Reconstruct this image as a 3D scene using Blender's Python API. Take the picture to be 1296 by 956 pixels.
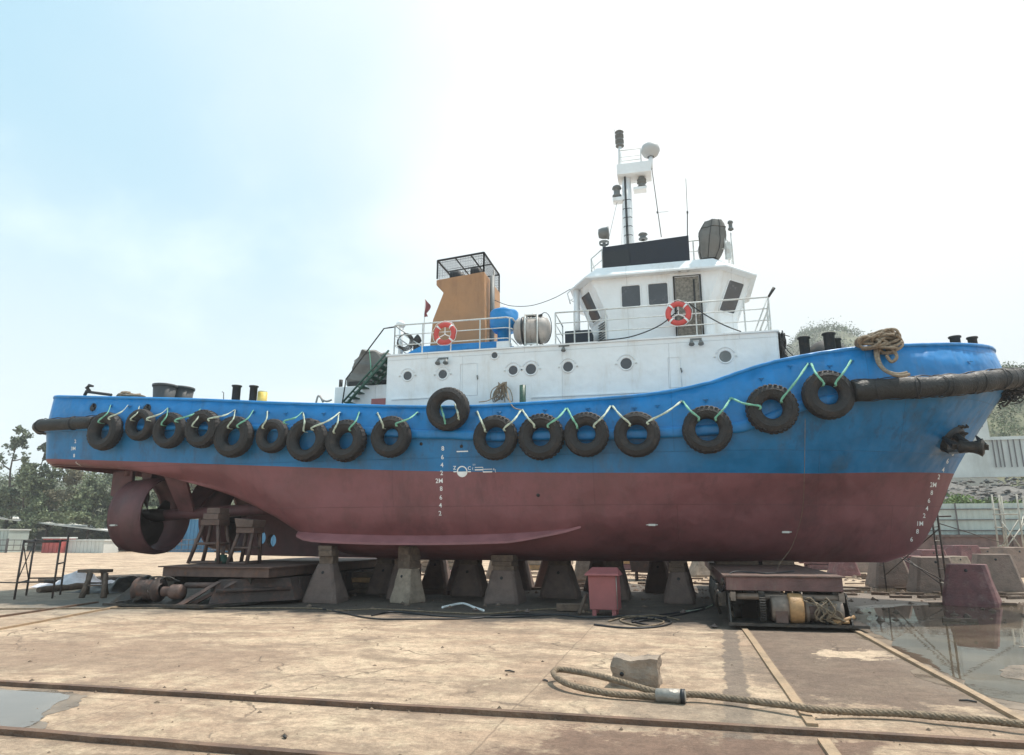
import bpy, bmesh, math, random
from mathutils import Vector, Matrix, Quaternion
from mathutils.bvhtree import BVHTree
R = math.radians
rnd = random.Random(7)
for o in list(bpy.data.objects): bpy.data.objects.remove(o)
scene = bpy.context.scene
COL = scene.collection

# ------------------------------------------------------------------ camera
YAW, PIT, H, FPX, CX, CY = R(13.4), R(13.05), 1.75, 863.0, 648.0, 478.0
cam_d = bpy.data.cameras.new('camera'); cam = bpy.data.objects.new('camera', cam_d); COL.objects.link(cam)
cam.location = (0, 0, H); cam.rotation_euler = (R(90) + PIT, 0, YAW)
cam_d.sensor_width = 36; cam_d.lens = 36 * FPX / 1296; cam_d.clip_end = 5000; cam_d.clip_start = .1
scene.camera = cam

# ------------------------------------------------------------------ light
SUN = Vector((.30, .30, 1)).normalized()
EXPOSURE = .75
world = bpy.data.worlds.new('World'); scene.world = world; world.use_nodes = True
nt = world.node_tree; nt.nodes.clear()
def N(t, kind, **kw):
    n = t.nodes.new(kind)
    for k, v in kw.items():
        if k.startswith('i_'):
            key = k[2:]; key = int(key) if key.isdigit() else key
            n.inputs[key].default_value = v
        else: setattr(n, k, v)
    return n
sky = N(nt, 'ShaderNodeTexSky', sky_type='NISHITA', sun_disc=False, sun_elevation=math.asin(SUN.z),
        sun_rotation=math.atan2(SUN.x, SUN.y), air_density=1.2, dust_density=2.5, ozone_density=1.0)
tc = N(nt, 'ShaderNodeTexCoord')
def vmath(t, op, a, b=None):
    n = N(t, 'ShaderNodeVectorMath', operation=op); t.links.new(a, n.inputs[0])
    if b is not None:
        if isinstance(b, (tuple, Vector)): n.inputs[1].default_value = b
        else: t.links.new(b, n.inputs[1])
    return n
def fm(t, op, a, b=None, c=None, clamp=False):
    n = N(t, 'ShaderNodeMath', operation=op); n.use_clamp = clamp
    for i, v in enumerate((a, b, c)):
        if v is None: continue
        if isinstance(v, (int, float)): n.inputs[i].default_value = v
        else: t.links.new(v, n.inputs[i])
    return n.outputs[0]
def ss(t, v, a, b, lo=0., hi=1.):
    n = N(t, 'ShaderNodeMapRange', interpolation_type='SMOOTHSTEP'); t.links.new(v, n.inputs[0])
    for i, x in zip((1, 2, 3, 4), (a, b, lo, hi)): n.inputs[i].default_value = x
    return n.outputs[0]
def mixc(t, f, a, b):
    n = N(t, 'ShaderNodeMix', data_type='RGBA')
    for sock, v in ((n.inputs[0], f), (n.inputs[6], a), (n.inputs[7], b)):
        if hasattr(v, 'links'): t.links.new(v, sock)
        elif isinstance(v, (int, float)): sock.default_value = v
        else: sock.default_value = (*v, 1) if len(v) == 3 else v
    return n.outputs[2]
nrm = vmath(nt, 'NORMALIZE', tc.outputs['Generated']).outputs[0]
sep = N(nt, 'ShaderNodeSeparateXYZ'); nt.links.new(nrm, sep.inputs[0])
zz = fm(nt, 'ADD', fm(nt, 'MAXIMUM', sep.outputs[2], 0.), .22)
dv = N(nt, 'ShaderNodeVectorMath', operation='SCALE'); nt.links.new(nrm, dv.inputs[0]); nt.links.new(fm(nt, 'DIVIDE', 1., zz), dv.inputs['Scale'])
nz = N(nt, 'ShaderNodeTexNoise', i_Scale=1.1, i_Detail=6., i_Roughness=.52, i_Distortion=.3); nt.links.new(dv.outputs[0], nz.inputs['Vector'])
cloud = ss(nt, nz.outputs['Fac'], .46, .66)
glow = vmath(nt, 'DOT_PRODUCT', nrm, Vector((.30, .60, .62)).normalized()).outputs['Value']   # bright veil of cloud below the sun
nz2 = N(nt, 'ShaderNodeTexNoise', i_Scale=2.2, i_Detail=4.); nt.links.new(nrm, nz2.inputs['Vector'])
glow = fm(nt, 'ADD', glow, fm(nt, 'MULTIPLY', fm(nt, 'SUBTRACT', nz2.outputs['Fac'], .5), .34))
veil = ss(nt, glow, .48, 1.0)
low = ss(nt, sep.outputs[2], .02, .55, .95, 0.)
blue = mixc(nt, .93, sky.outputs[0], (3.1, 4.9, 5.9))            # milky light blue of thin high haze
c1 = mixc(nt, low, blue, (6.0, 6.7, 6.8))
c2 = mixc(nt, fm(nt, 'MULTIPLY', cloud, .6), c1, (6.2, 7.2, 7.4))
c3 = mixc(nt, veil, c2, mixc(nt, ss(nt, sep.outputs[2], .10, .48), (5.2, 5.6, 5.6), (6.7, 6.85, 6.8)))
bg = N(nt, 'ShaderNodeBackground', i_Strength=.1); nt.links.new(c3, bg.inputs[0])
wo = N(nt, 'ShaderNodeOutputWorld'); nt.links.new(bg.outputs[0], wo.inputs[0])
sd = bpy.data.lights.new('sun', 'SUN'); so = bpy.data.objects.new('sun', sd); COL.objects.link(so)
sd.energy = 3.2; sd.angle = R(1.2); sd.color = (1, .93, .83); so.rotation_euler = SUN.to_track_quat('Z', 'Y').to_euler()
vs = scene.view_settings; vs.view_transform = 'Standard'; vs.look = 'None'; vs.gamma = 1; vs.use_curve_mapping = False; vs.exposure = EXPOSURE

# ------------------------------------------------------------------ survey helpers (photo point -> real place)
def ray(px, py):
    a = (px - CX) / FPX; b = (CY - py) / FPX
    fy = math.cos(PIT) - b * math.sin(PIT); fz = math.sin(PIT) + b * math.cos(PIT)
    return Vector((-math.sin(YAW) * fy + math.cos(YAW) * a, math.cos(YAW) * fy + math.sin(YAW) * a, fz))
def P(px, py, Y):
    r = ray(px, py); t = Y / r.y; return Vector((r.x * t, Y, H + r.z * t))
def G(px, py, z=0.):
    r = ray(px, py); t = (z - H) / r.z; return Vector((r.x * t, r.y * t, z))

# ------------------------------------------------------------------ materials
def mat(name, col, rough=.6, metal=0., var=.18, scale=2.5, bump=.12, bscale=30., dirt=None, dscale=1.6, damt=.4, streak=False, spec=.5, big=0., bigs=1.2, coat=0., plates=None, scuff=None):
    m = bpy.data.materials.new(name); m.use_nodes = True; t = m.node_tree; bs = t.nodes['Principled BSDF']
    geo = N(t, 'ShaderNodeNewGeometry'); pos = geo.outputs['Position']
    n1 = N(t, 'ShaderNodeTexNoise', i_Scale=scale, i_Detail=7., i_Roughness=.62); t.links.new(pos, n1.inputs['Vector'])
    f = ss(t, n1.outputs['Fac'], .3, .7)
    lo = tuple(c * (1 - var) for c in col); hi = tuple(min(1, c * (1 + var)) for c in col)
    c = mixc(t, f, lo, hi)
    if dirt:
        mp = N(t, 'ShaderNodeMapping'); t.links.new(pos, mp.inputs[0])
        mp.inputs['Scale'].default_value = (1, 1, .18) if streak else (1, 1, 1)
        n2 = N(t, 'ShaderNodeTexNoise', i_Scale=dscale, i_Detail=9., i_Roughness=.7); t.links.new(mp.outputs[0], n2.inputs['Vector'])
        g = ss(t, n2.outputs['Fac'], .5, .72, 0., damt)
        c = mixc(t, g, c, dirt)
    ph_ = None
    if plates:
        sp_ = N(t, 'ShaderNodeSeparateXYZ'); t.links.new(pos, sp_.inputs[0]); cb_ = N(t, 'ShaderNodeCombineXYZ'); t.links.new(sp_.outputs[0], cb_.inputs[0]); t.links.new(sp_.outputs[2], cb_.inputs[1])
        br = N(t, 'ShaderNodeTexBrick', offset=.37, i_Scale=1.); br.inputs['Brick Width'].default_value = plates[0]; br.inputs['Row Height'].default_value = plates[1]; br.inputs['Mortar Size'].default_value = .008; br.inputs['Mortar Smooth'].default_value = .5
        br.inputs['Color1'].default_value = (.42,.42,.42,1); br.inputs['Color2'].default_value = (.58,.58,.58,1); t.links.new(cb_.outputs[0], br.inputs['Vector'])
        c = mixc(t, fm(t, 'MULTIPLY', br.outputs['Fac'], .45), c, tuple(q*.45 for q in col))
        wv_ = fm(t, 'SINE', fm(t, 'MULTIPLY', sp_.outputs[0], 2*math.pi/.56))
        nw = N(t, 'ShaderNodeTexNoise', i_Scale=1.7, i_Detail=3.); t.links.new(pos, nw.inputs['Vector'])
        ph_ = fm(t, 'ADD', fm(t, 'MULTIPLY', fm(t, 'MULTIPLY', wv_, ss(t, nw.outputs['Fac'], .4, .65)), .30), fm(t, 'MULTIPLY', br.outputs['Fac'], .35))
    if scuff:
        sp2 = N(t, 'ShaderNodeSeparateXYZ'); t.links.new(pos, sp2.inputs[0]); mp2 = N(t, 'ShaderNodeMapping'); mp2.inputs['Scale'].default_value = (1, 1, .45); t.links.new(pos, mp2.inputs[0])
        ns = N(t, 'ShaderNodeTexNoise', i_Scale=1.9, i_Detail=11., i_Roughness=.78); t.links.new(mp2.outputs[0], ns.inputs['Vector'])
        k_ = fm(t, 'MULTIPLY', ss(t, ns.outputs['Fac'], .50, .62), fm(t, 'MULTIPLY', ss(t, sp2.outputs[2], scuff[0]-.4, scuff[0]+.3), ss(t, sp2.outputs[2], scuff[1]-.3, scuff[1]+.3, 1., 0.)))
        c = mixc(t, fm(t, 'MULTIPLY', k_, scuff[2]), c, scuff[3])
    t.links.new(c, bs.inputs['Base Color'])
    bs.inputs['Metallic'].default_value = metal; bs.inputs['Specular IOR Level'].default_value = spec
    bs.inputs['Coat Weight'].default_value = coat
    t.links.new(ss(t, n1.outputs['Fac'], .3, .7, max(.04, rough - .12), min(1, rough + .12)), bs.inputs['Roughness'])
    last = None
    if big:
        n4 = N(t, 'ShaderNodeTexNoise', i_Scale=bigs, i_Detail=2.); t.links.new(pos, n4.inputs['Vector'])
        b0 = N(t, 'ShaderNodeBump', i_Strength=1., i_Distance=big); t.links.new(n4.outputs['Fac'], b0.inputs['Height']); last = b0.outputs[0]
    if bump:
        n3 = N(t, 'ShaderNodeTexNoise', i_Scale=bscale, i_Detail=5.); t.links.new(pos, n3.inputs['Vector'])
        b = N(t, 'ShaderNodeBump', i_Strength=min(1, bump * 3), i_Distance=.02); t.links.new(n3.outputs['Fac'], b.inputs['Height'])
        if last: t.links.new(last, b.inputs['Normal'])
        last = b.outputs[0]
    if ph_ is not None:
        b = N(t, 'ShaderNodeBump', i_Strength=.8, i_Distance=.02); t.links.new(ph_, b.inputs['Height'])
        if last: t.links.new(last, b.inputs['Normal'])
        last = b.outputs[0]
    if last: t.links.new(last, bs.inputs['Normal'])
    return m
M = {}
M['blue'] = mat('blue_paint', (.006, .195, .50), .40, var=.12, scale=1.2, bump=.03, dirt=(.03, .10, .20), dscale=1.6, damt=.5, streak=True, big=.11, bigs=1.7, plates=(4.6, 3.1), scuff=(4.3, 5.0, .32, (.025,.05,.08)))
M['blue_low'] = mat('blue_hull_paint', (.008, .165, .39), .42, var=.16, scale=.9, bump=.04, dirt=(.05, .10, .15), dscale=1.3, damt=.6, streak=True, big=.11, bigs=1.2, plates=(5.4, 1.25), scuff=(3.7, 5.0, .36, (.03,.045,.06)))
M['red'] = mat('antifouling_red', (.22, .086, .094), .6, var=.16, scale=.8, bump=.06, dirt=(.11, .05, .055), dscale=1.2, damt=.6, streak=True, big=.11, bigs=1.0, plates=(5.4, 1.25), scuff=(.5, 3.6, .22, (.10,.06,.055)))
M['red_light'] = mat('antifouling_pink', (.27, .115, .125), .6, var=.15, bump=.05)
M['white'] = mat('white_paint', (.79, .82, .84), .42, var=.04, scale=1.5, bump=.02, dirt=(.5, .44, .36), dscale=1.7, damt=.4, streak=True, big=.05, bigs=2., plates=(2.9, 3.4))
M['white2'] = mat('white_pipe_paint', (.60, .63, .62), .5, var=.1, scale=9, bump=.05, dirt=(.35, .22, .14), dscale=7, damt=.5)
M['mark'] = mat('mark_white', (.85, .87, .87), .6, var=.08, bump=.0)
M['orange'] = mat('ochre_paint', (.40, .21, .10), .5, var=.08, scale=1.5, bump=.03, dirt=(.22, .11, .06), dscale=2.4, damt=.55, streak=True, big=.06, bigs=1.8)
M['black'] = mat('black_paint', (.018, .02, .024), .5, var=.2, bump=.05)
M['navy'] = mat('dark_canvas', (.022, .028, .04), .75, var=.25, scale=3, bump=.1)
M['rubber'] = mat('tyre_rubber', (.022, .020, .020), .7, var=.45, scale=5, bump=.35, bscale=40, dirt=(.085, .058, .045), dscale=3.2, damt=.5)
M['fend'] = mat('fender_rubber', (.015, .015, .015), .6, var=.4, scale=5, bump=.6, bscale=22, dirt=(.07, .067, .065), dscale=4, damt=.3)
M['glass'] = mat('dark_glass', (.075, .08, .09), .18, var=.1, bump=0, spec=.45)
M['hole'] = mat('dark_interior', (.008, .008, .01), .35, var=.1, bump=0)
M['pipe_dark'] = mat('dark_pipe', (.035, .035, .035), .6, var=.3, bump=.15, dirt=(.12, .08, .05), dscale=6, damt=.5)
M['steel'] = mat('weathered_steel', (.13, .085, .072), .65, metal=.2, var=.3, scale=4, bump=.2, dirt=(.20, .09, .05), dscale=5, damt=.7)
M['rust'] = mat('rusty_steel', (.066, .045, .040), .75, var=.35, scale=4, bump=.3, dirt=(.17, .075, .045), dscale=4, damt=.7)
M['machine'] = mat('greasy_machine', (.045, .04, .036), .5, metal=.3, var=.4, scale=6, bump=.3, dirt=(.15, .10, .06), dscale=5, damt=.6)
M['carr'] = mat('carriage_paint', (.15, .080, .075), .65, var=.3, scale=3, bump=.2, dirt=(.28, .24, .2), dscale=3, damt=.5, streak=True)
M['tan'] = mat('tan_drum', (.38, .22, .10), .5, var=.25, scale=5, bump=.15, dirt=(.2, .10, .06), dscale=6, damt=.6)
M['greydrum'] = mat('grey_drum', (.20, .155, .125), .5, var=.25, scale=5, bump=.15, dirt=(.15, .09, .06), dscale=6, damt=.6)
M['conc'] = mat('block_concrete_shaded', (.15, .108, .093), .85, var=.25, scale=3, bump=.5, bscale=22, dirt=(.15, .10, .09), dscale=2.5, damt=.6)  # concrete darkened in its colour for blocks in the hull's shade
M['concb'] = mat('block_concrete_sandy_lit', (.26, .19, .155), .86, var=.28, scale=3, bump=.6, bscale=22, dirt=(.15, .095, .085), dscale=3, damt=.6)  # lighter copy of the block concrete, sunlight on the spare blocks in the colour
M['redgear'] = mat('antifouling_dark', (.125, .056, .060), .6, var=.25, scale=2, bump=.08, dirt=(.06,.035,.035), dscale=2, damt=.6, streak=True)
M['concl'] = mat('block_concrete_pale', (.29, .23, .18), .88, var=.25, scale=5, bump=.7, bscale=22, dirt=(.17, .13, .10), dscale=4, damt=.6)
M['concr'] = mat('block_red_painted', (.175, .078, .078), .75, var=.25, scale=3, bump=.4, bscale=22, dirt=(.33, .24, .22), dscale=3.5, damt=.5)
M['wood'] = mat('weathered_wood', (.15, .105, .078), .85, var=.35, scale=6, bump=.4, bscale=50, dirt=(.08, .06, .05), damt=.5)
M['cab'] = mat('cabinet_red', (.33, .105, .105), .55, var=.12, scale=2, bump=.08, dirt=(.2, .07, .07), damt=.4)
M['green'] = mat('ladder_green', (.03, .085, .06), .5, var=.25, scale=6, bump=.1)
M['mesh_grey'] = mat('tarpaulin', (.17, .165, .155), .8, var=.25, scale=2.5, bump=.3, bscale=9, dirt=(.1, .1, .1), dscale=2.5, damt=.5)
M['rope'] = mat('fibre_rope', (.30, .235, .17), .9, var=.3, scale=20, bump=.5, bscale=60)
M['wire'] = mat('wire_rope', (.23, .175, .12), .65, metal=.25, var=.35, scale=14, bump=.4, bscale=70)
M['ferr'] = mat('ferrule', (.30, .28, .25), .5, metal=.4, var=.25, bump=.2)
M['strap'] = mat('webbing_strap', (.45, .52, .42), .75, var=.3, scale=12, bump=.2, dirt=(.75, .74, .6), dscale=9, damt=.8)
M['strapg'] = mat('green_webbing', (.16, .42, .30), .75, var=.2, scale=12, bump=.2, dirt=(.5, .6, .45), dscale=9, damt=.5)
M['buoy'] = mat('lifebuoy_red', (.62, .085, .075), .55, var=.1, bump=.03)
M['raft'] = mat('raft_grey', (.42, .39, .37), .6, var=.12, scale=3, bump=.1, dirt=(.2, .17, .15), dscale=3, damt=.6, streak=True)
M['lamp'] = mat('lamp_grey', (.16, .17, .17), .5, var=.2, bump=.05)
M['yellow'] = mat('yellow_drum', (.65, .48, .10), .55, var=.2, bump=.05, dirt=(.6, .6, .55), damt=.6)
M['bin'] = mat('bin_plastic', (.06, .065, .07), .6, var=.2, bump=.05)
M['flag'] = mat('faded_flag', (.35, .13, .14), .85, var=.3, bump=.1)
M['door'] = mat('bare_door', (.23, .21, .18), .75, var=.4, scale=14, bump=.5, bscale=60, dirt=(.08, .07, .06), dscale=9, damt=.7)
M['bronze'] = mat('propeller_dark', (.05, .035, .03), .45, metal=.5, var=.3, bump=.1)
M['rail'] = mat('rail_steel', (.33, .235, .15), .65, var=.3, scale=3, bump=.25, dirt=(.16, .085, .05), dscale=3, damt=.6)
M['railb'] = mat('rail_brown', (.13, .078, .052), .7, var=.35, scale=3, bump=.4, dirt=(.30, .21, .14), dscale=1.6, damt=.7)
M['scaf'] = mat('scaffold_pipe', (.07, .055, .05), .6, var=.4, scale=8, bump=.2, dirt=(.2, .10, .06), dscale=8, damt=.6)
M['scafl'] = mat('scaffold_pale', (.35, .33, .28), .6, var=.3, bump=.1)
M['bluewall'] = mat('blue_sheet', (.05, .20, .36), .6, var=.12, scale=.6, bump=.0)
M['redsheet'] = mat('red_sheet', (.42, .09, .08), .7, var=.2, bump=0)
M['whiteb'] = mat('white_render', (.62, .63, .60), .8, var=.12, scale=.4, bump=.0, dirt=(.35, .34, .3), dscale=.4, damt=.5, streak=True)
M['sheetg'] = mat('pale_green_sheet', (.42, .48, .45), .6, var=.1, scale=.5, bump=0, dirt=(.3, .3, .26), dscale=.6, damt=.5, streak=True)
M['rwall'] = mat('stone_wall', (.19, .125, .11), .9, var=.35, scale=1.5, bump=.6, bscale=4, dirt=(.10, .075, .065), dscale=1.5, damt=.7)
M['fencem'] = mat('fence_metal', (.12, .11, .11), .7, var=.2, bump=0)
M['bark'] = mat('bark', (.09, .07, .05), .9, var=.3, bump=.3)
M['stone'] = mat('loose_stone', (.16, .115, .08), .9, var=.4, scale=9, bump=.3)
M['rubble'] = mat('rubble', (.15, .14, .13), .95, var=.4, scale=2, bump=.6, bscale=5)
M['tarpw'] = mat('white_plastic', (.62, .60, .64), .5, var=.15, scale=4, bump=.3, bscale=8, dirt=(.3, .27, .25), dscale=3, damt=.6)

def leafmat(name, col, var=.45):
    m = bpy.data.materials.new(name); m.use_nodes = True; t = m.node_tree; bs = t.nodes['Principled BSDF']
    geo = N(t, 'ShaderNodeNewGeometry')
    n1 = N(t, 'ShaderNodeTexNoise', i_Scale=.35, i_Detail=4.); t.links.new(geo.outputs['Position'], n1.inputs['Vector'])
    r = fm(t, 'MULTIPLY', fm(t, 'SUBTRACT', geo.outputs['Random Per Island'], .5), .7)
    f = fm(t, 'ADD', ss(t, n1.outputs['Fac'], .3, .7), r, clamp=True)
    t.links.new(mixc(t, f, tuple(c * (1 - var) for c in col), tuple(c * (1 + var) for c in col)), bs.inputs['Base Color'])
    bs.inputs['Roughness'].default_value = .7; bs.inputs['Specular IOR Level'].default_value = .2
    return m
M['leaf'] = leafmat('leaf_olive', (.14, .165, .095))
M['leafd'] = leafmat('leaf_dark', (.115, .14, .09))
M['leafy'] = leafmat('leaf_bright', (.15, .20, .07))
M['leafdry'] = leafmat('leaf_dry', (.22, .20, .13))

# ------------------------------------------------------------------ mesh builder
ORG = {}
def tag(o, label=None, cat=None, group=None, kind=None):
    if label: o['label'] = label
    if cat: o['category'] = cat
    if group: o['group'] = group
    if kind: o['kind'] = kind
    return o
def thing(name, loc, label, cat, group=None):
    o = bpy.data.objects.new(name, None); COL.objects.link(o); o.location = loc; o.empty_display_size = .2
    ORG[o.name] = Vector(loc); tag(o, label, cat, group); return o
class MB:
    def __init__(s): s.v = []; s.f = []; s.mi = []; s.sm = []
    def add(s, vs, fs, mi=0, smooth=False):
        b = len(s.v); s.v += [Vector(v) for v in vs]
        for f in fs: s.f.append([i + b for i in f]); s.mi.append(mi); s.sm.append(smooth)
    def box(s, x0, x1, y0, y1, z0, z1, mi=0):
        s.hexa([(x0,y0,z0),(x1,y0,z0),(x1,y1,z0),(x0,y1,z0),(x0,y0,z1),(x1,y0,z1),(x1,y1,z1),(x0,y1,z1)], mi)
    def hexa(s, p, mi=0):
        s.add(p, [(0,3,2,1),(4,5,6,7),(0,1,5,4),(1,2,6,5),(2,3,7,6),(3,0,4,7)], mi)
    def obox(s, c, size, rz=0., mi=0, rx=0., ry=0.):
        m = Matrix.Translation(c) @ Matrix.Rotation(rz, 4, 'Z') @ Matrix.Rotation(ry, 4, 'Y') @ Matrix.Rotation(rx, 4, 'X')
        a, b, d = size[0] / 2, size[1] / 2, size[2] / 2
        s.hexa([m @ Vector(q) for q in [(-a,-b,-d),(a,-b,-d),(a,b,-d),(-a,b,-d),(-a,-b,d),(a,-b,d),(a,b,d),(-a,b,d)]], mi)
    def tube(s, pts, r, n=8, mi=0, closed=False, caps=True):
        pts = [Vector(p) for p in pts]; L = len(pts)
        rs = r if isinstance(r, (list, tuple)) else [r] * L
        rings = []; prev = None
        for i, p in enumerate(pts):
            if closed: d = pts[(i + 1) % L] - pts[i - 1]
            else: d = pts[min(i + 1, L - 1)] - pts[max(i - 1, 0)]
            if d.length < 1e-9: d = Vector((0, 0, 1))
            d.normalize()
            if prev is None:
                u = d.orthogonal().normalized()
            else:
                u = prev - d * prev.dot(d)
                u = u.normalized() if u.length > 1e-6 else d.orthogonal().normalized()
            prev = u; w = d.cross(u)
            rings.append([p + (u * math.cos(2*math.pi*k/n) + w * math.sin(2*math.pi*k/n)) * rs[i] for k in range(n)])
        vs = [q for rg in rings for q in rg]; fs = []
        for i in range(L if closed else L - 1):
            j = (i + 1) % L
            for k in range(n): fs.append((i*n+k, i*n+(k+1)%n, j*n+(k+1)%n, j*n+k))
        s.add(vs, fs, mi, True)
        if caps and not closed:
            s.add(rings[0], [tuple(range(n))[::-1]], mi); s.add(rings[-1], [tuple(range(n))], mi)
    def lathe(s, prof, c=(0,0,0), axis='Z', n=24, mi=0, a0=0., a1=2*math.pi, rot=None):
        full = abs(a1 - a0 - 2*math.pi) < 1e-6; vs = []
        m = {'Z': Matrix(), 'X': Matrix.Rotation(R(90), 4, 'Y'), 'Y': Matrix.Rotation(R(-90), 4, 'X')}[axis]
        if rot is not None: m = rot.to_4x4() @ m
        m = Matrix.Translation(c) @ m; nn = n if full else n + 1
        for (r, z) in prof:
            for k in range(nn):
                a = a0 + (a1 - a0) * k / n; vs.append(m @ Vector((r*math.cos(a), r*math.sin(a), z)))
        fs = []
        for i in range(len(prof) - 1):
            for k in range(n):
                k2 = (k + 1) % nn; fs.append((i*nn+k, i*nn+k2, (i+1)*nn+k2, (i+1)*nn+k))
        s.add(vs, fs, mi, True)
    def prism(s, poly, axis, a, b, mi=0):
        # poly in the two other axes, ordered x,z for 'Y', x,y for 'Z', y,z for 'X'
        def mk(p, t):
            return {'Y': (p[0], t, p[1]), 'Z': (p[0], p[1], t), 'X': (t, p[0], p[1])}[axis]
        n = len(poly); vs = [mk(p, a) for p in poly] + [mk(p, b) for p in poly]
        s.add(vs, [tuple(range(n)), tuple(range(n, 2*n))[::-1]] + [(i, (i+1) % n, n+(i+1) % n, n+i)[::-1] for i in range(n)], mi)
    def grid(s, rows, mi=0, smooth=True, closeu=False):
        n = len(rows[0]); vs = [p for r in rows for p in r]; fs = []
        for i in range(len(rows) - 1):
            for k in range(n if closeu else n - 1):
                k2 = (k + 1) % n; fs.append((i*n+k, i*n+k2, (i+1)*n+k2, (i+1)*n+k))
        s.add(vs, fs, mi, smooth)
    def build(s, name, mats, parent=None, bevel=0., fix=True, loc=None):
        if not isinstance(mats, (list, tuple)): mats = [mats]
        me = bpy.data.meshes.new(name)
        org = ORG[parent.name] if parent is not None else (Vector(loc) if loc is not None else Vector((0,0,0)))
        me.from_pydata([v - org for v in s.v], [], s.f); me.update()
        for m in mats: me.materials.append(m)
        for p, mi, sm in zip(me.polygons, s.mi, s.sm): p.material_index = mi; p.use_smooth = sm
        if fix:
            bm = bmesh.new(); bm.from_mesh(me); bmesh.ops.remove_doubles(bm, verts=bm.verts, dist=1e-5)
            bmesh.ops.recalc_face_normals(bm, faces=bm.faces); bm.to_mesh(me); bm.free()
        o = bpy.data.objects.new(name, me); COL.objects.link(o)
        if parent is not None: o.parent = parent; ORG[o.name] = org.copy()
        else: o.location = org; ORG[o.name] = org.copy()
        if bevel:
            md = o.modifiers.new('bevel', 'BEVEL'); md.width = bevel; md.segments = 2; md.limit_method = 'ANGLE'; md.angle_limit = R(40)
        return o
def circle(c, r, n, axis='Y', a0=0., a1=2*math.pi):
    out = []
    for k in range(n):
        a = a0 + (a1 - a0) * k / n
        x, z = r*math.cos(a), r*math.sin(a)
        out.append(Vector(c) + {'Y': Vector((x, 0, z)), 'X': Vector((0, x, z)), 'Z': Vector((x, z, 0))}[axis])
    return out
def smooth_path(pts, k=8):
    pts = [Vector(p) for p in pts]; out = []
    for i in range(len(pts) - 1):
        p0 = pts[max(i-1, 0)]; p1 = pts[i]; p2 = pts[i+1]; p3 = pts[min(i+2, len(pts)-1)]
        for j in range(k):
            t = j / k
            out.append(.5 * ((2*p1) + (p2-p0)*t + (2*p0-5*p1+4*p2-p3)*t*t + (3*p1-p0-3*p2+p3)*t**3))
    out.append(pts[-1]); return out
def twisted(mb, pts, r, strands=4, pitch=.3, n=6, step=.03):
    # resample then wind strands round the path
    pts = [Vector(p) for p in pts]; q = [pts[0]]; acc = 0
    for a, b in zip(pts[:-1], pts[1:]):
        L = (b-a).length
        k = max(1, int(L / step))
        for j in range(1, k+1): q.append(a.lerp(b, j/k))
    for sidx in range(strands):
        path = []; prev = None; dist = 0
        for i, p in enumerate(q):
            d = (q[min(i+1, len(q)-1)] - q[max(i-1, 0)]).normalized()
            if prev is None: u = d.orthogonal().normalized()
            else: u = (prev - d*prev.dot(d)).normalized()
            prev = u; w = d.cross(u)
            if i: dist += (q[i]-q[i-1]).length
            a = 2*math.pi*(dist/pitch + sidx/strands)
            path.append(p + (u*math.cos(a) + w*math.sin(a)) * r*.52)
        mb.tube(path, r*.52, n)
def interp(tab, x):
    if x <= tab[0][0]: return tab[0][1]
    for i in range(len(tab)-1):
        x0, y0 = tab[i]; x1, y1 = tab[i+1]
        if x <= x1:
            # monotone-ish cubic
            m = (y1-y0)/(x1-x0)
            ma = (y0-tab[i-1][1])/(x0-tab[i-1][0]) if i > 0 else m
            mb_ = (tab[i+2][1]-y1)/(tab[i+2][0]-x1) if i+2 < len(tab) else m
            def lim(a, b): return 0 if a*b <= 0 else 2*a*b/(a+b)
            d0 = lim(ma, m) if i > 0 else m; d1 = lim(m, mb_) if i+2 < len(tab) else m
            h = x1-x0; t = (x-x0)/h
            return (2*t**3-3*t*t+1)*y0 + (t**3-2*t*t+t)*h*d0 + (-2*t**3+3*t*t)*y1 + (t**3-t*t)*h*d1
    return tab[-1][1]
def text2d(txt, size, bold=.012):
    cu = bpy.data.curves.new('t', 'FONT'); cu.body = txt; cu.size = size; cu.align_x = 'CENTER'; cu.align_y = 'CENTER'; cu.offset = bold*size; cu.resolution_u = 2
    ob = bpy.data.objects.new('t', cu); COL.objects.link(ob)
    dg = bpy.context.evaluated_depsgraph_get(); me = bpy.data.meshes.new_from_object(ob.evaluated_get(dg))
    vs = [v.co.copy() for v in me.vertices]; fs = [tuple(p.vertices) for p in me.polygons]
    bpy.data.objects.remove(ob); bpy.data.curves.remove(cu); bpy.data.meshes.remove(me); return vs, fs
def plate_holes(outer, holes, y, th):
    cu = bpy.data.curves.new('c', 'CURVE'); cu.dimensions = '2D'; cu.fill_mode = 'BOTH'; cu.extrude = th/2
    for loop in [outer] + holes:
        sp = cu.splines.new('POLY'); sp.points.add(len(loop)-1); sp.use_cyclic_u = True
        for p, q in zip(sp.points, loop): p.co = (q[0], q[1], 0, 1)
    ob = bpy.data.objects.new('c', cu); COL.objects.link(ob)
    dg = bpy.context.evaluated_depsgraph_get(); me = bpy.data.meshes.new_from_object(ob.evaluated_get(dg))
    vs = [Vector((v.co.x, y - v.co.z, v.co.y)) for v in me.vertices]; fs = [tuple(p.vertices) for p in me.polygons]
    bpy.data.objects.remove(ob); bpy.data.curves.remove(cu); bpy.data.meshes.remove(me); return vs, fs

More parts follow.
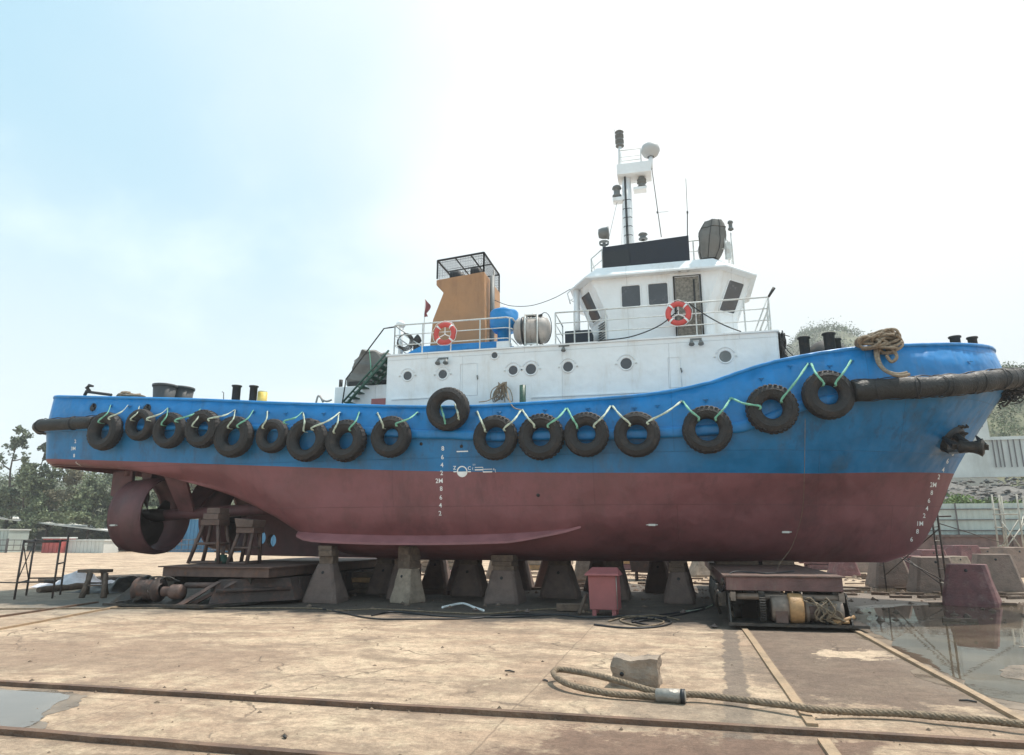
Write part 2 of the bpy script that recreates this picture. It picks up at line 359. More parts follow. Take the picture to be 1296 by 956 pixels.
# ------------------------------------------------------------------ ground
def ground_mat():
    m = bpy.data.materials.new('yard_concrete'); m.use_nodes = True; t = m.node_tree; bs = t.nodes['Principled BSDF']
    geo = N(t, 'ShaderNodeNewGeometry'); pos = geo.outputs['Position']
    sp = N(t, 'ShaderNodeSeparateXYZ'); t.links.new(pos, sp.inputs[0]); X, Y = sp.outputs[0], sp.outputs[1]
    def noise(scale, det=6., rough=.6, sc=None, dist=0.):
        n = N(t, 'ShaderNodeTexNoise', i_Scale=scale, i_Detail=det, i_Roughness=rough, i_Distortion=dist)
        if sc:
            mp = N(t, 'ShaderNodeMapping'); mp.inputs['Scale'].default_value = sc; t.links.new(pos, mp.inputs[0]); t.links.new(mp.outputs[0], n.inputs['Vector'])
        else: t.links.new(pos, n.inputs['Vector'])
        return n.outputs['Fac']
    nbig = noise(.35, 8., .62); nmid = noise(1.3, 9., .68); nbig2 = noise(.55, 9., .7, (.6, 1.3, 1), .8); nfine = noise(9., 8., .7); nstr = noise(1.0, 7., .65, (.65, 1.15, 1), .6)
    c = mixc(t, ss(t, nbig, .38, .62), (.375, .26, .18), (.54, .405, .285))
    c = mixc(t, ss(t, nmid, .46, .62, 0., .6), c, (.58, .46, .32))
    c = mixc(t, ss(t, nstr, .47, .63, 0., .75), c, (.235, .165, .115))
    c = mixc(t, ss(t, nbig2, .50, .62, 0., .55), c, (.27, .20, .145))
    c = mixc(t, ss(t, nfine, .46, .70, 0., .55), c, (.24, .175, .125))
    speck = noise(38., 4., .6)
    c = mixc(t, ss(t, speck, .62, .72, 0., .55), c, (.16, .115, .08))
    vo = N(t, 'ShaderNodeTexVoronoi', feature='DISTANCE_TO_EDGE', i_Scale=.42); wvv = N(t, 'ShaderNodeVectorMath', operation='MULTIPLY_ADD'); wq = N(t, 'ShaderNodeTexNoise', i_Scale=1.3, i_Detail=8.); t.links.new(pos, wq.inputs['Vector'])
    t.links.new(wq.outputs['Color'], wvv.inputs[0]); wvv.inputs[1].default_value = (1.1,1.1,0); t.links.new(pos, wvv.inputs[2]); t.links.new(wvv.outputs[0], vo.inputs['Vector'])
    crack = fm(t, 'MULTIPLY', ss(t, vo.outputs['Distance'], .0, .012, 1., 0.), ss(t, nbig, .46, .56)); c = mixc(t, fm(t, 'MULTIPLY', crack, .7), c, (.12, .085, .06))
    c = mixc(t, ss(t, noise(5.5, 12., .8), .53, .62, 0., .5), c, (.21, .15, .105))
    c = mixc(t, ss(t, noise(3.1, 12., .8), .54, .64, 0., .4), c, (.64, .53, .38))
    # slab joints
    br = N(t, 'ShaderNodeTexBrick', offset=0., i_Scale=1.); br.inputs['Brick Width'].default_value = 4.1; br.inputs['Row Height'].default_value = 3.7
    br.inputs['Mortar Size'].default_value = .014; br.inputs['Mortar Smooth'].default_value = .6
    mpb = N(t, 'ShaderNodeMapping'); mpb.inputs['Location'].default_value = (1.7, .5, 0); t.links.new(pos, mpb.inputs[0]); 
    wob = N(t, 'ShaderNodeTexNoise', i_Scale=1.5, i_Detail=5.); t.links.new(pos, wob.inputs['Vector'])
    wv = N(t, 'ShaderNodeVectorMath', operation='MULTIPLY_ADD'); t.links.new(wob.outputs['Color'], wv.inputs[0]); wv.inputs[1].default_value = (.10,.10,0); t.links.new(mpb.outputs[0], wv.inputs[2])
    t.links.new(wv.outputs[0], br.inputs['Vector'])
    c = mixc(t, fm(t, 'MULTIPLY', br.outputs['Fac'], .55), c, (.17, .12, .085))
    wn = fm(t, 'MULTIPLY', fm(t, 'SUBTRACT', noise(.9, 9., .7), .5), 5.0)
    wn2 = fm(t, 'MULTIPLY', fm(t, 'SUBTRACT', noise(1.9, 9., .72), .5), 3.2)
    def band(v, a, b, s, w):     # soft stain between a and b
        vv = fm(t, 'ADD', v, w)
        return fm(t, 'MULTIPLY', ss(t, vv, a-s, a+s), ss(t, vv, b-s, b+s, 1., 0.))
    def band0(v, a, b, s):
        return fm(t, 'MULTIPLY', ss(t, v, a-s, a+s), ss(t, v, b-s, b+s, 1., 0.))
    # damp working strip under the hull, with its deep shade painted into the colour
    damp_shade = fm(t, 'MULTIPLY', band(Y, 14.6, 27., .8, wn), band(X, -17., 14., 1.5, wn))
    c = mixc(t, fm(t, 'MULTIPLY', damp_shade, .88), c, (.040, .035, .031))
    left = fm(t, 'MULTIPLY', band(Y, 13.2, 19., 1.0, wn), band(X, -34., -12., 2., wn))
    c = mixc(t, fm(t, 'MULTIPLY', left, .5), c, (.19, .18, .155))
    # dirt between the right hand rails, a trench beside them
    trk = fm(t, 'MULTIPLY', band0(X, 1.2, 3.06, .04), band(Y, 8.4, 40., .25, wn2))
    c = mixc(t, fm(t, 'MULTIPLY', trk, .8), c, (.125, .088, .068))
    pale = fm(t, 'MULTIPLY', band(X, 2.0, 2.95, .05, fm(t,'MULTIPLY',wn2,.7)), band(Y, 11.5, 12.3, .06, fm(t,'MULTIPLY',wn2,.9)))
    c = mixc(t, fm(t, 'MULTIPLY', pale, .9), c, (.55, .42, .30))
    XS = fm(t, 'SUBTRACT', X, fm(t, 'MULTIPLY', fm(t, 'SUBTRACT', Y, 6.7), .055)); tr2 = fm(t, 'MULTIPLY', band(XS, .30, .56, .02, fm(t, 'MULTIPLY', wn2, .12)), band0(Y, 2., 16., .5))
    c = mixc(t, fm(t, 'MULTIPLY', tr2, .8), c, (.14, .11, .09))
    tr3 = fm(t, 'MULTIPLY', band(X, .72, 1.2, .06, fm(t, 'MULTIPLY', wn2, .5)), band(Y, 9.2, 11.3, .3, wn2))
    c = mixc(t, fm(t, 'MULTIPLY', tr3, .65), c, (.17, .13, .10))
    # stained corners in front
    s1 = fm(t, 'MULTIPLY', band(Y, 5.3, 6.95, .15, wn2), band(X, -1.35, 1.5, .25, wn2))
    c = mixc(t, fm(t, 'MULTIPLY', s1, .9), c, (.17, .105, .075))
    s2 = fm(t, 'MULTIPLY', band(Y, 7.2, 8.2, .25, wn2), band(X, -.9, 1.0, .4, wn2))
    c = mixc(t, fm(t, 'MULTIPLY', s2, .65), c, (.25, .20, .15))
    s3 = fm(t, 'MULTIPLY', band(Y, 8.3, 10.4, .5, wn), band(X, -12., -5.4, .8, wn))
    c = mixc(t, fm(t, 'MULTIPLY', s3, .7), c, (.27, .185, .13))
    for v, lim in ((7.15, 0), (5.5, 0)):
        s4 = band(Y, v-.09, v+.2, .05, fm(t, 'MULTIPLY', wn2, .12)); c = mixc(t, fm(t, 'MULTIPLY', s4, .5), c, (.22, .14, .095))
    damp = fm(t, 'MULTIPLY', band(X, 2.9, 22., .25, fm(t, 'MULTIPLY', wn2, .5)), band(Y, 8.0, 27., .8, wn))
    c = mixc(t, fm(t, 'MULTIPLY', damp, .6), c, (.22, .165, .12))
    c = mixc(t, fm(t, 'MULTIPLY', ss(t, noise(2.3, 9., .75), .52, .66), .35), c, (.2, .15, .115))
    grit = fm(t, 'ADD', fm(t, 'MULTIPLY', ss(t, noise(26., 12., .85), .42, .60), .34), fm(t, 'MULTIPLY', ss(t, noise(4.2, 12., .8), .38, .62), .36))
    gm = N(t, 'ShaderNodeMix', data_type='RGBA', blend_type='MULTIPLY'); gm.inputs[0].default_value = 1.; t.links.new(c, gm.inputs[6]); cbn = N(t, 'ShaderNodeCombineXYZ'); gv = fm(t, 'ADD', grit, .74)
    for q_ in range(3): t.links.new(gv, cbn.inputs[q_])
    t.links.new(cbn.outputs[0], gm.inputs[7]); c = gm.outputs[2]
    t.links.new(c, bs.inputs['Base Color'])
    wet = fm(t, 'MAXIMUM', fm(t, 'MULTIPLY', damp, .8), fm(t, 'MULTIPLY', damp_shade, .35))
    t.links.new(fm(t, 'SUBTRACT', .9, fm(t, 'MULTIPLY', wet, .45)), bs.inputs['Roughness'])
    b = N(t, 'ShaderNodeBump', i_Strength=.8, i_Distance=.035)
    hsum = fm(t, 'SUBTRACT', fm(t, 'ADD', fm(t, 'MULTIPLY', noise(20., 10., .8), 1.3), fm(t, 'MULTIPLY', nmid, .9)), crack)
    t.links.new(hsum, b.inputs['Height']); t.links.new(b.outputs[0], bs.inputs['Normal'])
    return m
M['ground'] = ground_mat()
mb = MB(); mb.add([(-430,-40,0),(560,-40,0),(560,430,0),(-430,430,0)], [(0,1,2,3)])
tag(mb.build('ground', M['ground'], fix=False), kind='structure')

def watermat(name, tint, rough=.02):
    m = bpy.data.materials.new(name); m.use_nodes = True; t = m.node_tree; bs = t.nodes['Principled BSDF']
    geo = N(t, 'ShaderNodeNewGeometry')
    n = N(t, 'ShaderNodeTexNoise', i_Scale=.9, i_Detail=6.); t.links.new(geo.outputs['Position'], n.inputs['Vector'])
    t.links.new(mixc(t, ss(t, n.outputs['Fac'], .35, .65), tuple(c*.6 for c in tint), tint), bs.inputs['Base Color'])
    bs.inputs['Roughness'].default_value = rough; bs.inputs['IOR'].default_value = 1.45
    n2 = N(t, 'ShaderNodeTexNoise', i_Scale=3., i_Detail=3.); t.links.new(geo.outputs['Position'], n2.inputs['Vector'])
    b = N(t, 'ShaderNodeBump', i_Strength=.05, i_Distance=.02); t.links.new(n2.outputs['Fac'], b.inputs['Height']); t.links.new(b.outputs[0], bs.inputs['Normal'])
    return m
M['water'] = watermat('standing_water', (.15, .12, .085)); 
def blob_sheet(name, outline, z, m, seed, rough=.12, it=4):
    r = random.Random(seed); pts = [Vector((p[0], p[1], z)) for p in outline]
    for _ in range(it):
        q = []
        for i, a in enumerate(pts):
            b = pts[(i+1) % len(pts)]; d = b - a; nn = Vector((-d.y, d.x, 0))
            q += [a, (a+b)/2 + nn * r.uniform(-rough, rough)]
        pts = q
    mb = MB(); mb.add(pts, [tuple(range(len(pts)))]); return tag(mb.build(name, m, fix=False), kind='structure')
M['damp'] = mat('damp_concrete', (.20, .155, .115), .35, var=.3, scale=2.5, bump=.15)
def gxy(*ps): return [(G(*p).x, G(*p).y) for p in ps]
blob_sheet('puddle_water', [(3.25,9.2),(3.27,11.),(3.3,13.),(3.45,14.9),(3.9,17.),(4.4,19.2),(5.6,20.2),(7.4,21.0),(9.6,21.2),(12.5,20.2),(14,17),(12,13.5),(8.0,11.6),(6.2,10.6),(4.9,9.9),(4.4,9.1),(3.9,8.6)], .006, M['water'], 3, .10)
blob_sheet('damp_patch', gxy((-60,874),(0,870.5),(60,873),(112,881),(100,890),(72,902),(58,922),(30,929),(-60,924)), .003, M['damp'], 15, .16)
blob_sheet('puddle_water', gxy((-60,878),(0,874),(50,876),(88,881),(70,892),(52,905),(38,920),(20,925),(-60,918)), .006, M['water'], 5, .10)
blob_sheet('puddle_water', [(5.0,24.5),(7.5,23.6),(10.5,24.2),(9.5,26.5),(6,26.6)], .006, M['water'], 8, .15)
blob_sheet('puddle_water', [(-9.4,20.8),(-6.5,20.3),(-5.0,21.6),(-6.4,24.8),(-9.6,24.)], .006, M['water'], 9, .15)

# rails
def railbar(name, p0, p1, w, h, m, label, group, wob=.0, segs=14, seed=1):
    r = random.Random(seed); p0, p1 = Vector(p0), Vector(p1); d = (p1-p0).normalized(); nn = Vector((-d.y, d.x, 0)); rows = []
    for i in range(segs+1):
        c = p0.lerp(p1, i/segs) + nn * r.uniform(-wob, wob); hh = h + r.uniform(-wob, wob)*.3
        rows.append([c - nn*w/2 + Vector((0,0,-.05)), c - nn*w/2 + Vector((0,0,hh)), c + nn*w/2 + Vector((0,0,hh)), c + nn*w/2 + Vector((0,0,-.05))])
    mb = MB(); mb.grid(rows, smooth=False, closeu=True); mb.add(rows[0], [(0,1,2,3)]); mb.add(rows[-1], [(3,2,1,0)])
    return tag(mb.build(name, m), label, 'rail', group)
railbar('slipway_rail', (-40,7.16,0), (14,7.16,0), .085, .05, M['railb'], 'rusty brown rail crossing the whole yard just in front of the wire rope', 'cross rails', .008, 90, 2)
railbar('slipway_rail', (-40,5.5,0), (10,5.5,0), .085, .05, M['railb'], 'rusty brown rail nearest the camera, cutting the lower left corner', 'cross rails', .008, 90, 3)
railbar('slipway_rail', (1.13,7.45,0), (1.13,40,0), .10, .03, M['rail'], 'pale flat rail running back to the left side of the bow carriage', 'rails of the bow carriage', .004, 40, 4)
railbar('slipway_rail', (1.16,2.,0), (1.13,6.95,0), .10, .03, M['rail'], 'short pale rail end below the cross rail at the bottom edge', 'rails of the bow carriage', .004, 8, 5)
railbar('slipway_rail', (3.12,2.,0), (3.12,40,0), .09, .04, M['rail'], 'pale rail bordering the big puddle on the right', 'rails of the bow carriage', .004, 40, 6)
railbar('slipway_rail', (-12.55,10.6,0), (-13.75,15.2,0), .08, .04, M['rail'], 'nearer of the two thin rails leading to the carriage under the stern', 'rails of the stern carriage', .01, 14, 7)
railbar('slipway_rail', (-14.2,10.6,0), (-15.2,16.0,0), .08, .04, M['railb'], 'farther of the two thin rails leading to the carriage under the stern', 'rails of the stern carriage', .01, 14, 8)

# loose stones and grit
r = random.Random(11); mb = MB()
def pebble(mb, c, s, r):
    ph = [Vector((0,0,1)), Vector((0,0,-.5))] + [Vector((math.cos(a), math.sin(a), 0)) for a in (0, 1.2, 2.4, 3.7, 5.)]
    vs = [Vector(c) + Vector((p.x*s*r.uniform(.6,1.3), p.y*s*r.uniform(.6,1.3), p.z*s*r.uniform(.4,.9))) for p in ph]
    mb.add(vs, [(0,2+k,2+(k+1)%5) for k in range(5)] + [(1,2+(k+1)%5,2+k) for k in range(5)])
for _ in range(520):
    y = 3.5 + 20 * r.random()**1.5; x = (r.random()*2-1) * y * .95 - y*.2
    if r.random() < .3: y = 7.2 + r.gauss(0, .15)
    if x > 3.2 and y > 9: continue
    pebble(mb, (x, y, .002), r.choice([.006,.008,.01,.012,.02]) * (1 + .6*r.random()), r)
for px, py in [(143,873),(360,932),(40,862),(297,880),(150,871),(560,820),(632,897)]:
    pebble(mb, G(px, py), .035, r)
tag(mb.build('gravel', M['stone'], fix=False), 'scattered grit and small stones on the yard', 'gravel', kind='stuff')

r = random.Random(19); mb = MB()
for _ in range(1100):
    x, y = r.uniform(-14, 12), r.choice([r.uniform(23, 34), r.uniform(16.2, 27)])
    s_ = r.choice([.02,.03,.05,.09]); pebble(mb, (x, y, .01), s_, r)
for _ in range(150):
    x, y = r.uniform(-13, 12), r.uniform(22.5, 36); mb.obox((x, y, .04), (r.uniform(.3,1.3), r.uniform(.05,.14), r.uniform(.03,.08)), r.uniform(-.5,.5))
tag(mb.build('debris', M['wood'], fix=False), 'litter of splintered wood and rubble on the ground under and behind the hull', 'debris', kind='stuff')
# ------------------------------------------------------------------ background
# left: container-high blue sheets, railing fence, overgrown slope
def card(mb, c, s, r, up=.5):
    n = Vector((r.gauss(0,1), r.gauss(0,1), r.gauss(0,1)+up)).normalized(); u = n.orthogonal().normalized(); w = n.cross(u)
    a = r.random()*6.28; u, w = u*math.cos(a)+w*math.sin(a), w*math.cos(a)-u*math.sin(a)
    k = r.uniform(.45,.75); mb.add([c-u*s, c+w*s*k, c+u*s, c-w*s*k], [(0,1,2,3)])
def foliage(blobs, n, s, seed, up=.5):
    r = random.Random(seed); mb = MB(); wsum = sum(b[1][0]*b[1][1]*b[1][2] for b in blobs)
    for c, rad in blobs:
        k = int(n * rad[0]*rad[1]*rad[2] / wsum)
        # sub clumps so light and dark masses form
        subs = [Vector((r.gauss(0,.5)*rad[0], r.gauss(0,.5)*rad[1], r.gauss(0,.5)*rad[2])) for _ in range(9)]
        for _ in range(k):
            sb = r.choice(subs); d = Vector((r.gauss(0,1), r.gauss(0,1), r.gauss(0,1))).normalized() * (r.random()**.5)
            q = Vector(c) + sb + Vector((d.x*rad[0]*.5, d.y*rad[1]*.5, d.z*rad[2]*.42))
            if q.z > .1: card(mb, q, s*r.uniform(.6,1.4), r, up)
    return mb
def tree(base, h, w, m, label, group, seed, n=1700, s=.28, sparse=False, bare=0.):
    r = random.Random(seed); b = Vector(base); t = thing('tree', b, label, 'tree', group)
    mb = MB(); blobs = []
    top = b + Vector((r.uniform(-.05,.05)*h, 0, h*.92))
    tr = smooth_path([b, b+Vector((r.uniform(-.3,.3), 0, h*.35)), b+Vector((r.uniform(-.5,.5), 0, h*.65)), top], 4)
    mb.tube(tr, [max(.03, h*.018*(1-i/len(tr))) for i in range(len(tr))], 7)
    for k in range(13):
        f = r.uniform(.22,.95) if not sparse else r.uniform(.15,.98); p = tr[int(f*(len(tr)-1))]
        a = r.random()*6.28; L = w * (1.05-f*.7) * r.uniform(.5,1.0)
        e = p + Vector((math.cos(a)*L, math.sin(a)*L, L*r.uniform(.3,.9)))
        mb.tube([p, p.lerp(e,.5)+Vector((0,0,-.1*L)), e], [h*.007, h*.005, h*.002], 5)
        rr = w * (.5 if not sparse else .34) * (1.1-f*.5) * r.uniform(.7,1.2)
        blobs.append((e, (rr, rr, rr*(.7 if not sparse else 1.3))))
    blobs.append((top, (w*.3, w*.3, w*.45)))
    mb.build('trunk', M['bark'], t); foliage(blobs, n, s, seed+1).build('crown', m, t, fix=False); return t
LFT = [  # px, top py, distance y, width, kind, sparse
 (3,   546, 68, 3.0, 'leafd', True, 'tall thin grey-green tree at the left edge of the photograph'),
 (24,  588, 66, 2.6, 'leaf', True, 'feathery tree second from the left edge, behind the pipe frame'),
 (36,  560, 72, 2.0, 'leafd', True, 'thin upright tree whose tip shows left of the stern fender'),
 (58,  592, 68, 3.4, 'leaf', False, 'rounded olive tree directly left of the stern'),
 (84,  596, 71, 3.4, 'leafdry', False, 'dry yellowish tree under the stern corner'),
 (108, 604, 67, 3.2, 'leaf', False, 'bushy tree left of the near propeller nozzle'),
 (135, 598, 72, 3.4, 'leafd', False, 'dark tree seen behind the near propeller nozzle'),
 (168, 600, 71, 3.4, 'leaf', False, 'tree seen through the opening of the near propeller nozzle'),
 (205, 604, 72, 3.4, 'leaf', False, 'tree seen right of the near propeller nozzle rim'),
 (238, 606, 70, 3.2, 'leafdry', False, 'dry tree seen between the propeller brackets'),
]
for i, (px, pt, Y, w, mm, sp, lab) in enumerate(LFT):
    b = P(px, 680, Y); h = P(px, pt, Y).z; tree((b.x, Y, 0), h*1.02, w, M[mm], lab, 'trees on the slope beyond the stern', 40+i*3, n=5200, s=.17, sparse=sp)
# overgrown bank
rows = []
for j in range(16):
    v = j/15; row = []
    for i in range(70):
        x = -190 + i*3.; yy = 69 + v*34 + math.sin(i*.3)*1.5; z = 12.5*v**.75 + math.sin(i*.5+v*5)*.4 + math.sin(i*.17)*.8*v
        row.append((x, yy, z if j else -.2))
    rows.append(row)
mb = MB(); mb.grid(rows); M['bank'] = mat('overgrown_soil', (.12,.125,.085), .95, var=.4, scale=.3, bump=.5, bscale=2, dirt=(.25,.22,.16), dscale=.2, damt=.6)
tag(mb.build('bank', M['bank']), kind='structure')
r = random.Random(5); mb = MB()
cl_ = [(r.random()**1.4, -128+r.random()*112, r.uniform(.8,2.4), r.uniform(.8,2.4)) for _ in range(620)]
for _ in range(60000):
    v, x, hh, ww = r.choice(cl_); v = min(1, max(0, v+r.gauss(0,.012)*ww)); x += r.gauss(0,.6)*ww; yy = 69.5 + v*33; z = 12.5*v**.75 + abs(r.gauss(0,.5))*hh
    card(mb, Vector((x, yy, z)), r.uniform(.09,.24), r)
tag(mb.build('undergrowth', M['leaf'], fix=False), 'tangled scrub covering the bank beyond the stern', 'undergrowth', kind='stuff')
# concrete path slanting down the bank
a, b = P(-30, 652, 66.5), P(160, 674, 65)
mb = MB(); mb.hexa([a+Vector((0,0,-.16)), b+Vector((0,0,-.14)), b+Vector((0,5,-.14)), a+Vector((0,5,-.16)), a, b, b+Vector((0,5,0)), a+Vector((0,5,0))])
tag(mb.build('path', M['whiteb']), kind='structure')
# railing fence
def fence(name, a, b, h, step, label, m, bars=2, group=None):
    a, b = Vector(a), Vector(b); t = thing(name, (a+b)/2, label, 'fence', group); L = (b-a).length; n = int(L/step); d = (b-a)/n
    mb = MB()
    for k in range(bars+1): mb.tube([a+Vector((0,0,.25+(h-.3)*k/bars)), b+Vector((0,0,.25+(h-.3)*k/bars))], .05, 4)
    for i in range(n*4): q = a+d*i/4; mb.tube([q+Vector((0,0,.2)), q+Vector((0,0,h))], .025, 4)
    mb.build('railing_panel', m, t)
    for i in range(n+1): q = a+d*i; mb = MB(); mb.box(q.x-.08,q.x+.08,q.y-.08,q.y+.08,0,h+.1); mb.build('post', m, t)
    return t
fence('railing_fence', (P(-60,680,57).x, 57, 0), (P(345,680,68).x, 68, 0), 1.35, 2.6, 'low dark railing fence along the far left side of the yard', M['fencem'])
# things along that fence
def shed(name, px0, px1, Y, z0, z1, depth, m, label, cat, ribs=True, group=None, y1=None):
    a, b = P(px0, 680, Y), P(px1, 680, Y if y1 is None else y1); t = thing(name, ((a.x+b.x)/2, Y, 0), label, cat, group)
    ya, yb = a.y, b.y
    mb = MB(); mb.hexa([(a.x,ya,z0),(b.x,yb,z0),(b.x,yb+depth,z0),(a.x,ya+depth,z0),(a.x,ya,z1),(b.x,yb,z1),(b.x,yb+depth,z1),(a.x,ya+depth,z1)])
    if ribs:
        n = max(3, int(abs(b.x-a.x)/.45))
        for i in range(n):
            f = (i+.5)/n; x = a.x+(b.x-a.x)*f; yy = ya+(yb-ya)*f; mb.box(x-.07, x+.07, yy-.06, yy-.003, z0+.05, z1-.05)
    mb.build('panel', m, t)
    mb = MB(); mb.hexa([(a.x-.1,ya-.1,z1+.003),(b.x+.1,yb-.1,z1+.003),(b.x+.1,yb+depth+.1,z1+.003),(a.x-.1,ya+depth+.1,z1+.003),(a.x-.1,ya-.1,z1+.14),(b.x+.1,yb-.1,z1+.14),(b.x+.1,yb+depth+.1,z1+.14),(a.x-.1,ya+depth+.1,z1+.14)])
    mb.build('roof', M['whiteb'], t); return t
shed('cargo_container', -30, 10.5, 60, 0, 2.3, 2.4, M['sheetg'], 'pale green container at the far left edge behind the fence', 'container')
shed('cargo_container', 55, 76, 59.5, 0, 1.45, 2., M['redsheet'], 'dull red container behind the scaffold frame at left', 'container')
shed('storage_shed', 86, 133, 60.5, 0, 1.2, 2, M['whiteb'], 'white low shed left of the propeller nozzle', 'shed')
bs_ = shed('blue_wall', 205, 352, 66.6, 0, 3.5, .8, M['bluewall'], 'blue sheet wall seen beneath the stern between propeller nozzles', 'wall')
mb = MB(); q0, q1 = P(219.5, 686, 66.4), P(231, 677, 66.4); mb.box(q0.x, q1.x, 66.35, 66.45, q0.z, q1.z)
mb.build('red_emblem', M['redsheet'], bs_)
mb = MB(); c = P(225.2, 681.5, 66.3)
for dx in (-.22, .22): mb.box(c.x+dx-.06, c.x+dx+.06, 66.28, 66.345, c.z-.2, c.z+.2)
mb.box(c.x-.155, c.x+.155, 66.28, 66.345, c.z-.05, c.z+.05); mb.build('emblem_mark', M['mark'], bs_)

# right: retaining wall, pale sheet fence, scrub, white parapet, hill
a0, a1 = P(1040, 712, 52), P(1500, 712, 52)
t = thing('retaining_wall', ((a0.x+a1.x)/2, 52, 0), 'low reddish stone retaining wall below the pale sheet fence', 'wall')
mb = MB(); mb.box(a0.x, a1.x, 52, 54, -.1, 1.66)
mb.build('wall', M['rwall'], t)
mb = MB(); mb.box(a0.x-.1, a1.x+.1, 51.85, 54.1, 1.66, 1.80); mb.build('coping', M['conc'], t)
mb = MB()
for k in range(7):
    x = a0.x + 3 + k*4.4; mb.box(x-.15, x+.15, 51.8, 51.997, -.1, 1.655)
mb.build('pier', M['conc'], t)
t = thing('sheet_fence', ((a0.x+a1.x)/2, 52.6, 1.8), 'pale green corrugated sheet fence standing on the retaining wall', 'fence')
mb = MB(); n = int((a1.x-a0.x)/.18)
rows = []
for z in (1.82, 2.0, 3.7, 3.86):
    rows.append([(a0.x+i*.18/2, 52.55+(.035 if i % 4 < 2 else 0), z) for i in range(2*n)])
mb.grid(rows, smooth=False); mb.build('sheet', M['sheetg'], t)
mb = MB()
for z in (2.05, 2.75, 3.45): mb.box(a0.x, a1.x, 52.46, 52.53, z, z+.06)
for k in range(12): x = a0.x+1+k*2.6; mb.box(x-.04, x+.04, 52.40, 52.455, 1.8, 3.9)
mb.build('frame', M['fencem'], t)
# rubble slope behind the fence
rows = []
for j in range(14):
    v = j/13; rows.append([(a0.x-15 + i*1.4, 54.5+v*16, 1.0+5.4*v+.35*math.sin(i*.7+j)+.2*math.sin(i*1.9)) for i in range(70)])
mb = MB(); mb.grid(rows); tag(mb.build('rubble_slope', M['rubble']), kind='structure')
r = random.Random(8); mb = MB()
for _ in range(3200):
    v = r.random(); pebble(mb, (a0.x-10+r.random()*62, 54.5+v*16, 1.15+5.4*v+r.uniform(-.1,.3)), r.uniform(.12,.34), r)
tag(mb.build('rubble', M['rubble'], fix=False), 'grey rubble covering the slope behind the sheet fence', 'rubble', kind='stuff')
r = random.Random(21)
BL = ['bright green bush just right of the bow above the sheet fence', 'low bush right of the bright green one above the sheet fence', 'olive bush behind the fence near the pale scaffold', 'bush at the right edge behind the sheet fence']
for k, (px, hh, mm) in enumerate([(1208, 1.5, 'leafy'), (1238, 1.1, 'leaf'), (1262, 1.35, 'leafy'), (1290, 1.2, 'leaf')]):
    b = P(px, 645, 56.5); t = thing('bush', (b.x, 56.5, 2.0), BL[k], 'bush', 'bushes behind the sheet fence')
    mb = MB()
    for q in range(7): mb.tube([(b.x+r.uniform(-.5,.5), 56.5, 1.7), (b.x+r.uniform(-1.2,1.2), 56.5+r.uniform(-.4,.4), 3.2+hh*.6)], [.05,.02], 5)
    mb.build('stem', M['bark'], t)
    foliage([((b.x+r.uniform(-1.5,1.5), 56.5+r.uniform(-.5,.8), 3.3+hh*.35*r.uniform(.6,1.2)), (1.1,.9,hh*.5)) for _ in range(5)], 1900, .10, 60+k).build('foliage', M[mm], t, fix=False)
# white parapet band and tall white gable
Yp = 71
a, b = P(1185, 597, Yp), P(1420, 597, Yp); zt = P(1240, 551, Yp).z
t = thing('white_parapet', (a.x, Yp, a.z-1), 'long white concrete parapet with dark posts above the rubble slope', 'wall')
mb = MB(); mb.box(a.x, b.x, Yp, Yp+.6, a.z-.6, zt-.5); mb.build('wall', M['whiteb'], t)
mb = MB(); mb.box(a.x-.1, b.x+.1, Yp-.15, Yp+.8, zt-.497, zt-.2); mb.build('coping', M['whiteb'], t)
for px in (1261, 1267, 1272, 1281, 1288, 1296, 1310): q = P(px, 590, Yp-.2); mb = MB(); mb.box(q.x-.05, q.x+.05, Yp-.2, Yp-.152, zt-3.0, zt-.5); mb.build('post', M['fencem'], t)
q = [P(1180, 560, 76), P(1258, 560, 76)]; t = thing('white_building', (q[0].x, 76, 0), 'tall white building end wall seen between the anchor and the hillside', 'building')
zb = P(1230, 600, 76).z; zt2 = P(1245, 470, 76).z
mb = MB(); mb.hexa([(q[0].x-8,76,0),(P(1256,560,76).x,76,0),(P(1256,560,76).x,84,0),(q[0].x-8,84,0),(q[0].x-8,76,zt2),(P(1243,500,76).x,76,zt2),(P(1243,500,76).x,84,zt2),(q[0].x-8,84,zt2)])
mb.build('wall', M['whiteb'], t)
mb = MB(); mb.box(q[0].x-8.2, P(1242,500,76).x+.2, 75.8, 84.2, zt2+.003, zt2+.35); mb.build('roof', M['sheetg'], t)
mb = MB(); 
for z in (zb+2.4, zb+4.6): mb.box(q[0].x-2, P(1249,520,76).x-.6, 75.92, 75.997, z, z+.09)
mb.build('ledge', M['fencem'], t)
# hill
rows = []; hr = random.Random(3); ph = [hr.random()*6.28 for _ in range(12)]
def hillz(x, v):
    ridge = 87*math.exp(-((x-61)/32)**2) + 55*math.exp(-((x-200)/80)**2)
    w = sum(math.sin(x*.03*(k+1)+ph[k]+v*3*(k % 3))*(2.2/(k+1)) for k in range(8))
    return ridge*(math.sin(min(1, v*1.1)*math.pi/2))**1.1 + w*v*1.3 + 1.5*math.sin(v*20+x*.05)*v
for j in range(40):
    v = j/39; rows.append([(-40+i*6.5, 150+v*190, hillz(-40+i*6.5, v) - (1 if j == 0 else 0)) for i in range(90)])
mb = MB(); mb.grid(rows); M['hill'] = mat('hill_soil', (.12,.125,.075), .95, var=.4, scale=.06, bump=.6, bscale=.8, dirt=(.30,.27,.19), dscale=.05, damt=.55)
tag(mb.build('hill', M['hill']), kind='structure')
r = random.Random(15); mb = MB()
cl_ = [(r.random()*.93, r.uniform(10,150), r.uniform(1.,3.2)) for _ in range(1500)]
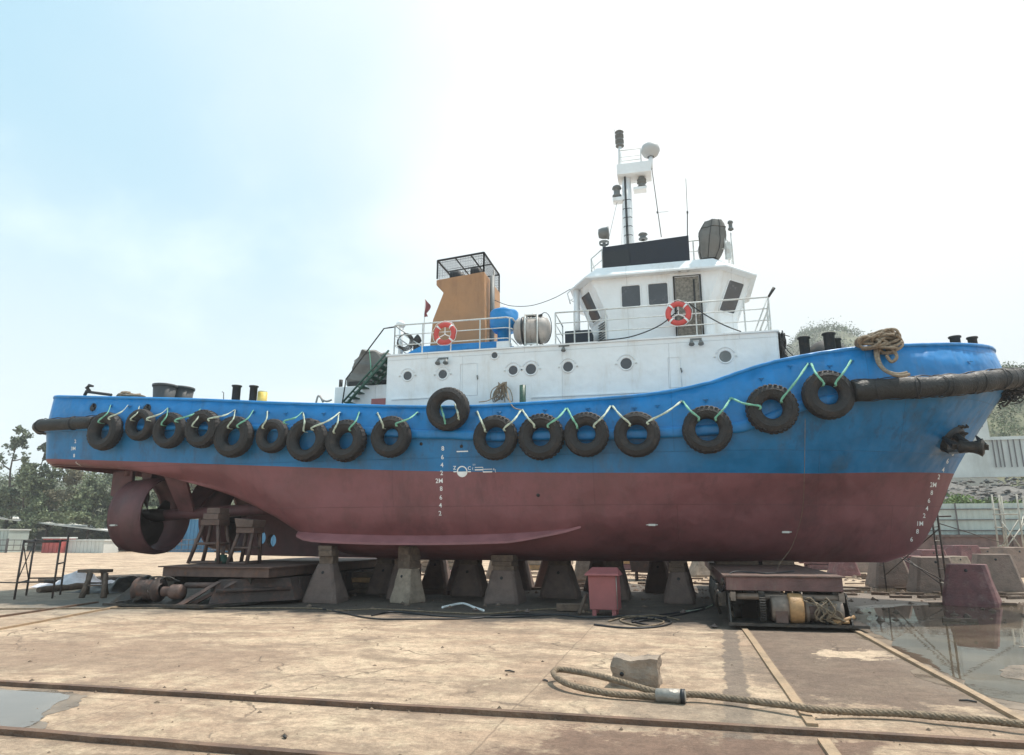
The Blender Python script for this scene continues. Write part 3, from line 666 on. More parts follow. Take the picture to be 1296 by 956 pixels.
for _ in range(60000):
    v, x, ww = r.choice(cl_); v = min(1, max(0, v+r.gauss(0,.0045)*ww)); x += r.gauss(0,.6)*ww; z = hillz(x, v); q = Vector((x, 150+v*190, z+abs(r.gauss(0,.6))*ww)); card(mb, q, r.uniform(.18,.5), r)
tag(mb.build('hill_scrub', M['leaf'], fix=False), 'low green scrub covering the hillside behind the bow', 'scrub', kind='stuff')

# nearer green hillside at the right, behind the white building
def nearz(x, v): return (4 + 23*min(1, max(0, (x-14)/22)))*(v**.8) + 1.1*math.sin(x*.4+v*6)*v + .5*math.sin(x*1.1+v*13)
rows = []
for j in range(24):
    v = j/23; rows.append([(10+i*1.6, 84+v*38, nearz(10+i*1.6, v)-(1 if j == 0 else 0)) for i in range(70)])
for q in (rows[-1],): rows.append([(x, y+6, -1) for x, y, z in q])
mb = MB(); mb.grid(rows); tag(mb.build('hillside', M['hill']), kind='structure')
r = random.Random(25); mb = MB(); cl_ = [(r.random(), r.uniform(24,100), r.uniform(.7,2.4)) for _ in range(750)]
for _ in range(60000):
    v, x, ww = r.choice(cl_); v = min(1, max(0, v+r.gauss(0,.018)*ww)); x += r.gauss(0,.5)*ww; card(mb, Vector((x, 84+v*38, nearz(x, v)+abs(r.gauss(0,.35))*ww)), r.uniform(.08,.22), r)
tag(mb.build('hillside_scrub', M['leaf'], fix=False), 'mid green grass and scrub on the hillside right of the bow', 'scrub', kind='stuff')
blob_sheet('mud_patch', [(3.9,10.4),(4.7,10.2),(5.6,10.9),(5.4,11.6),(4.4,11.4)], .009, M['damp'], 31, .14)
blob_sheet('mud_patch', [(5.2,13.2),(7.4,13.6),(7.9,14.3),(6.2,14.3)], .009, M['damp'], 32, .14)
blob_sheet('damp_patch', [(3.2,8.7),(3.25,14.9),(4.2,19.6),(5.6,20.7),(7.4,21.5),(9.9,21.8),(13.2,20.8),(15,17),(12.6,13.0),(8.3,11.0),(6.4,10.1),(5.1,9.4),(4.5,8.5),(3.9,8.0)], .003, M['damp'], 33, .12)
# the hazy air
mb = MB(); mb.box(-440, 570, -50, 440, -1.5, 105)
hz_ = mb.build('haze', [], None); hz_.data.materials.clear(); hm = bpy.data.materials.new('haze_air'); hm.use_nodes = True; ht = hm.node_tree; ht.nodes.clear()
pv = N(ht, 'ShaderNodeVolumePrincipled', i_Density=.0009, i_Anisotropy=.2); pv.inputs['Color'].default_value = (.93, .96, 1, 1)
ho_ = N(ht, 'ShaderNodeOutputMaterial'); ht.links.new(pv.outputs[0], ho_.inputs['Volume']); hz_.data.materials.append(hm); tag(hz_, 'thin bright haze over the whole yard and the hills', 'haze', kind='stuff')

M['lampw'] = mat('radome_plastic', (.45, .46, .46), .5, var=.06, bump=0)
# ------------------------------------------------------------------ the tugboat
YC = 20.6
boat = thing('tugboat', (-4, YC, 0), 'blue and white harbour tug with dark red underbody, standing high and dry on blocks', 'tugboat')
zTop = [(-19.2,6.06),(-16.3,5.84),(-13.8,5.66),(-11.2,5.44),(-9,5.28),(-6.9,5.14),(-5.1,5.07),(-3,5.10),(-1,5.15),(0,5.24),(1,5.42),(1.75,5.66),(2.4,5.84),(2.9,5.93),(3.6,6.04),(4.5,6.15),(6,6.25),(7.3,6.36),(8.5,6.50)]
zStr = [(-19.2,5.04),(-11.6,4.75),(-8.2,4.54),(-6.8,4.43),(-3.9,4.27),(-.2,4.22),(1.5,4.30),(2.3,4.50),(3.1,4.80),(4.2,4.97),(5.5,5.05),(6.5,5.15),(7.5,5.35),(8.7,5.60)]
zWL = [(-19.2,4.10),(-10.8,3.64),(-6,3.40),(.3,3.24),(3,3.22),(5,3.28),(7.3,3.36)]
zK = [(-19.2,3.92),(-17,3.78),(-15,3.50),(-13,2.95),(-11.5,2.25),(-10.5,1.65),(-9.5,1.22),(-8,1.08),(6,1.08)]
zA = lambda x: interp(zK, x) + .30*min(1, max(0, (x+14)/5))   # lower bilge
zB = lambda x: interp(zK, x) + .90*min(1, max(0, (x+14.5)/6))
zC = lambda x: interp(zK, x) + 1.55*min(1, max(0, (x+15)/6.5)) + .05
def zF(x): return (interp(zStr, x)*.52 + interp(zWL, x)*.48)
# level: (z function, half breadth, stem x, bow start, p, q)
LEV = [
 (lambda x: interp(zTop, x), 3.50, 8.50, .8, 2.5, .50),
 (lambda x: interp(zStr, x), 3.62, 8.72, .8, 2.5, .50),
 (zF,                        3.52, 7.95, .3, 2.1, .62),
 (lambda x: interp(zWL, x),  3.44, 7.25, -1, 1.9, .78),
 (zC,                        3.30, 6.92, -2, 1.8, .88),
 (zB,                        3.05, 6.55, -3, 1.7, .95),
 (zA,                        2.35, 6.10, -4, 1.7, 1.05),
 (lambda x: interp(zK, x),   1.30, 5.40, -5, 1.6, 1.1),
 (lambda x: interp(zK, x)-.02, .02, 5.30, -5, 1.6, 1.1)]
XT = -19.62
def half(k, x):
    _, B, xe, x0, p, q = LEV[k]
    b = B
    if x > x0: b = B * max(0., 1 - ((x-x0)/(xe-x0))**p)**q
    if x < -12: b *= 1 - .075*((-12-x)/7)**2
    if k >= 7 and x < -8: b += (2.6-b)*min(1, (-8-x)/6)
    if k == 6 and x < -8: b += (3.0-b)*min(1, (-8-x)/6)
    return max(.015, b)
def level_curve(k):
    zf, B, xe, x0, p, q = LEV[k]; pts = []
    bT = half(k, XT+.8); r = .62 if k < 8 else .01
    for s in (0, .35, .7): pts.append((XT + .10*s*s, (bT-r)*s))
    for a in range(0, 91, 15): pts.append((XT+.10+r-r*math.cos(R(a)), bT-r+r*math.sin(R(a))))
    xa = XT+.10+r
    for i in range(1, 30): x = xa + (0-xa)*i/30; pts.append((x, half(k, x)))
    for j in range(0, 27): f = math.sin(j/26*math.pi/2); x = xe*f; pts.append((x, half(k, x)))
    return [Vector((x, YC-b, zf(x))) for x, b in pts]
CUR = [level_curve(k) for k in range(9)]
# smooth rows from strake (1) to keel (8), paint line (3) kept exact
rows = []; rowlev = []
for k in range(1, 8):
    for j in range(4):
        t = j/4; row = []
        for i in range(len(CUR[1])):
            p0, p1, p2, p3 = CUR[max(k-1, 1)][i], CUR[k][i], CUR[k+1][i], CUR[min(k+2, 8)][i]
            row.append(.5*((2*p1)+(p2-p0)*t+(2*p0-5*p1+4*p2-p3)*t*t+(3*p1-p0-3*p2+p3)*t**3))
        rows.append(row); rowlev.append(k+t)
rows.append(CUR[8]); rowlev.append(8)
hb = MB()
def mir(row): return [Vector((p.x, 2*YC-p.y, p.z)) for p in row]
nb = rowlev.index(3)
hb.grid(rows[:nb+1], 0); hb.grid(rows[nb:], 1); hb.grid([mir(q) for q in rows[:nb+1]], 0); hb.grid([mir(q) for q in rows[nb:]], 1)
hull = hb.build('hull', [M['blue_low'], M['red']], boat)
hv = [v for q in rows for v in q]; n_ = len(rows[0]); hf = [(i*n_+k, i*n_+k+1, (i+1)*n_+k+1, (i+1)*n_+k) for i in range(len(rows)-1) for k in range(n_-1)]
b0 = len(hv); hv += CUR[0] + CUR[1]; hf += [(b0+k, b0+k+1, b0+n_+k+1, b0+n_+k) for k in range(n_-1)]
BV = BVHTree.FromPolygons(hv, hf)
def hull_at(x, z):
    loc, nn, _, _ = BV.ray_cast(Vector((x, 5, z)), Vector((0, 1, 0)))
    return (loc, (nn if nn.y < 0 else -nn)) if loc else (Vector((x, YC, z)), Vector((0, -1, 0)))
def hull_px(px, py):
    loc, nn, _, _ = BV.ray_cast(Vector((0, 0, H)), ray(px, py).normalized())
    if loc is None: return P(px, py, 17.1), Vector((0, -1, 0))
    return loc, (nn if nn.y < 0 else -nn)
# bulwark with thickness and cap rail
def off(row, d): return [Vector((p.x + (d if p.x < -18 else (-d if p.x > 6.5 else 0)), YC - max(.0, (YC-p.y)-d), p.z)) for p in row]
def dent(row, s):
    return row
bw = MB(); inner0, inner1 = off(CUR[0], .07), off(CUR[1], .07)
mid = [a.lerp(b, .5) for a, b in zip(CUR[0], CUR[1])]
for fn in (lambda q: q, mir):
    bw.grid([fn(CUR[0]), fn(mid), fn(CUR[1])]); bw.grid([fn(inner0), fn(inner1)]); bw.grid([fn(CUR[0]), fn(inner0)], smooth=False)
bulwark = bw.build('bulwark', M['blue'], boat)
cap = MB()
for fn in (lambda q: q, mir): cap.tube([p + Vector((0, .03 if fn is not mir else -.03, .015)) for p in fn(CUR[0])], .055, 8)
cap.build('cap_rail', M['blue'], bulwark)
# rubbing strake: rounded belt bar, from the stern to the fender at the bow
st = MB()
def sect(p, nx, w, h):
    return [p + nx*.0 + Vector((0,0,h)), p + nx*w*.8 + Vector((0,0,h*.8)), p + nx*w + Vector((0,0,h*.35)), p + nx*w + Vector((0,0,-h*.55)), p + nx*w*.6 + Vector((0,0,-h)), p + Vector((0,0,-h))]
rs = []
for i, p in enumerate(CUR[1]):
    if i < 4 or p.x > 6: continue
    a, b = CUR[1][max(i-1,0)], CUR[1][min(i+1,len(CUR[1])-1)]; d = (b-a); nx = Vector((d.y, -d.x, 0)).normalized()
    if nx.y > 0: nx = -nx
    hh = .085 + .05*min(1, max(0, (p.x+12)/6)) ; wob = .012*math.sin(p.x*3.1)+.010*math.sin(p.x*7.7+1)
    rs.append(sect(p + Vector((0,0,-.02+wob)) - nx*.01, nx, .10+wob*.6, hh))
st.grid([list(q) for q in zip(*rs)]); st.grid([[Vector((p.x, 2*YC-p.y, p.z)) for p in q] for q in zip(*rs)])
st.build('rubbing_strake', M['blue'], hull)
# deck
dk = MB(); dk.grid([[p + Vector((0,.03,.02)) for p in CUR[1]], [Vector((p.x, 2*YC-p.y-.03, p.z+.02)) for p in CUR[1]]], smooth=False)
dk.build('deck', M['green'], boat)
# bilge keel
bk = MB(); rr_ = []
for i in range(25):
    f = i/24; x = -11.3 + f*8.9; z = 1.97 - .22*math.sin(math.pi*min(1, f*1.05))**.6 if f < .5 else 1.97-.22*math.sin(math.pi*f*1.0)**.6
    loc, nn = hull_at(x, z); w = .30*min(1, f*7, (1-f)*5) + .01
    o1 = loc + Vector((0, -w*.75, -w*.70)); rr_.append([loc + Vector((0,.03,.035)), o1 + Vector((0,0,.03)), o1 + Vector((0,0,-.03)), loc + Vector((0,.03,-.035))])
bk.grid(rr_, smooth=False, closeu=True); bk.add(rr_[0], [(0,1,2,3)]); bk.add(rr_[-1], [(3,2,1,0)])
bk.build('bilge_keel', M['red_light'], hull)
# zinc anodes
def anode(px, py, parent, Y=None, w=.17):
    loc, nn = hull_px(px, py) if Y is None else (P(px, py, Y), Vector((0,-1,0)))
    mb = MB(); mb.obox(loc + nn*.02, (w, .05, .05)); mb.obox(loc+nn*.015, (w*1.7, .015, .02)); mb.build('anode', M['whiteb'], parent)
anode(825, 664, hull); anode(994, 673, hull)
for px, py in [(681, 627), (533, 562), (584, 565)]:
    loc, nn = hull_px(px, py); mb = MB(); mb.lathe([(0,.004),(.045,.004),(.05,-.01)], loc, rot=Vector((0,0,1)).rotation_difference(nn).to_matrix(), n=14); mb.build('drain_hole', M['hole'], hull, fix=False)
# freeing ports / hawse pipes
for px, py, r_ in [(118, 516, .13), (186, 518, .15)]:
    loc, nn = hull_px(px, py); rot = Vector((0,0,1)).rotation_difference(nn).to_matrix()
    mb = MB(); mb.lathe([(r_,.0),(r_+.03,.03),(r_+.06,0)], loc, rot=rot, n=20); f = mb.build('hawse_pipe', M['blue'], bulwark)
    mb = MB(); mb.lathe([(0,.004),(r_,.004)], loc, rot=rot, n=20); mb.obox(loc+nn*.02, (.03,.03,r_*1.9)); mb.obox(loc+nn*.03+Vector((.03,0,-.04)), (.10,.02,.09)); mb.build('opening', M['hole'], f, fix=False)
# small cleats along the bulwark
cl = [(141,512),(165,513),(213,516),(255,518),(298,519),(321,520),(339,521),(362,522),(384,522),(410,522),(431,522),(455,522),(478,523),(529,522),(604,521),(632,521),(661,519),(690,518),(718,517),(744,516),(774,514),(803,515),(832,512),(864,508),(893,505),(925,503),(963,478),(1023,459),(1050,462),(1077,456),(1226,457),(1000,462)]
for px, py in cl:
    loc, nn = hull_px(px, py+2); mb = MB(); mb.tube([loc+nn*.0+Vector((-.045,0,.03)), loc+nn*.05+Vector((-.045,0,0)), loc+nn*.05+Vector((.045,0,0)), loc+Vector((.045,0,.03))], .012, 6); mb.tube([loc, loc+nn*.04+Vector((0,0,-.05))], .012, 6); mb.build('cleat', M['blue_low'], bulwark, fix=False)
# draft marks, projected on to the plating
def stamp(mb, items):
    for (vs, fs, c, sx, sz) in items:
        out = []
        for v in vs:
            loc, nn = hull_at(c.x + v.x*sx, c.z + v.y*sz); out.append(loc + nn*.006)
        mb.add(out, fs)
def letters(name, lst, size):
    for px, py, s in lst:
        mb = MB(); vs, fs = text2d(s, size); c, _ = hull_px(px, py); stamp(mb, [(vs, fs, c, 1.0, 1.0)])
        mb.build(name, M['mark'], hull, fix=False)
letters('draft_mark', [(560.5,568,'8'),(560,579,'6'),(559.5,589,'4'),(559,599,'2'),(556,609,'2M'),(558.5,619,'8'),(558,630,'6'),(557.5,640,'4'),(557,650,'2')], .165)
letters('draft_mark', [(1206,574,'8'),(1199,584,'6'),(1193.5,595,'4'),(1188,604,'2'),(1181,614,'2M'),(1179,624,'8'),(1175.5,634,'6'),(1173,644,'4'),(1169.5,653,'2'),(1164,663,'1M'),(1161,673,'8'),(1153.5,683,'6')], .165)
letters('draft_mark', [(95.5,559,'2'),(93,568,'3M'),(94,577,'8'),(98,587,'6')], .15)
letters('load_line_letter', [(575.5,592.5,'Z'),(594,593,'C')], .13); letters('load_line_letter', [(598.3,593,'('),(600,588,'ı ı'),(625,594,'ʌ'),(627,596,'(')], .09)
def ring_part(px, py, r0, r1, a0, a1, n=36):
    c, _ = hull_px(px, py); v = []; f = []
    for k in range(n+1):
        a = a0+(a1-a0)*k/n; v += [Vector((r0*math.cos(a), r0*math.sin(a), 0)), Vector((r1*math.cos(a), r1*math.sin(a), 0))]
    for k in range(n): f.append((2*k, 2*k+1, 2*k+3, 2*k+2))
    return (v, f, c, 1, 1)
def bar_part(px0, py0, px1, py1):
    a, _ = hull_px(px0, py0); b, _ = hull_px(px1, py1); c = (a+b)/2; w, h = abs(b.x-a.x)/2, abs(a.z-b.z)/2; n = 8
    v = []; f = []
    for k in range(n+1): v += [Vector((-w+2*w*k/n, -h, 0)), Vector((-w+2*w*k/n, h, 0))]
    for k in range(n): f.append((2*k, 2*k+2, 2*k+3, 2*k+1))
    return (v, f, c, 1, 1)
mb = MB(); stamp(mb, [ring_part(585,597,.115,.145,0,2*math.pi), ring_part(585,597,.002,.116,math.pi,2*math.pi), bar_part(574,596.6,578,597.8), bar_part(592,596.6,596,597.8),
    bar_part(578,571,592.5,572), bar_part(601,591.4,611,592), bar_part(601,594.2,611,595.4), bar_part(611,591.4,611.7,597.8), bar_part(611.7,593.8,623,594.3), bar_part(611.5,596.8,623,598)])
mb.build('load_line_mark', M['mark'], hull, fix=False)

# ---- underwater gear
def nozzle(yc, near):
    mb = MB(); xa, xf, R_o, R_i = -16.62, -15.45, 1.18, 1.08; zc = 2.36
    prof = [(R_i+.02, xa), (R_o-.10, xa), (R_o-.03, xa+.5), (R_o, xf-.3), (R_o-.03, xf-.08), (R_o-.10, xf), (R_i+.03, xf-.03), (R_i-.03, xf-.2), (R_i-.03, xa+.4), (R_i+.02, xa)]
    mb.lathe([(r, z) for r, z in prof], (0, yc, zc), 'X', 48); o = mb.build('propeller_nozzle', M['redgear'], hull)
    mb = MB()
    for x0, x1 in ((-16.5, -16.1), (-15.8, -15.4)):
        mb.hexa([(x0+.1, yc-.10, zc+R_o-.12), (x1-.0, yc-.10, zc+R_o-.12), (x1, yc+.10, zc+R_o-.12), (x0+.1, yc+.10, zc+R_o-.12), (x0, yc-.16, 3.95), (x1+.05, yc-.16, 3.95), (x1+.05, yc+.16, 3.95), (x0, yc+.16, 3.95)])
    mb.build('nozzle_strut', M['redgear'], o)
    mb = MB(); mb.lathe([(.02,-16.55),(.16,-16.45),(.2,-16.2),(.2,-15.7),(.15,-15.4)], (0, yc, zc), 'X', 20)
    for k in range(4):
        a0 = k*math.pi/2 + .35; rows_ = []
        for i in range(8):
            f = i/7; rr = .15+.78*f; ch = (.16+.38*math.sin(math.pi*min(1, f*.9+.12))); pitch = R(62-38*f); row = []
            for j in range(6):
                s = (j/5-.5)*2*ch; da = s*math.cos(pitch)/rr*.9; row.append(Vector((-16.1 + s*math.sin(pitch)*.55, yc+rr*math.cos(a0+da), zc+rr*math.sin(a0+da))))
            rows_.append(row)
        mb.grid(rows_)
    mb.build('propeller', M['bronze'], o, fix=False)
    mb = MB(); mb.tube([(-15.6, yc, zc), (-12.3, yc+(YC-yc)*.12, zc+.18), (-9.8, yc+(YC-yc)*.2, zc+.05)], [.17,.18,.22], 16); mb.build('shaft_tube', M['redgear'], hull)
    # V brackets
    mb = MB()
    for dy in (-.9, .9):
        mb.hexa([(-14.95, yc-.05, zc+.05), (-14.45, yc-.05, zc+.05), (-14.45, yc+.05, zc+.05), (-14.95, yc+.05, zc+.05), (-15.0, yc+dy-.06, 3.62), (-14.2, yc+dy-.06, 3.5), (-14.2, yc+dy+.06, 3.5), (-15.0, yc+dy+.06, 3.62)])
    mb.build('shaft_bracket', M['redgear'], hull)
    mb = MB(); mb.prism([(-17.6,3.75),(-16.85,3.8),(-16.8,1.35),(-17.05,1.3),(-17.2,2.85),(-17.6,3.0)], 'Y', yc-.07, yc+.07); rd = mb.build('rudder', M['redgear'], hull, bevel=.03)
    mb = MB(); mb.tube([(-17.05, yc, 3.6), (-17.05, yc, 4.05)], .12, 12); mb.build('rudder_stock', M['redgear'], rd)
    return o
nz_ = nozzle(18.55, True); nozzle(2*YC-18.55, False)
anode(144, 665, hull, 17.42)
h1, h2 = P(333, 681, YC), P(346, 684.5, YC)
vs, fs = plate_holes([(-14.0,3.3),(-13.95,1.12),(-8.5,1.06),(-8.5,1.9),(-12.2,2.9)], [[(h.x+.17*math.cos(a), h.z+.21*math.sin(a)) for a in [k*math.pi/10 for k in range(20)]] for h in (h1, h2)], YC, .22)
mb = MB(); mb.add(vs, fs); mb.build('skeg', M['redgear'], hull)

# ---- deckhouse
HY = 18.2; HT = 6.93; HX0, HX1 = -8.17, 2.80
mb = MB(); cr = 8
def house_out(x0, x1, y0, y1, z0, z1, r=.10):
    pts = []
    for cx_, cy_, a0 in ((x0+r, y0+r, 180), (x1-r, y0+r, 270), (x1-r, y1-r, 0), (x0+r, y1-r, 90)):
        for k in range(5): a = R(a0+90*k/4); pts.append((cx_+r*math.cos(a), cy_+r*math.sin(a)))
    return pts
ho = house_out(HX0, HX1, HY, 2*YC-HY, 0, 0)
mb.prism(ho, 'Z', 4.2, HT); house = mb.build('deckhouse', M['white'], boat)
mb = MB(); mb.prism(house_out(HX0-.04, HX1+.04, HY-.04, 2*YC-HY+.04, 0, 0), 'Z', HT+.002, HT+.045); mb.build('deck_edge', M['white'], house)
mb = MB(); mb.box(P(496,505,HY).x, P(548,505,HY).x, HY-.035, HY-.002, P(500,506.5,HY).z, P(500,505,HY).z)
mb.box(P(672,502,HY).x, P(820,498,HY).x, HY-.035, HY-.002, P(750,500.5,HY).z, P(750,499,HY).z); mb.build('wall_ledge', M['white'], house)
for i, (px, py, rr) in enumerate([(516,476,.125),(560.5,474,.125),(649.5,469,.125),(672,467.5,.145),(719,464.5,.135),(792.5,460.5,.15),(918,451.5,.15),(626,450,.085)]):
    c = P(px, py, HY); mb = MB()
    mb.lathe([(rr,-.002),(rr+.012,.03),(rr+.045,.028),(rr+.055,-.0)], c + Vector((0,0,0)), rot=Matrix.Rotation(R(90),3,'X'), n=32)
    o = mb.build('porthole', M['white'], house)
    mb = MB(); mb.lathe([(0,.008),(rr+.002,.008)], c, rot=Matrix.Rotation(R(90),3,'X'), n=32); mb.build('pane', M['glass'] if i != 6 else M['lamp'], o, fix=False)
    if i < 7:
        mb = MB(); mb.tube([c+Vector((math.cos(a)*(rr+.10), -.025, math.sin(a)*(rr+.10))) for a in [R(20+14*k) for k in range(11)]], .012, 6); mb.build('eyebrow', M['white'], o)
        mb = MB()
        for s_ in (-1, 1): mb.obox(c+Vector((s_*(rr+.12), -.02, 0)), (.05,.035,.03))
        mb.build('dog', M['white2'], o)
# recessed side doors (faint panels)
for px0, px1, py0, py1 in ((583,604,461,500),(845,863,453,490)):
    a, b = P(px0, py0, HY), P(px1, py1, HY); mb = MB()
    mb.tube([Vector((a.x,HY-.004,a.z)), Vector((b.x,HY-.004,a.z)), Vector((b.x,HY-.004,b.z)), Vector((a.x,HY-.004,b.z))], .012, 4, closed=True)
    d = mb.build('side_door', M['white'], house); mb = MB(); mb.tube([(b.x,HY-.03,(a.z+b.z)/2+.1),(b.x+.02,HY-.05,(a.z+b.z)/2-.02)], .02, 6); mb.build('door_handle', M['lamp'], d)
# floodlights on the wall
def wall_lamp(px, py, Y, s=.11, two=True, parent=None):
    c = P(px, py, Y); mb = MB()
    for dx in ((-.12, .12) if two else (0,)):
        mb.lathe([(0,.12),(s*.5,.11),(s,.0),(s*1.1,-.02),(s*.95,-.03),(0,-.03)], c+Vector((dx,-.14,-.04)), rot=Matrix.Rotation(R(-25),3,'X'), n=14); mb.tube([c+Vector((dx,-.14,.07)), c+Vector((dx,0,.13))], .014, 6)
    mb.obox(c+Vector((0,-.01,.12)), (.3,.02,.05)); mb.build('wall_lamp', M['lamp'], parent)
wall_lamp(561, 459, HY, .075, True, house); wall_lamp(881, 435, HY, .07, True, house); wall_lamp(714, 443, HY, .06, False, house)
mb = MB(); c = P(661, 497, 17.35); mb.tube([(c.x, 17.4, 4.6), (c.x, 17.4, P(661,488,17.4).z)], .085, 16); mb.build('vent_post', M['green'], boat)

# ---- railings
def railing(name, base, zt, post_px=None, r=.022, n_mid=2, posts=None, parent=None, m='white2', closed=False):
    mb = MB(); B = [Vector(p) for p in base]
    for k in range(n_mid+1):
        f = (k+1)/(n_mid+1) if n_mid else 1
        mb.tube([p + Vector((0,0,zt*f)) for p in B], r*(1.15 if k == n_mid else .75), 6, closed=closed)
    for p in (posts if posts else B): mb.tube([Vector(p), Vector(p)+Vector((0,0,zt))], r, 6)
    return mb.build(name, M[m], parent or boat, fix=False)
def along(p0, p1, step):
    p0, p1 = Vector(p0), Vector(p1); n = max(1, round((p1-p0).length/step)); return [p0.lerp(p1, i/n) for i in range(n+1)]
RY = 18.28; z0 = HT+.04
xa, xb = P(499,440,RY).x, P(647,435,RY).x
zr = P(570, 407, RY).z - z0
base = [(xa, 2*YC-RY, z0), (xa, 21.5, z0), (xa, 19.6, z0), (xa, RY, z0), (xb-.15, RY, z0), (xb, RY+.15, z0), (xb, RY+1.4, z0)]
railing('railing', base, zr, posts=[Vector((xa, y, z0)) for y in (RY, 19.6, 21.5, 2*YC-RY)] + along((xa, RY, z0), (xb-.05, RY, z0), .95), parent=house)
# stair handrail and green ladder at the aft end
hs = [P(*q, 18.5) for q in ((499,414),(486,416),(438,480),(433,512))]
mb = MB(); mb.tube(smooth_path(hs[:2],2)+hs[2:], .022, 6); lad_t = [P(487,454,18.35), P(434,513,18.35)]
ld = mb.build('handrail', M['pipe_dark'], house)
mb = MB(); dv_ = lad_t[1]-lad_t[0]
for dy in (0, .62):
    for dz in (0, .0): mb.tube([lad_t[0]+Vector((.12,dy,.05)), lad_t[1]+Vector((0,dy,-.1))], .045, 6)
    mb.tube([lad_t[0]+Vector((.12,dy,.05+.20)), lad_t[1]+Vector((0,dy,-.1+.20))], .03, 6)
for k in range(9):
    q = lad_t[0].lerp(lad_t[1], (k+.5)/9); mb.box(q.x-.06, q.x+.16, q.y+.01, q.y+.61, q.z-.0, q.z+.03)
mb.build('ladder', M['green'], house)
# aft low white casing and red locker seen under the ladder
mb = MB(); a, b = P(424, 490, 18.7), P(489, 512, 18.7); mb.box(a.x, HX0-.004, 18.7, 21.8, 4.7, a.z); mb.build('winch_base', M['white'], boat, bevel=.02)
mb = MB(); a, b = P(470, 505, 18.45), P(489, 512, 18.45); mb.box(a.x, HX0-.003, 18.45, 18.695, 4.7, a.z); mb.build('red_skirting', M['cab'], boat)
for px, top, bot in ((431,481,492),): 
    c = P(px, bot, 19.0); mb = MB(); mb.tube([c, (c.x, c.y, P(px, top, 19.0).z)], .06, 10); mb.build('stub_post', M['pipe_dark'], boat)
# far side stair railing pieces & small gear on the deckhouse aft end
FY = 19.4
c = P(507, 440, FY); mb = MB(); zt_ = P(507, 412, FY).z; mb.tube([(c.x,FY,z0),(c.x,FY,zt_)], .075, 12); mb.lathe([(.0,.16),(.10,.13),(.15,.02),(.13,-.04),(0,-.05)], (c.x-.03,FY,zt_), n=16, rot=Matrix.Rotation(R(18),3,'Y')); mb.build('vent_cowl', M['white'], house)
mb = MB(); c = P(511, 440, 19.0); 
for k in range(5): mb.tube([p + Vector((.0,.03*k,0)) for p in circle((c.x, 19.0, P(511,432,19).z), .20+.02*k, 18, 'Y')], .014, 5, closed=True)
mb.build('hose_coil', M['pipe_dark'], house)
c = P(528, 441, 19.2); zt_ = P(528, 424, 19.2).z; mb = MB(); h_ = zt_-z0
mb.lathe([(.13,0),(.13,.05),(.07,.1),(.07,h_*.35),(.12,h_*.4),(.13,h_*.6),(.10,h_*.66),(.10,h_*.72),(.13,h_*.78),(.10,h_*.9),(.03,h_)], (c.x,19.2,z0), n=16); mb.build('stern_light', M['pipe_dark'], house)
mb = MB(); mb.tube([P(513,425,19.3), P(530,436,19.0), P(536,441,18.9)], .02, 6); mb.build('brace', M['white2'], house)

# ---- funnel and casing
FY0, FY1 = 19.5, 21.5
def FP(px, py): q = P(px, py, FY0); return (q.x, q.z)
cas = [FP(531,445), FP(531,441), FP(549,436.5), FP(640,430.5), FP(640,442), ]
mb = MB(); x0, zc0 = FP(545,437); x1, _ = FP(640,432); zc1 = P(590,434.5,18.6).z
mb.prism([(x0-.55,z0-.03),(x0-.55,z0+.08),(x0,zc1),(x1,zc1),(x1,z0-.03)], 'Y', 18.6, FY1+.9); cas_ = mb.build('engine_casing', M['blue'], boat, bevel=.015)
mb = MB()
for k in range(3): mb.box(x0+.3+k*1.0, x0+.9+k*1.0, 18.56, 18.597, z0+.05, z0+.14)
mb.build('casing_hatch', M['blue_low'], cas_)
fz0 = zc1+.003
prof = [(FP(545,437)[0]-.05, fz0), FP(547.5,405), FP(561,370.5), FP(552,361), FP(552,354.5), FP(613,343.5), (FP(614,432)[0], fz0)]
mb = MB(); mb.prism(prof, 'Y', FY0, FY1); fun = mb.build('funnel', M['orange'], boat, bevel=.03)
mb = MB(); zc_ = FP(613,343)[1]; xr = FP(613,343)[0]
mb.prism([FP(548.5,400), FP(551,393), (FP(551,393)[0]+.02, FP(551,393)[1]), FP(549.5,400)], 'Y', FY0-.01, FY0-.003)
xF = FP(614,432)[0]
mb = MB(); mb.tube([(xF+.10, FY0+.42, fz0), (xF+.10, FY0+.42, zc_-.02)], .075, 12); mb.tube([(xF+.10, FY0+.62, fz0+.5), (xF+.10, FY0+.62, zc_+.25)], .03, 8); mb.build('exhaust_duct', M['lamp'], fun)
# cage on top
xL, zL = FP(553,353); xR, zR = FP(612,343); tL, tR = FP(553,330)[1], FP(612,319.5)[1]
mb = MB(); C_ = {}
for nm, x, zb_, zt_ in (('l', xL, zL, tL), ('r', xR, zR-.02, tR)):
    for s_, y in (('n', FY0+.02), ('f', FY1-.02)): C_[nm+s_] = (Vector((x,y,zb_)), Vector((x,y,zt_)))
C_['rx'] = (Vector((xR, FY0+.02, zR)), Vector((xR, FY0+.02, tR)))
for a, b in C_.values(): mb.tube([a, b], .03, 4)
for i in (1,):
    for a, b in (('ln','rn'),('lf','rf'),('ln','lf'),('rn','rf')): mb.tube([C_[a][i], C_[b][i]], .032, 4)
for f in (.38, .72): mb.tube([C_['ln'][1].lerp(C_['rn'][1], f), C_['lf'][1].lerp(C_['rf'][1], f)], .025, 4)
mb.tube([C_['ln'][1].lerp(C_['lf'][1], .5), C_['rn'][1].lerp(C_['rf'][1], .5)], .022, 4)
cage = mb.build('funnel_cage', M['black'], fun, fix=False)
mb = MB()
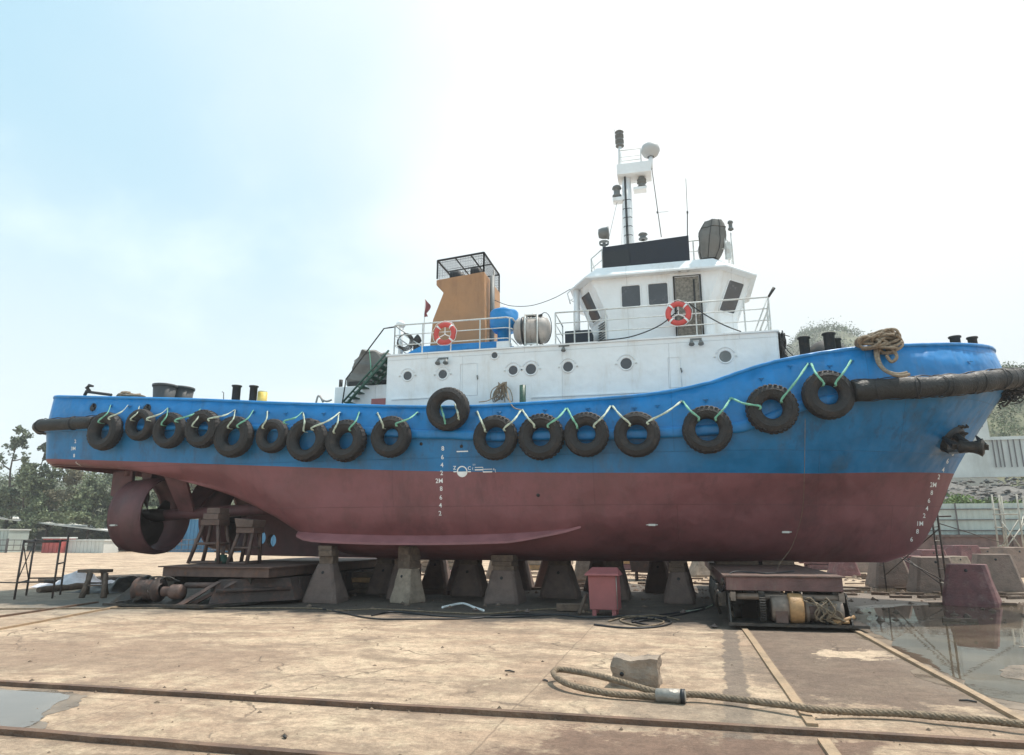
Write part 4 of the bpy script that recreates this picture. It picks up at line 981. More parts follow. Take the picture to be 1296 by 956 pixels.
for a, b in (('ln','rn'),('lf','rf'),('ln','lf'),('rn','rf')):
    for k in range(1, 18): f = k/18; mb.tube([C_[a][0].lerp(C_[b][0], f), C_[a][1].lerp(C_[b][1], f)], .0055, 3, caps=False)
    for k in range(1, 7): f = k/7; mb.tube([C_[a][0].lerp(C_[a][1], f), C_[b][0].lerp(C_[b][1], f)], .0055, 3, caps=False)
for k in range(1, 26): f = k/26; mb.tube([C_['ln'][1].lerp(C_['rn'][1], f), C_['lf'][1].lerp(C_['rf'][1], f)], .0055, 3, caps=False)
for k in range(1, 26): f = k/26; mb.tube([C_['ln'][1].lerp(C_['lf'][1], f), C_['rn'][1].lerp(C_['rf'][1], f)], .0055, 3, caps=False)
mb.build('wire_mesh', M['black'], cage, fix=False)
for i, (dx, yy, rr, hh) in enumerate(((.55, FY0+.75, .24, .22), (1.15, FY0+1.05, .2, .38))):
    mb = MB(); zb_ = zL + (zR-zL)*dx/1.6
    mb.tube(smooth_path([(xL+dx, yy, zb_-.1), (xL+dx, yy, zb_+hh*.5), (xL+dx-.08, yy, zb_+hh), (xL+dx-.3, yy, zb_+hh*1.05)], 4), rr, 16); mb.build('exhaust_pipe', M['black'], fun)
# mushroom vent, blue
VY = 18.9
c = P(638, 430, VY); mb = MB(); zb_ = z0; zt_ = P(638, 393, VY).z; hh = zt_-zb_
rV = (P(656,400,VY).x-P(621,400,VY).x)/2
mb.lathe([(rV*.47,0),(rV*.47,hh*.52),(rV*.72,hh*.50),(rV*.98,hh*.62),(rV,hh*.66),(rV,hh*.93),(rV*.9,hh*.97),(rV*.25,hh),(0,hh)], (c.x,VY,zb_), n=32); v_ = mb.build('mushroom_vent', M['blue'], boat)
mb = MB(); mb.lathe([(.15,0),(.17,.05),(.15,.10),(.06,.15),(0,.16)], (c.x,VY,zt_-.02), n=16); mb.build('vent_cap', M['white'], v_)
mb = MB(); a = P(633, 445, 18.5); mb.box(a.x-.1, a.x+.28, 18.45, 18.8, z0, P(633,432,18.45).z); mb.build('white_box', M['white'], boat, bevel=.01)

# ---- wheelhouse: plan outline with chamfered corners; upper band leans out
WY0, WY1 = 18.75, 2*YC-18.75
xa_, xb_ = -2.22, 1.96      # lower walls
def plan(xa, xb, ya, yb):   # clockwise from near left
    ca, cb, cy = .58, .90, .95
    return [(xa+ca, ya), (xb-cb, ya), (xb, ya+cy), (xb, yb-cy), (xb-cb, yb), (xa+ca, yb), (xa, yb-cy), (xa, ya+cy)]
zs = [(z0-.05, 0.), (7.86, 0.), (9.0, .42)]
def outer(d, z, dy=0.):
    q = []
    for i, (x, y) in enumerate(plan(xa_-d, xb_+d, WY0-dy, WY1+dy)): q.append(Vector((x, y, z)))
    return q
ringA, ringB, ringC = outer(0, z0-.05), outer(0, 7.84), outer(.46, 9.02, .02)
mb = MB(); mb.grid([ringA, ringB, ringC], smooth=False, closeu=True); mb.add(ringC, [tuple(range(8))]); wh = mb.build('wheelhouse', M['white'], boat)
# roof visor
rA, rB, rC = outer(.56, 8.96, .22), outer(.60, 9.03, .25), outer(.28, 9.34, .02)
rA = [Vector((p.x, p.y, p.z)) for p in outer(.60, 8.98, .25)]
mb = MB(); mb.grid([rA, rB, rC], smooth=False, closeu=True); mb.add(rA, [tuple(range(8))]); mb.add(rC, [tuple(range(8))]); roof = mb.build('roof', M['white'], wh)
# panes: quads on a facet (facet index i -> i+1), upper band
def facet_pane(i, u0, u1, v0, v1, name='window', m='glass', proud=.012, r0=ringB, r1=ringC, rc=.06, frame=True):
    a, b = r0[i], r0[(i+1) % 8]; c, d = r1[(i+1) % 8], r1[i]
    def at(u, v):
        q = (a.lerp(b, u)).lerp(d.lerp(c, u), v)
        return Vector((a.x+(b.x-a.x)*u, q.y, q.z)) if i == 0 else q
    nn = (b-a).cross(d-a).normalized(); ctr = (a+b+c+d)/4
    if nn.dot(ctr - Vector(((xa_+xb_)/2, YC, ctr.z))) < 0: nn = -nn
    W = (at(u1, .5)-at(u0, .5)).length; Hh = (at(.5, v1)-at(.5, v0)).length; ru, rv = rc/W*(u1-u0), rc/Hh*(v1-v0)
    loop = []
    for cu, cv, a0 in ((u0+ru, v0+rv, 180), (u1-ru, v0+rv, 270), (u1-ru, v1-rv, 0), (u0+ru, v1-rv, 90)):
        for k in range(5): an = R(a0+22.5*k); loop.append(at(cu+ru*math.cos(an), cv+rv*math.sin(an)))
    o = None
    if frame:
        mb = MB(); mb.tube([q+nn*proud for q in loop], .022, 6, closed=True); o = mb.build('window_frame' if name == 'pane' else name, M['white'], wh)
    mb = MB(); mb.add([q+nn*proud for q in loop], [tuple(range(len(loop)))]); mb.build('pane' if o else name, M[m], o or wh, fix=False); return o
def u_of(px, py, i, r0=ringB, r1=ringC):
    Y = WY0; x = P(px, py, Y).x; return (x - r0[i].x)/(r0[i+1].x-r0[i].x)
SW = (ringB[1].x-ringB[0].x); v0_, v1_ = (8.08-7.84)/1.18, (8.74-7.84)/1.18
for pa, pb in ((786,811),(820,846)): 
    ua, ub = (P(pa,372,WY0-.01).x-ringB[0].x)/SW, (P(pb,372,WY0-.01).x-ringB[0].x)/SW; facet_pane(0, ua, ub, v0_, v1_)
facet_pane(1, .36, .86, .06, .82); facet_pane(7, .16, .70, .06, .80)
for i in (2, 6):
    for k in range(3): facet_pane(i, .05+k*.315, .32+k*.315, .08, .82)
facet_pane(3, .2, .8, .05, .8); facet_pane(5, .2, .8, .05, .8)
# weathered side door, wind deflector frame above
da, db = P(854, 352, WY0-.03), P(889, 425, WY0-.03)
mb = MB(); mb.box(da.x, db.x, WY0-.045, WY0-.003, db.z, da.z); dr = mb.build('side_door', M['door'], wh, bevel=.01)
mb = MB(); e = .035
mb.tube([(da.x-e,WY0-.04,db.z-e),(db.x+e,WY0-.04,db.z-e),(db.x+e,WY0-.04,da.z+e),(da.x-e,WY0-.04,da.z+e)], .028, 4, closed=True)
for f in (.05,): mb.tube([(db.x-.14,WY0-.06,db.z+.1),(db.x-.14,WY0-.06,da.z-.1)], .025, 5)
mb.build('door_frame', M['pipe_dark'], dr)
wall_lamp(865, 342, WY0-.03, .06, True, wh)
# louvre and aft ladder piece on the aft chamfer
mb = MB(); a, b, c, d = ringA[7], ringA[0], ringB[0], ringB[7]
nn = Vector((-.86,-.5,0))
for k in range(9): q0, q1 = a.lerp(b,.45), a.lerp(b,.85); z = 7.15+k*.075; mb.tube([Vector((q0.x,q0.y,z))+nn*.02, Vector((q1.x,q1.y,z))+nn*.02], .018, 4)
mb.build('louvre', M['lamp'], wh)
# mast stay/post behind wheelhouse + dark locker
c = P(731, 432, 19.4); mb = MB(); mb.tube([(c.x,19.4,z0),(c.x,19.4,P(731,365,19.4).z)], .09, 12); mb.tube([P(722,385,19.4),P(718,372,19.4),P(727,362,19.4)], .02, 6); mb.tube([P(731,385,19.4),P(722,380,19.4),P(731,376,19.4)], .02, 6); mb.build('aft_post', M['white'], boat)
mb = MB(); a, b = P(715,432,18.9), P(748,417,18.9); mb.box(a.x, b.x-.0, 18.9, 19.5, z0, b.z); mb.build('deck_locker', M['navy'], boat, bevel=.02)
# wheelhouse deck railing
xa, xb = P(703,430,RY).x, P(976,415,RY).x; zr = P(840, 386, RY).z - z0
railing('railing', [(xa,19.6,z0),(xa,RY,z0),(xb,RY,z0),(xb+.12,19.6,z0),(xb+.12,2*YC-RY,z0)], zr, n_mid=2, posts=[Vector((xa,19.6,z0)),Vector((xb+.12,19.6,z0)),Vector((xb+.12,21.2,z0)),Vector((xb+.12,2*YC-RY,z0))]+[Vector((P(px,420,RY).x,RY,z0)) for px in (703,727,745,767,882,944,976)], parent=house)
mb = MB(); c = Vector((xb,RY,z0+zr)); mb.tube([c, c+Vector((.16,-.02,.24))], [.03,.045], 8); mb.build('hose_nozzle', M['pipe_dark'], house)
mb = MB(); q = [Vector((xb,RY,z0+zr)), Vector((xb-.42,RY,z0)), Vector((xb+.12,RY+1.2,z0+zr))]; mb.tube([q[0]+Vector((-.02,0,0)), q[1]], .02, 5); mb.build('brace', M['white2'], house)

# ---- roof gear
RZ = 9.36
rb = [(xa_+.05,19.6,RZ),(xa_+.45,18.95,RZ),(xb_-.25,18.95,RZ),(xb_+.0,19.6,RZ),(xb_+.0,WY1-.8,RZ),(xb_-.45,WY1-.15,RZ),(xa_+.45,WY1-.15,RZ),(xa_+.05,WY1-.8,RZ)]
railing('railing', rb, .66, n_mid=1, r=.02, parent=roof, closed=True, posts=rb + along(rb[1], rb[2], .9)[1:-1])
BYY = 18.85
a, b = P(763.5, 331, BYY), P(873, 326, BYY); mb = MB(); zt0, zt1 = P(763, 310, BYY).z, P(873, 298, BYY).z
mb.hexa([(a.x,BYY,RZ+.02),(b.x,BYY,RZ+.02),(b.x,BYY+.03,RZ+.02),(a.x,BYY+.03,RZ+.02),(a.x,BYY,zt0-.08),(b.x,BYY,zt1),(b.x,BYY+.03,zt1),(a.x,BYY+.03,zt0-.08)])
mb.build('dark_screen', M['navy'], roof)
mb = MB(); xs = P(797,326,BYY).x; mb.box(a.x-.01, xs, BYY-.02, BYY-.003, RZ+.02, zt0-.22); mb.build('screen_flap', M['black'], roof)
MY = 20.2
def mp(px, py, Y=MY): return P(px, py, Y)
m0 = mp(797, 330); zmt = mp(797, 214).z
mb = MB(); mb.tube([(m0.x, MY, RZ-.1), (m0.x, MY, zmt)], [.19,.135], 20); mast = mb.build('mast', M['white'], boat)
mb = MB(); mb.tube([(m0.x-.05, MY-.2, RZ), (m0.x-.05, MY-.16, zmt)], .018, 6); mb.tube([(m0.x-.0, MY-.2, RZ), (m0.x-.02, MY-.17, zmt-.3)], .012, 6)
for k in range(9): z = RZ+.3+k*.3; mb.tube([(m0.x-.13,MY-.17,z),(m0.x-.10,MY-.24,z),(m0.x+.10,MY-.24,z),(m0.x+.13,MY-.17,z)], .012, 5)
mb.build('mast_cables', M['black'], mast, fix=False)
pa, pb = mp(782, 228), mp(824, 213); zp0, zp1 = mp(800,226).z, mp(800,213).z
mb = MB(); mb.box(pa.x, pb.x, MY-.35, MY+.35, zp0, zp1); pf = mb.build('mast_platform', M['white'], mast, bevel=.01)
railing('platform_railing', [(pa.x+.1,MY-.32,zp1),(pb.x-.3,MY-.32,zp1),(pb.x-.3,MY+.32,zp1),(pa.x+.1,MY+.32,zp1)], mp(800,196).z-zp1, n_mid=1, r=.013, parent=mast, closed=True)
def stack_light(px, pyb, pyt, Y, r, par, name='navigation_light', n=2, m='lamp'):
    c = mp(px, pyb, Y); zt = mp(px, pyt, Y).z; h = zt-c.z; prof = [(r*.5, 0)]
    for k in range(n):
        b_ = h*k/n; s = h/n; prof += [(r*1.05,b_+s*.08),(r*1.05,b_+s*.2),(r*.72,b_+s*.28),(r*.72,b_+s*.66),(r*1.1,b_+s*.74),(r*.9,b_+s*.9),(r*.4,b_+s)]
    prof.append((0, h)); mb = MB(); mb.lathe(prof, c, n=16); return mb.build(name, M[m], par)
c = mp(784.5, 214); mb = MB(); mb.tube([c, mp(784.5, 184)], .055, 10); lp = mb.build('light_pole', M['white'], mast)
stack_light(784.5, 186, 166, MY, .13, mast, n=3); mb = MB(); mb.tube([mp(779,183), mp(778,164)], .008, 4); mb.build('whip', M['pipe_dark'], mast)
c = mp(823.5, 214); mb = MB(); mb.tube([c, mp(823.5, 199)], .07, 12); mb.build('radome_post', M['white'], mast)
c = mp(823.5, 199); hr_ = mp(823.5,182).z - c.z; rr = (mp(836,190).x-mp(812,190).x)/2
mb = MB(); mb.lathe([(.1,0),(rr*.55,.02),(rr*.8,hr_*.16),(rr,hr_*.42),(rr,hr_*.55),(rr*.9,hr_*.78),(rr*.6,hr_*.93),(0,hr_)], c, n=32); mb.build('radome', M['lampw'], mast)
for px0, px1, pyb, pyt, lx, lt, n_ in ((776,792,257,251,781,235,1),(802,818,243,238,812.5,221,2)):
    a, b = mp(px0, pyb), mp(px1, pyt); mb = MB(); mb.box(a.x, b.x, MY-.15, MY+.15, a.z, b.z); mb.build('light_bracket', M['white'], mast)
    stack_light(lx, pyt, lt, MY, .14, mast, n=n_)
# stays, antennas
mb = MB(); mb.tube([mp(825,214), mp(837,300,19.2)], .014, 5); mb.tube([mp(781,256), mp(771,300,19.5)], .007, 4); mb.tube([mp(788,258), mp(787,310,19.5)], .007, 4)
mb.build('stay', M['pipe_dark'], mast, fix=False)
mb = MB(); q = mp(870,300,19.6); mb.tube([q, mp(870,270,19.6)], .016, 5); mb.tube([mp(870,270,19.6), mp(868,226,19.6)], .008, 5); mb.obox(mp(870,269,19.6), (.05,.05,.06)); mb.build('whip_antenna', M['pipe_dark'], roof, fix=False)
mb = MB(); mb.obox(mp(832,269,19.7), (.05,.05,.05)); mb.tube([mp(832,269,19.7), mp(846,268,19.7)], .006, 4); mb.build('wind_vane', M['pipe_dark'], mast, fix=False)
stack_light(814, 304, 295, 19.8, .13, roof, n=1)
# searchlight aft, ring of horn
c = mp(764.5, 308, 19.0); zt = mp(764,290,19.0).z; mb = MB(); mb.tube([(c.x,19.0,RZ),(c.x,19.0,c.z+.05)], .05, 10); mb.lathe([(.14,-.04),(.15,0),(.15,.04)], (c.x,19.0,c.z), n=16)
mb.lathe([(0,-.17),(.13,-.15),(.17,-.05),(.18,.1),(.2,.12),(.2,.15),(0,.16)], (c.x,19.0,zt-.14), 'X', 20); mb.build('searchlight', M['lamp'], roof)
# small lamp at the front and pipe stub
c = mp(925, 297, 19.1); mb = MB(); mb.tube([(c.x,19.1,RZ),(c.x,19.1,c.z+.05)], .018, 6); mb.build('lamp_post', M['white2'], roof); stack_light(925, 292, 279, 19.1, .075, roof, n=1)
mb = MB(); mb.obox((P(922,313,18.9).x, 18.95, RZ+.25), (.12,.12,.5)); mb.build('junction_box', M['white2'], roof)

# ---- deck fittings at bow and stern
def bitt(px, pyt, Y, zb, r=.13, flange=True, name='bitt', m='pipe_dark', tilt=0.):
    c = P(px, pyt, Y); mb = MB(); h = c.z-zb; prof = [(r,0),(r,h-.05),(r*1.25 if flange else r,h-.04),(r*1.25 if flange else r,h-.005),(r*.9,h),(0,h)]
    mb.lathe(prof, (c.x, Y, zb), n=20, rot=Matrix.Rotation(tilt,3,'Y')); return mb.build(name, M[m], boat)
bitt(1017, 427, 18.4, 5.0, .13); bitt(1048.5, 422, 18.2, 5.0, .135); bitt(1058, 429, 19.2, 5.0, .11); bitt(1208, 426, 19.2, 5.4, .12); bitt(1230, 427, 19.9, 5.4, .11)
bitt(300, 488, 17.7, 4.8, .12); bitt(321.5, 488.5, 17.7, 4.8, .11)
mb = MB(); c = P(1046, 448, 20.4); mb.lathe([(.62,0),(.62,.02)] + [(.62*math.cos(R(a)), .02+.62*math.sin(R(a))) for a in range(0, 91, 10)], (c.x, 20.4, c.z-.25), n=28); mb.tube([(c.x,20.4,5.),(c.x,20.4,c.z-.25)], .5, 16); mb.build('windlass_drum', M['pipe_dark'], boat)
mb = MB(); c = P(283, 506, 17.5); mb.tube([c, P(283,497,17.5), P(281,496,17.5)], .012, 5); mb.build('hook_rod', M['pipe_dark'], boat)
for px in (1096, 1090, 1104): 
    mb = MB(); mb.tube([P(px,444,19.6), P(px-1.5,434,19.6)], .02, 5); mb.build('deck_pin', M['pipe_dark'], boat)
# mid-deck small fittings
mb = MB(); mb.tube(smooth_path([P(400,510,18.2),P(403,501,18.2),P(408,506,18.2),P(414,508,18.2),P(420,506,18.2)],4), .03, 6); mb.tube([P(405,501,18.2),P(409,509,18.2)], .035, 6); mb.build('deck_cleat', M['raft'], boat)
# anchor pocket
pk, pn = hull_px(1205, 556); mb = MB(); rot = Vector((0,0,1)).rotation_difference(pn).to_matrix()
mb.lathe([(0,.015),(.10,.02),(.24,.05),(.27,.11),(.31,.11),(.36,.04),(.40,-.02)], pk, rot=rot, n=28); mb.build('hawse_bolster', M['black'], hull)
q0, q1, q2 = [hull_px(*p) for p in ((1190,568),(1202,553),(1214,568))]
mb = MB(); mb.hexa([q0[0]+q0[1]*.01, q2[0]+q2[1]*.01+Vector((.05,0,0)), q2[0]+q2[1]*.22, q0[0]+q0[1]*.25, q0[0]+q0[1]*.01+Vector((0,0,.05)), q2[0]+q2[1]*.01+Vector((.05,0,.05)), q2[0]+q2[1]*.22+Vector((0,0,.04)), q0[0]+q0[1]*.25+Vector((0,0,.04))])
mb.build('anchor_shelf', M['black'], hull)
for py, s in ((0,1),(1,1)): pass

# ------------------------------------------------------------------ things on the tug
def copy_tree(o, parent=None):
    c = o.copy(); COL.objects.link(c); c.parent = parent
    for ch in list(o.children): copy_tree(ch, c)
    return c
# tyres
TY = [ # px, py, width px, height px, label
 (133,546,47,48,'tyre fender nearest the stern, right beside the black stern roller'),
 (178,538,37,40,'small tyre fender, second from the stern, just under the second hawse hole'),
 (215,545,43,45,'tyre fender third from the stern, below the grey bins'),
 (257,543,42,47,'tyre fender fourth from the stern, between the bins and the twin dark posts'),
 (296,553,51,52,'thick tyre fender directly beneath the twin dark posts on the stern deck'),
 (345,552,40,43,'small tyre fender right of the yellow drum, sixth from the stern'),
 (389,557,51,54,'large low-hanging tyre fender, seventh from the stern'),
 (438,558,49,52,'low-hanging tyre fender beneath the foot of the green ladder'),
 (495,553,51,52,'tyre fender standing alone left of the draft marks'),
 (567,518,52,55,'tyre fender hung high over the bulwark against the white deckhouse'),
 (627,554,54,56,'tyre fender just right of the load line mark, with a pale cord at its foot'),
 (685,553,56,57,'tyre fender below the pair of portholes, third right of the draft marks'),
 (742,550,56,56,'tyre fender below the middle porthole, between two evenly hung tyres'),
 (806,550,58,57,'tyre fender below the single large porthole amidships'),
 (895,544,60,60,'tyre fender where the bulwark begins to rise toward the bow'),
 (977,518,62,61,'brownish tyre fender second from the bow, on the rising sheer'),
 (1048,500,68,62,'chunky treaded tyre fender touching the end of the big bow fender'),
]
STR = {0:[((141,513),(129,536)),((163,513),(142,532))],1:[((177,515),(169,533))],2:[((213,517),(190,533)),((213,517),(208,539))],3:[((255,518),(226,535)),((253,519),(247,541))],
 4:[((298,519),(268,534)),((298,520),(292,543)),((321,520),(304,542))],5:[((339,521),(335,543))],6:[((383,522),(363,537)),((384,523),(387,547))],7:[((431,522),(398,545)),((429,524),(425,549)),((455,522),(445,546))],
 8:[((478,523),(487,543)),((529,522),(504,540))],9:[((557,512),(565,538)),((576,512),(582,532))],10:[((604,521),(615,547)),((660,519),(640,546))],11:[((661,519),(677,542)),((717,517),(695,542))],12:[((718,517),(731,543)),((773,514),(753,542))],
 13:[((775,514),(797,540)),((863,508),(821,538))],14:[((864,508),(884,533)),((925,504),(906,533))],15:[((925,504),(961,519)),((1023,460),(989,510))],16:[((1026,460),(1041,489)),((1077,456),(1057,489))]}
def tyre_mesh(kind):
    r = random.Random(kind); mb = MB()
    Ro, Ri, W = 1., .44+.03*(kind % 3), .30+.03*(kind % 2); LH = (.030,.022,.034,.05)[kind]
    prof = [(Ri,-W*.55),(Ri-.02,-W*.35),(Ri-.02,W*.35),(Ri,W*.55),(Ri+.08,W*.85),(Ri+.22,W),(.735,W*1.0),(.75,W*1.06),(.77,W*1.06),(.785,W),(.82,W*.98),(.93,W*.80),(.985,W*.55),(1.,0),(.985,-W*.55),(.93,-W*.80),(.82,-W*.98),(.785,-W),(.77,-W*1.06),(.75,-W*1.06),(.735,-W),(Ri+.22,-W),(Ri+.08,-W*.85),(Ri,-W*.55)]
    mb.lathe(prof, (0,0,0), 'Y', 48)
    # tread lugs
    n = 30
    for k in range(n):
        a = 2*math.pi*k/n
        for sy in (-1, 1):
            if r.random() < .12: continue
            m_ = Matrix.Rotation(-a - (sy*.05), 4, 'Y') @ Matrix.Translation((.955, sy*W*.52, 0)) @ Matrix.Rotation(sy*.35, 4, 'Z')
            q = [(-.05,-W*.30,-.07),(LH,-W*.30,-.06),(LH,W*.30,-.06),(-.05,W*.30,-.07),(-.05,-W*.30,.07),(LH,-W*.30,.06),(LH,W*.30,.06),(-.05,W*.30,.07)]
            mb.hexa([m_ @ Vector(p) for p in q])
    return mb
protos = []
for k in range(4):
    o = tyre_mesh(k).build('tyre_fender', M['rubber'], None, fix=True); protos.append(o.data); bpy.data.objects.remove(o)
for i, (px, py, w, h, lab) in enumerate(TY):
    loc, nn = hull_px(px, py+ (0 if i != 9 else 20)); d = (loc-cam.location).length
    if i == 9: loc = P(px, py, 17.0)
    depth = ray(px, py).normalized().dot(Vector((-math.sin(YAW)*math.cos(PIT), math.cos(YAW)*math.cos(PIT), math.sin(PIT))))*d
    Rr = h/FPX*depth/2*1.0
    # plane of the tyre follows the plating, leaning a little
    top, _ = hull_at(loc.x, loc.z+Rr*.7); bot, _ = hull_at(loc.x, loc.z-Rr*.7); lf, _ = hull_at(loc.x-Rr*.8, loc.z); rt, _ = hull_at(loc.x+Rr*.8, loc.z)
    yaw_ = math.atan2(rt.y-lf.y, rt.x-lf.x)
    pit_ = math.atan2(bot.y-top.y, -(bot.z-top.z)) if i != 9 else 0
    Wd = .33*Rr
    o = bpy.data.objects.new('tyre_fender', protos[i % 4]); COL.objects.link(o)
    c = Vector((loc.x, min(loc.y, top.y+.12, bot.y+.2, lf.y+.1, rt.y+.1) - Wd - .05, loc.z))
    # keep picture position after moving outboard
    c = P(px, py, c.y)
    if i == 9: c = P(px, py, 16.78)
    o.location = c; o.rotation_mode = 'XYZ'
    o.rotation_euler = (R([3,-2,4,0,-3][i % 5])*.6 + .4*pit_, rnd.random()*6.28, 0)
    o.rotation_euler = (Matrix.Rotation(yaw_, 3, 'Z') @ Matrix.Rotation(min(.25, max(-.25, -.5*pit_)), 3, 'X') @ Matrix.Rotation(rnd.random()*6.28, 3, 'Y')).to_euler()
    o.scale = (Rr, Rr, Rr); tag(o, lab, 'tyre', 'tyre fenders hung along the hull')
    ORG[o.name] = c.copy()
    ln = bpy.data.objects.new('liner', bpy.data.meshes.new('liner'))
    bpy.data.objects.remove(ln)
    for j, (A, B) in enumerate(STR[i]):
        a, na = hull_px(*A); a = a + na*.03; b = P(B[0], B[1], c.y - Wd*.5); yf = c.y - Wd - .03
        wv = .028; mid_ = P(A[0]*.55+B[0]*.45, A[1]*.55+B[1]*.45, yf-.02)
        f1 = Vector((b.x, yf, b.z + Rr*.12)); path = smooth_path([a, mid_, f1, Vector((b.x, yf+.03, b.z)), Vector((b.x, c.y-.02, b.z+.005))], 5)
        mb = MB(); rws = []
        for k, p in enumerate(path):
            dd = (path[min(k+1,len(path)-1)]-path[max(k-1,0)]).normalized(); side = dd.cross(Vector((0,1,0)))
            side = side.normalized() if side.length > .1 else Vector((1,0,0)); fn = dd.cross(side).normalized()
            tw = wv*(.6+.4*abs(math.sin(k*.9+i)))
            rws.append([p-side*tw-fn*.006, p+side*tw-fn*.006, p+side*tw+fn*.006, p-side*tw+fn*.006])
        mb.grid(rws, closeu=True); s_ = mb.build('strap', M['strap'] if (i+j) % 3 and i < 14 else M['strapg'], None, loc=c)
        s_.parent = o; s_.matrix_parent_inverse = Matrix.LocRotScale(c, o.rotation_euler, o.scale).inverted()
# bow fender: thick cylinder round the stem, lashed with chain and rope
def fender_path(x0, dz=0., r=.27, t0=.10):
    half_ = [(i, p) for i, p in enumerate(CUR[1]) if p.x > x0]; out = []
    for i, p in half_:
        a, b = CUR[1][i-1], CUR[1][min(i+1, len(CUR[1])-1)]; d = b-a; nx = Vector((d.y, -d.x, 0)).normalized()
        if nx.y > .01: nx = -nx
        out.append(p + nx*(r*.95) + Vector((0,0,dz)))
    return out
fp = fender_path(3.78, .06, .28); fp[-1].y = YC; fp = fp[:-1] + [Vector((fp[-1].x, YC, fp[-1].z))]
far = [Vector((p.x, 2*YC-p.y, p.z)) for p in reversed(fp[:-1])]
bf = thing('bow_fender', fp[0], 'huge black cylindrical rubber fender lashed round the bow', 'fender')
allp = smooth_path(fp + far, 3); r = random.Random(4)
mb = MB(); mb.tube(allp, [.245+.014*math.sin(i*.9)+r.uniform(-.006,.006) for i in range(len(allp))], 20); mb.build('rubber_tube', M['fend'], bf)
mb = MB(); k = 4
while k < len(allp)-4:
    p = allp[k]; d = (allp[k+1]-allp[k-1]).normalized(); u = Vector((0,0,1)); w = d.cross(u).normalized(); sk = r.uniform(-.3,.3)
    mb.tube([p + (u*math.cos(a)+w*math.sin(a))*.262 + d*sk*math.sin(a) for a in [2*math.pi*j/18 for j in range(18)]], r.choice([.007,.01,.014]), 6, closed=True); k += r.choice([1,2,3,5])
mb.tube([p+Vector((0,0,.255+.02*math.sin(i*1.3))) + Vector((0,0,0)) for i, p in enumerate(allp)], .013, 5)
mb.tube([p+Vector((0,0,-.255+.02*math.sin(i*1.7))) for i, p in enumerate(allp)], .012, 5)
mb.build('lashing', M['black'], bf, fix=False)
# tatters hanging under the nose
mb = MB(); c0 = P(1268, 503, 19.9)
for k in range(26):
    q = c0 + Vector((r.uniform(-.32,.45), r.uniform(-.4,.4), r.uniform(.0,.12))); pts = [q]
    for j in range(5): pts.append(pts[-1] + Vector((r.uniform(-.16,.16), r.uniform(-.12,.12), r.uniform(-.11,.08))))
    mb.tube(smooth_path(pts, 3), r.choice([.012,.018,.028]), 5)
mb.build('rope_tatters', M['pipe_dark'], bf, fix=False)
# stern roller fender
rr = .19; zS = P(70, 539, 17.2).z; ps = []
x_in = -16.95
half_ = [p for p in CUR[1] if p.x < x_in]; pa = []
for i, p in enumerate(half_):
    a = CUR[1][max(i-1,0)]; b = CUR[1][i+1]; d = b-a; nx = Vector((d.y, -d.x, 0)).normalized()
    if nx.y > .01: nx = -nx
    if i < 2: nx = Vector((-1,0,0))
    pa.append(Vector((p.x, p.y, zS)) + nx*rr*1.02)
pth = list(reversed(pa)) + [Vector((p.x, 2*YC-p.y, p.z)) for p in pa[1:]]
sf = thing('stern_fender', pth[0], 'thin black cylindrical fender wrapped round the stern corner', 'fender')
mb = MB(); mb.tube(smooth_path(pth, 2), rr*.95, 18); mb.build('rubber_tube', M['fend'], sf)
mb = MB()
for f in (.06,.20,.34,.5,.66,.8,.94):
    i = int(f*(len(pth)-2))+0; p = pth[i].lerp(pth[i+1], .3); d = (pth[i+1]-pth[i]).normalized(); w = d.cross(Vector((0,0,1))).normalized()
    mb.tube([p + (Vector((0,0,1))*math.cos(a)+w*math.sin(a))*(rr*1.02) for a in [2*math.pi*j/16 for j in range(16)]], .018, 6, closed=True); mb.build('lashing', M['black'], sf, fix=False); mb = MB()
p0 = Vector((P(50,532,17.4).x, 17.15, zS+rr)); mb.tube([pp+Vector((0,0,rr*1.05+.02*math.sin(i*2))) for i, pp in enumerate(smooth_path(pth[:8],3))], .014, 5)
c0 = pth[min(range(len(pth)), key=lambda i: pth[i].x)] + Vector((0,0,-rr))
mb.build('top_rope', M['black'], sf, fix=False); mb = MB()
for k in range(3): mb.tube(circle(Vector((c0.x+.03*k, 18.0, c0.z-.03-.07*k)), .05, 10), .014, 5, closed=True)
mb.build('chain', M['black'], sf, fix=False)

# rope piles
def pile(name, c, rad, n, r_, m, label, cat, seed, turns=1.0, lie=0.6):
    r = random.Random(seed); mb = MB(); pts = []; a = 0
    for k in range(n*9):
        a += 2*math.pi/9 * r.uniform(.8,1.2); q = rad[0]*r.uniform(.35,1.), rad[1]*r.uniform(.3,1.)
        lvl = k/(n*9); zz_ = rad[2]*(lvl*.8+.2*abs(math.sin(a*lie*1.7+k*.3)))*(1-.5*(q[0]/rad[0])**2) 
        pts.append(Vector(c) + Vector((math.cos(a)*q[0], math.sin(a)*q[1], zz_ + r_)))
    mb.tube(smooth_path(pts, 4), r_, 7)
    t = mb.build(name, M[m], None, fix=False, loc=c); return tag(t, label, cat)
RPY = hull_px(1112, 449)[0].y; c = P(1112, 442, RPY+.02); rp = thing('rope_pile', c, 'heap of thick beige mooring rope flopped over the bow bulwark with its tail hanging down', 'rope')
r = random.Random(31); mb = MB()
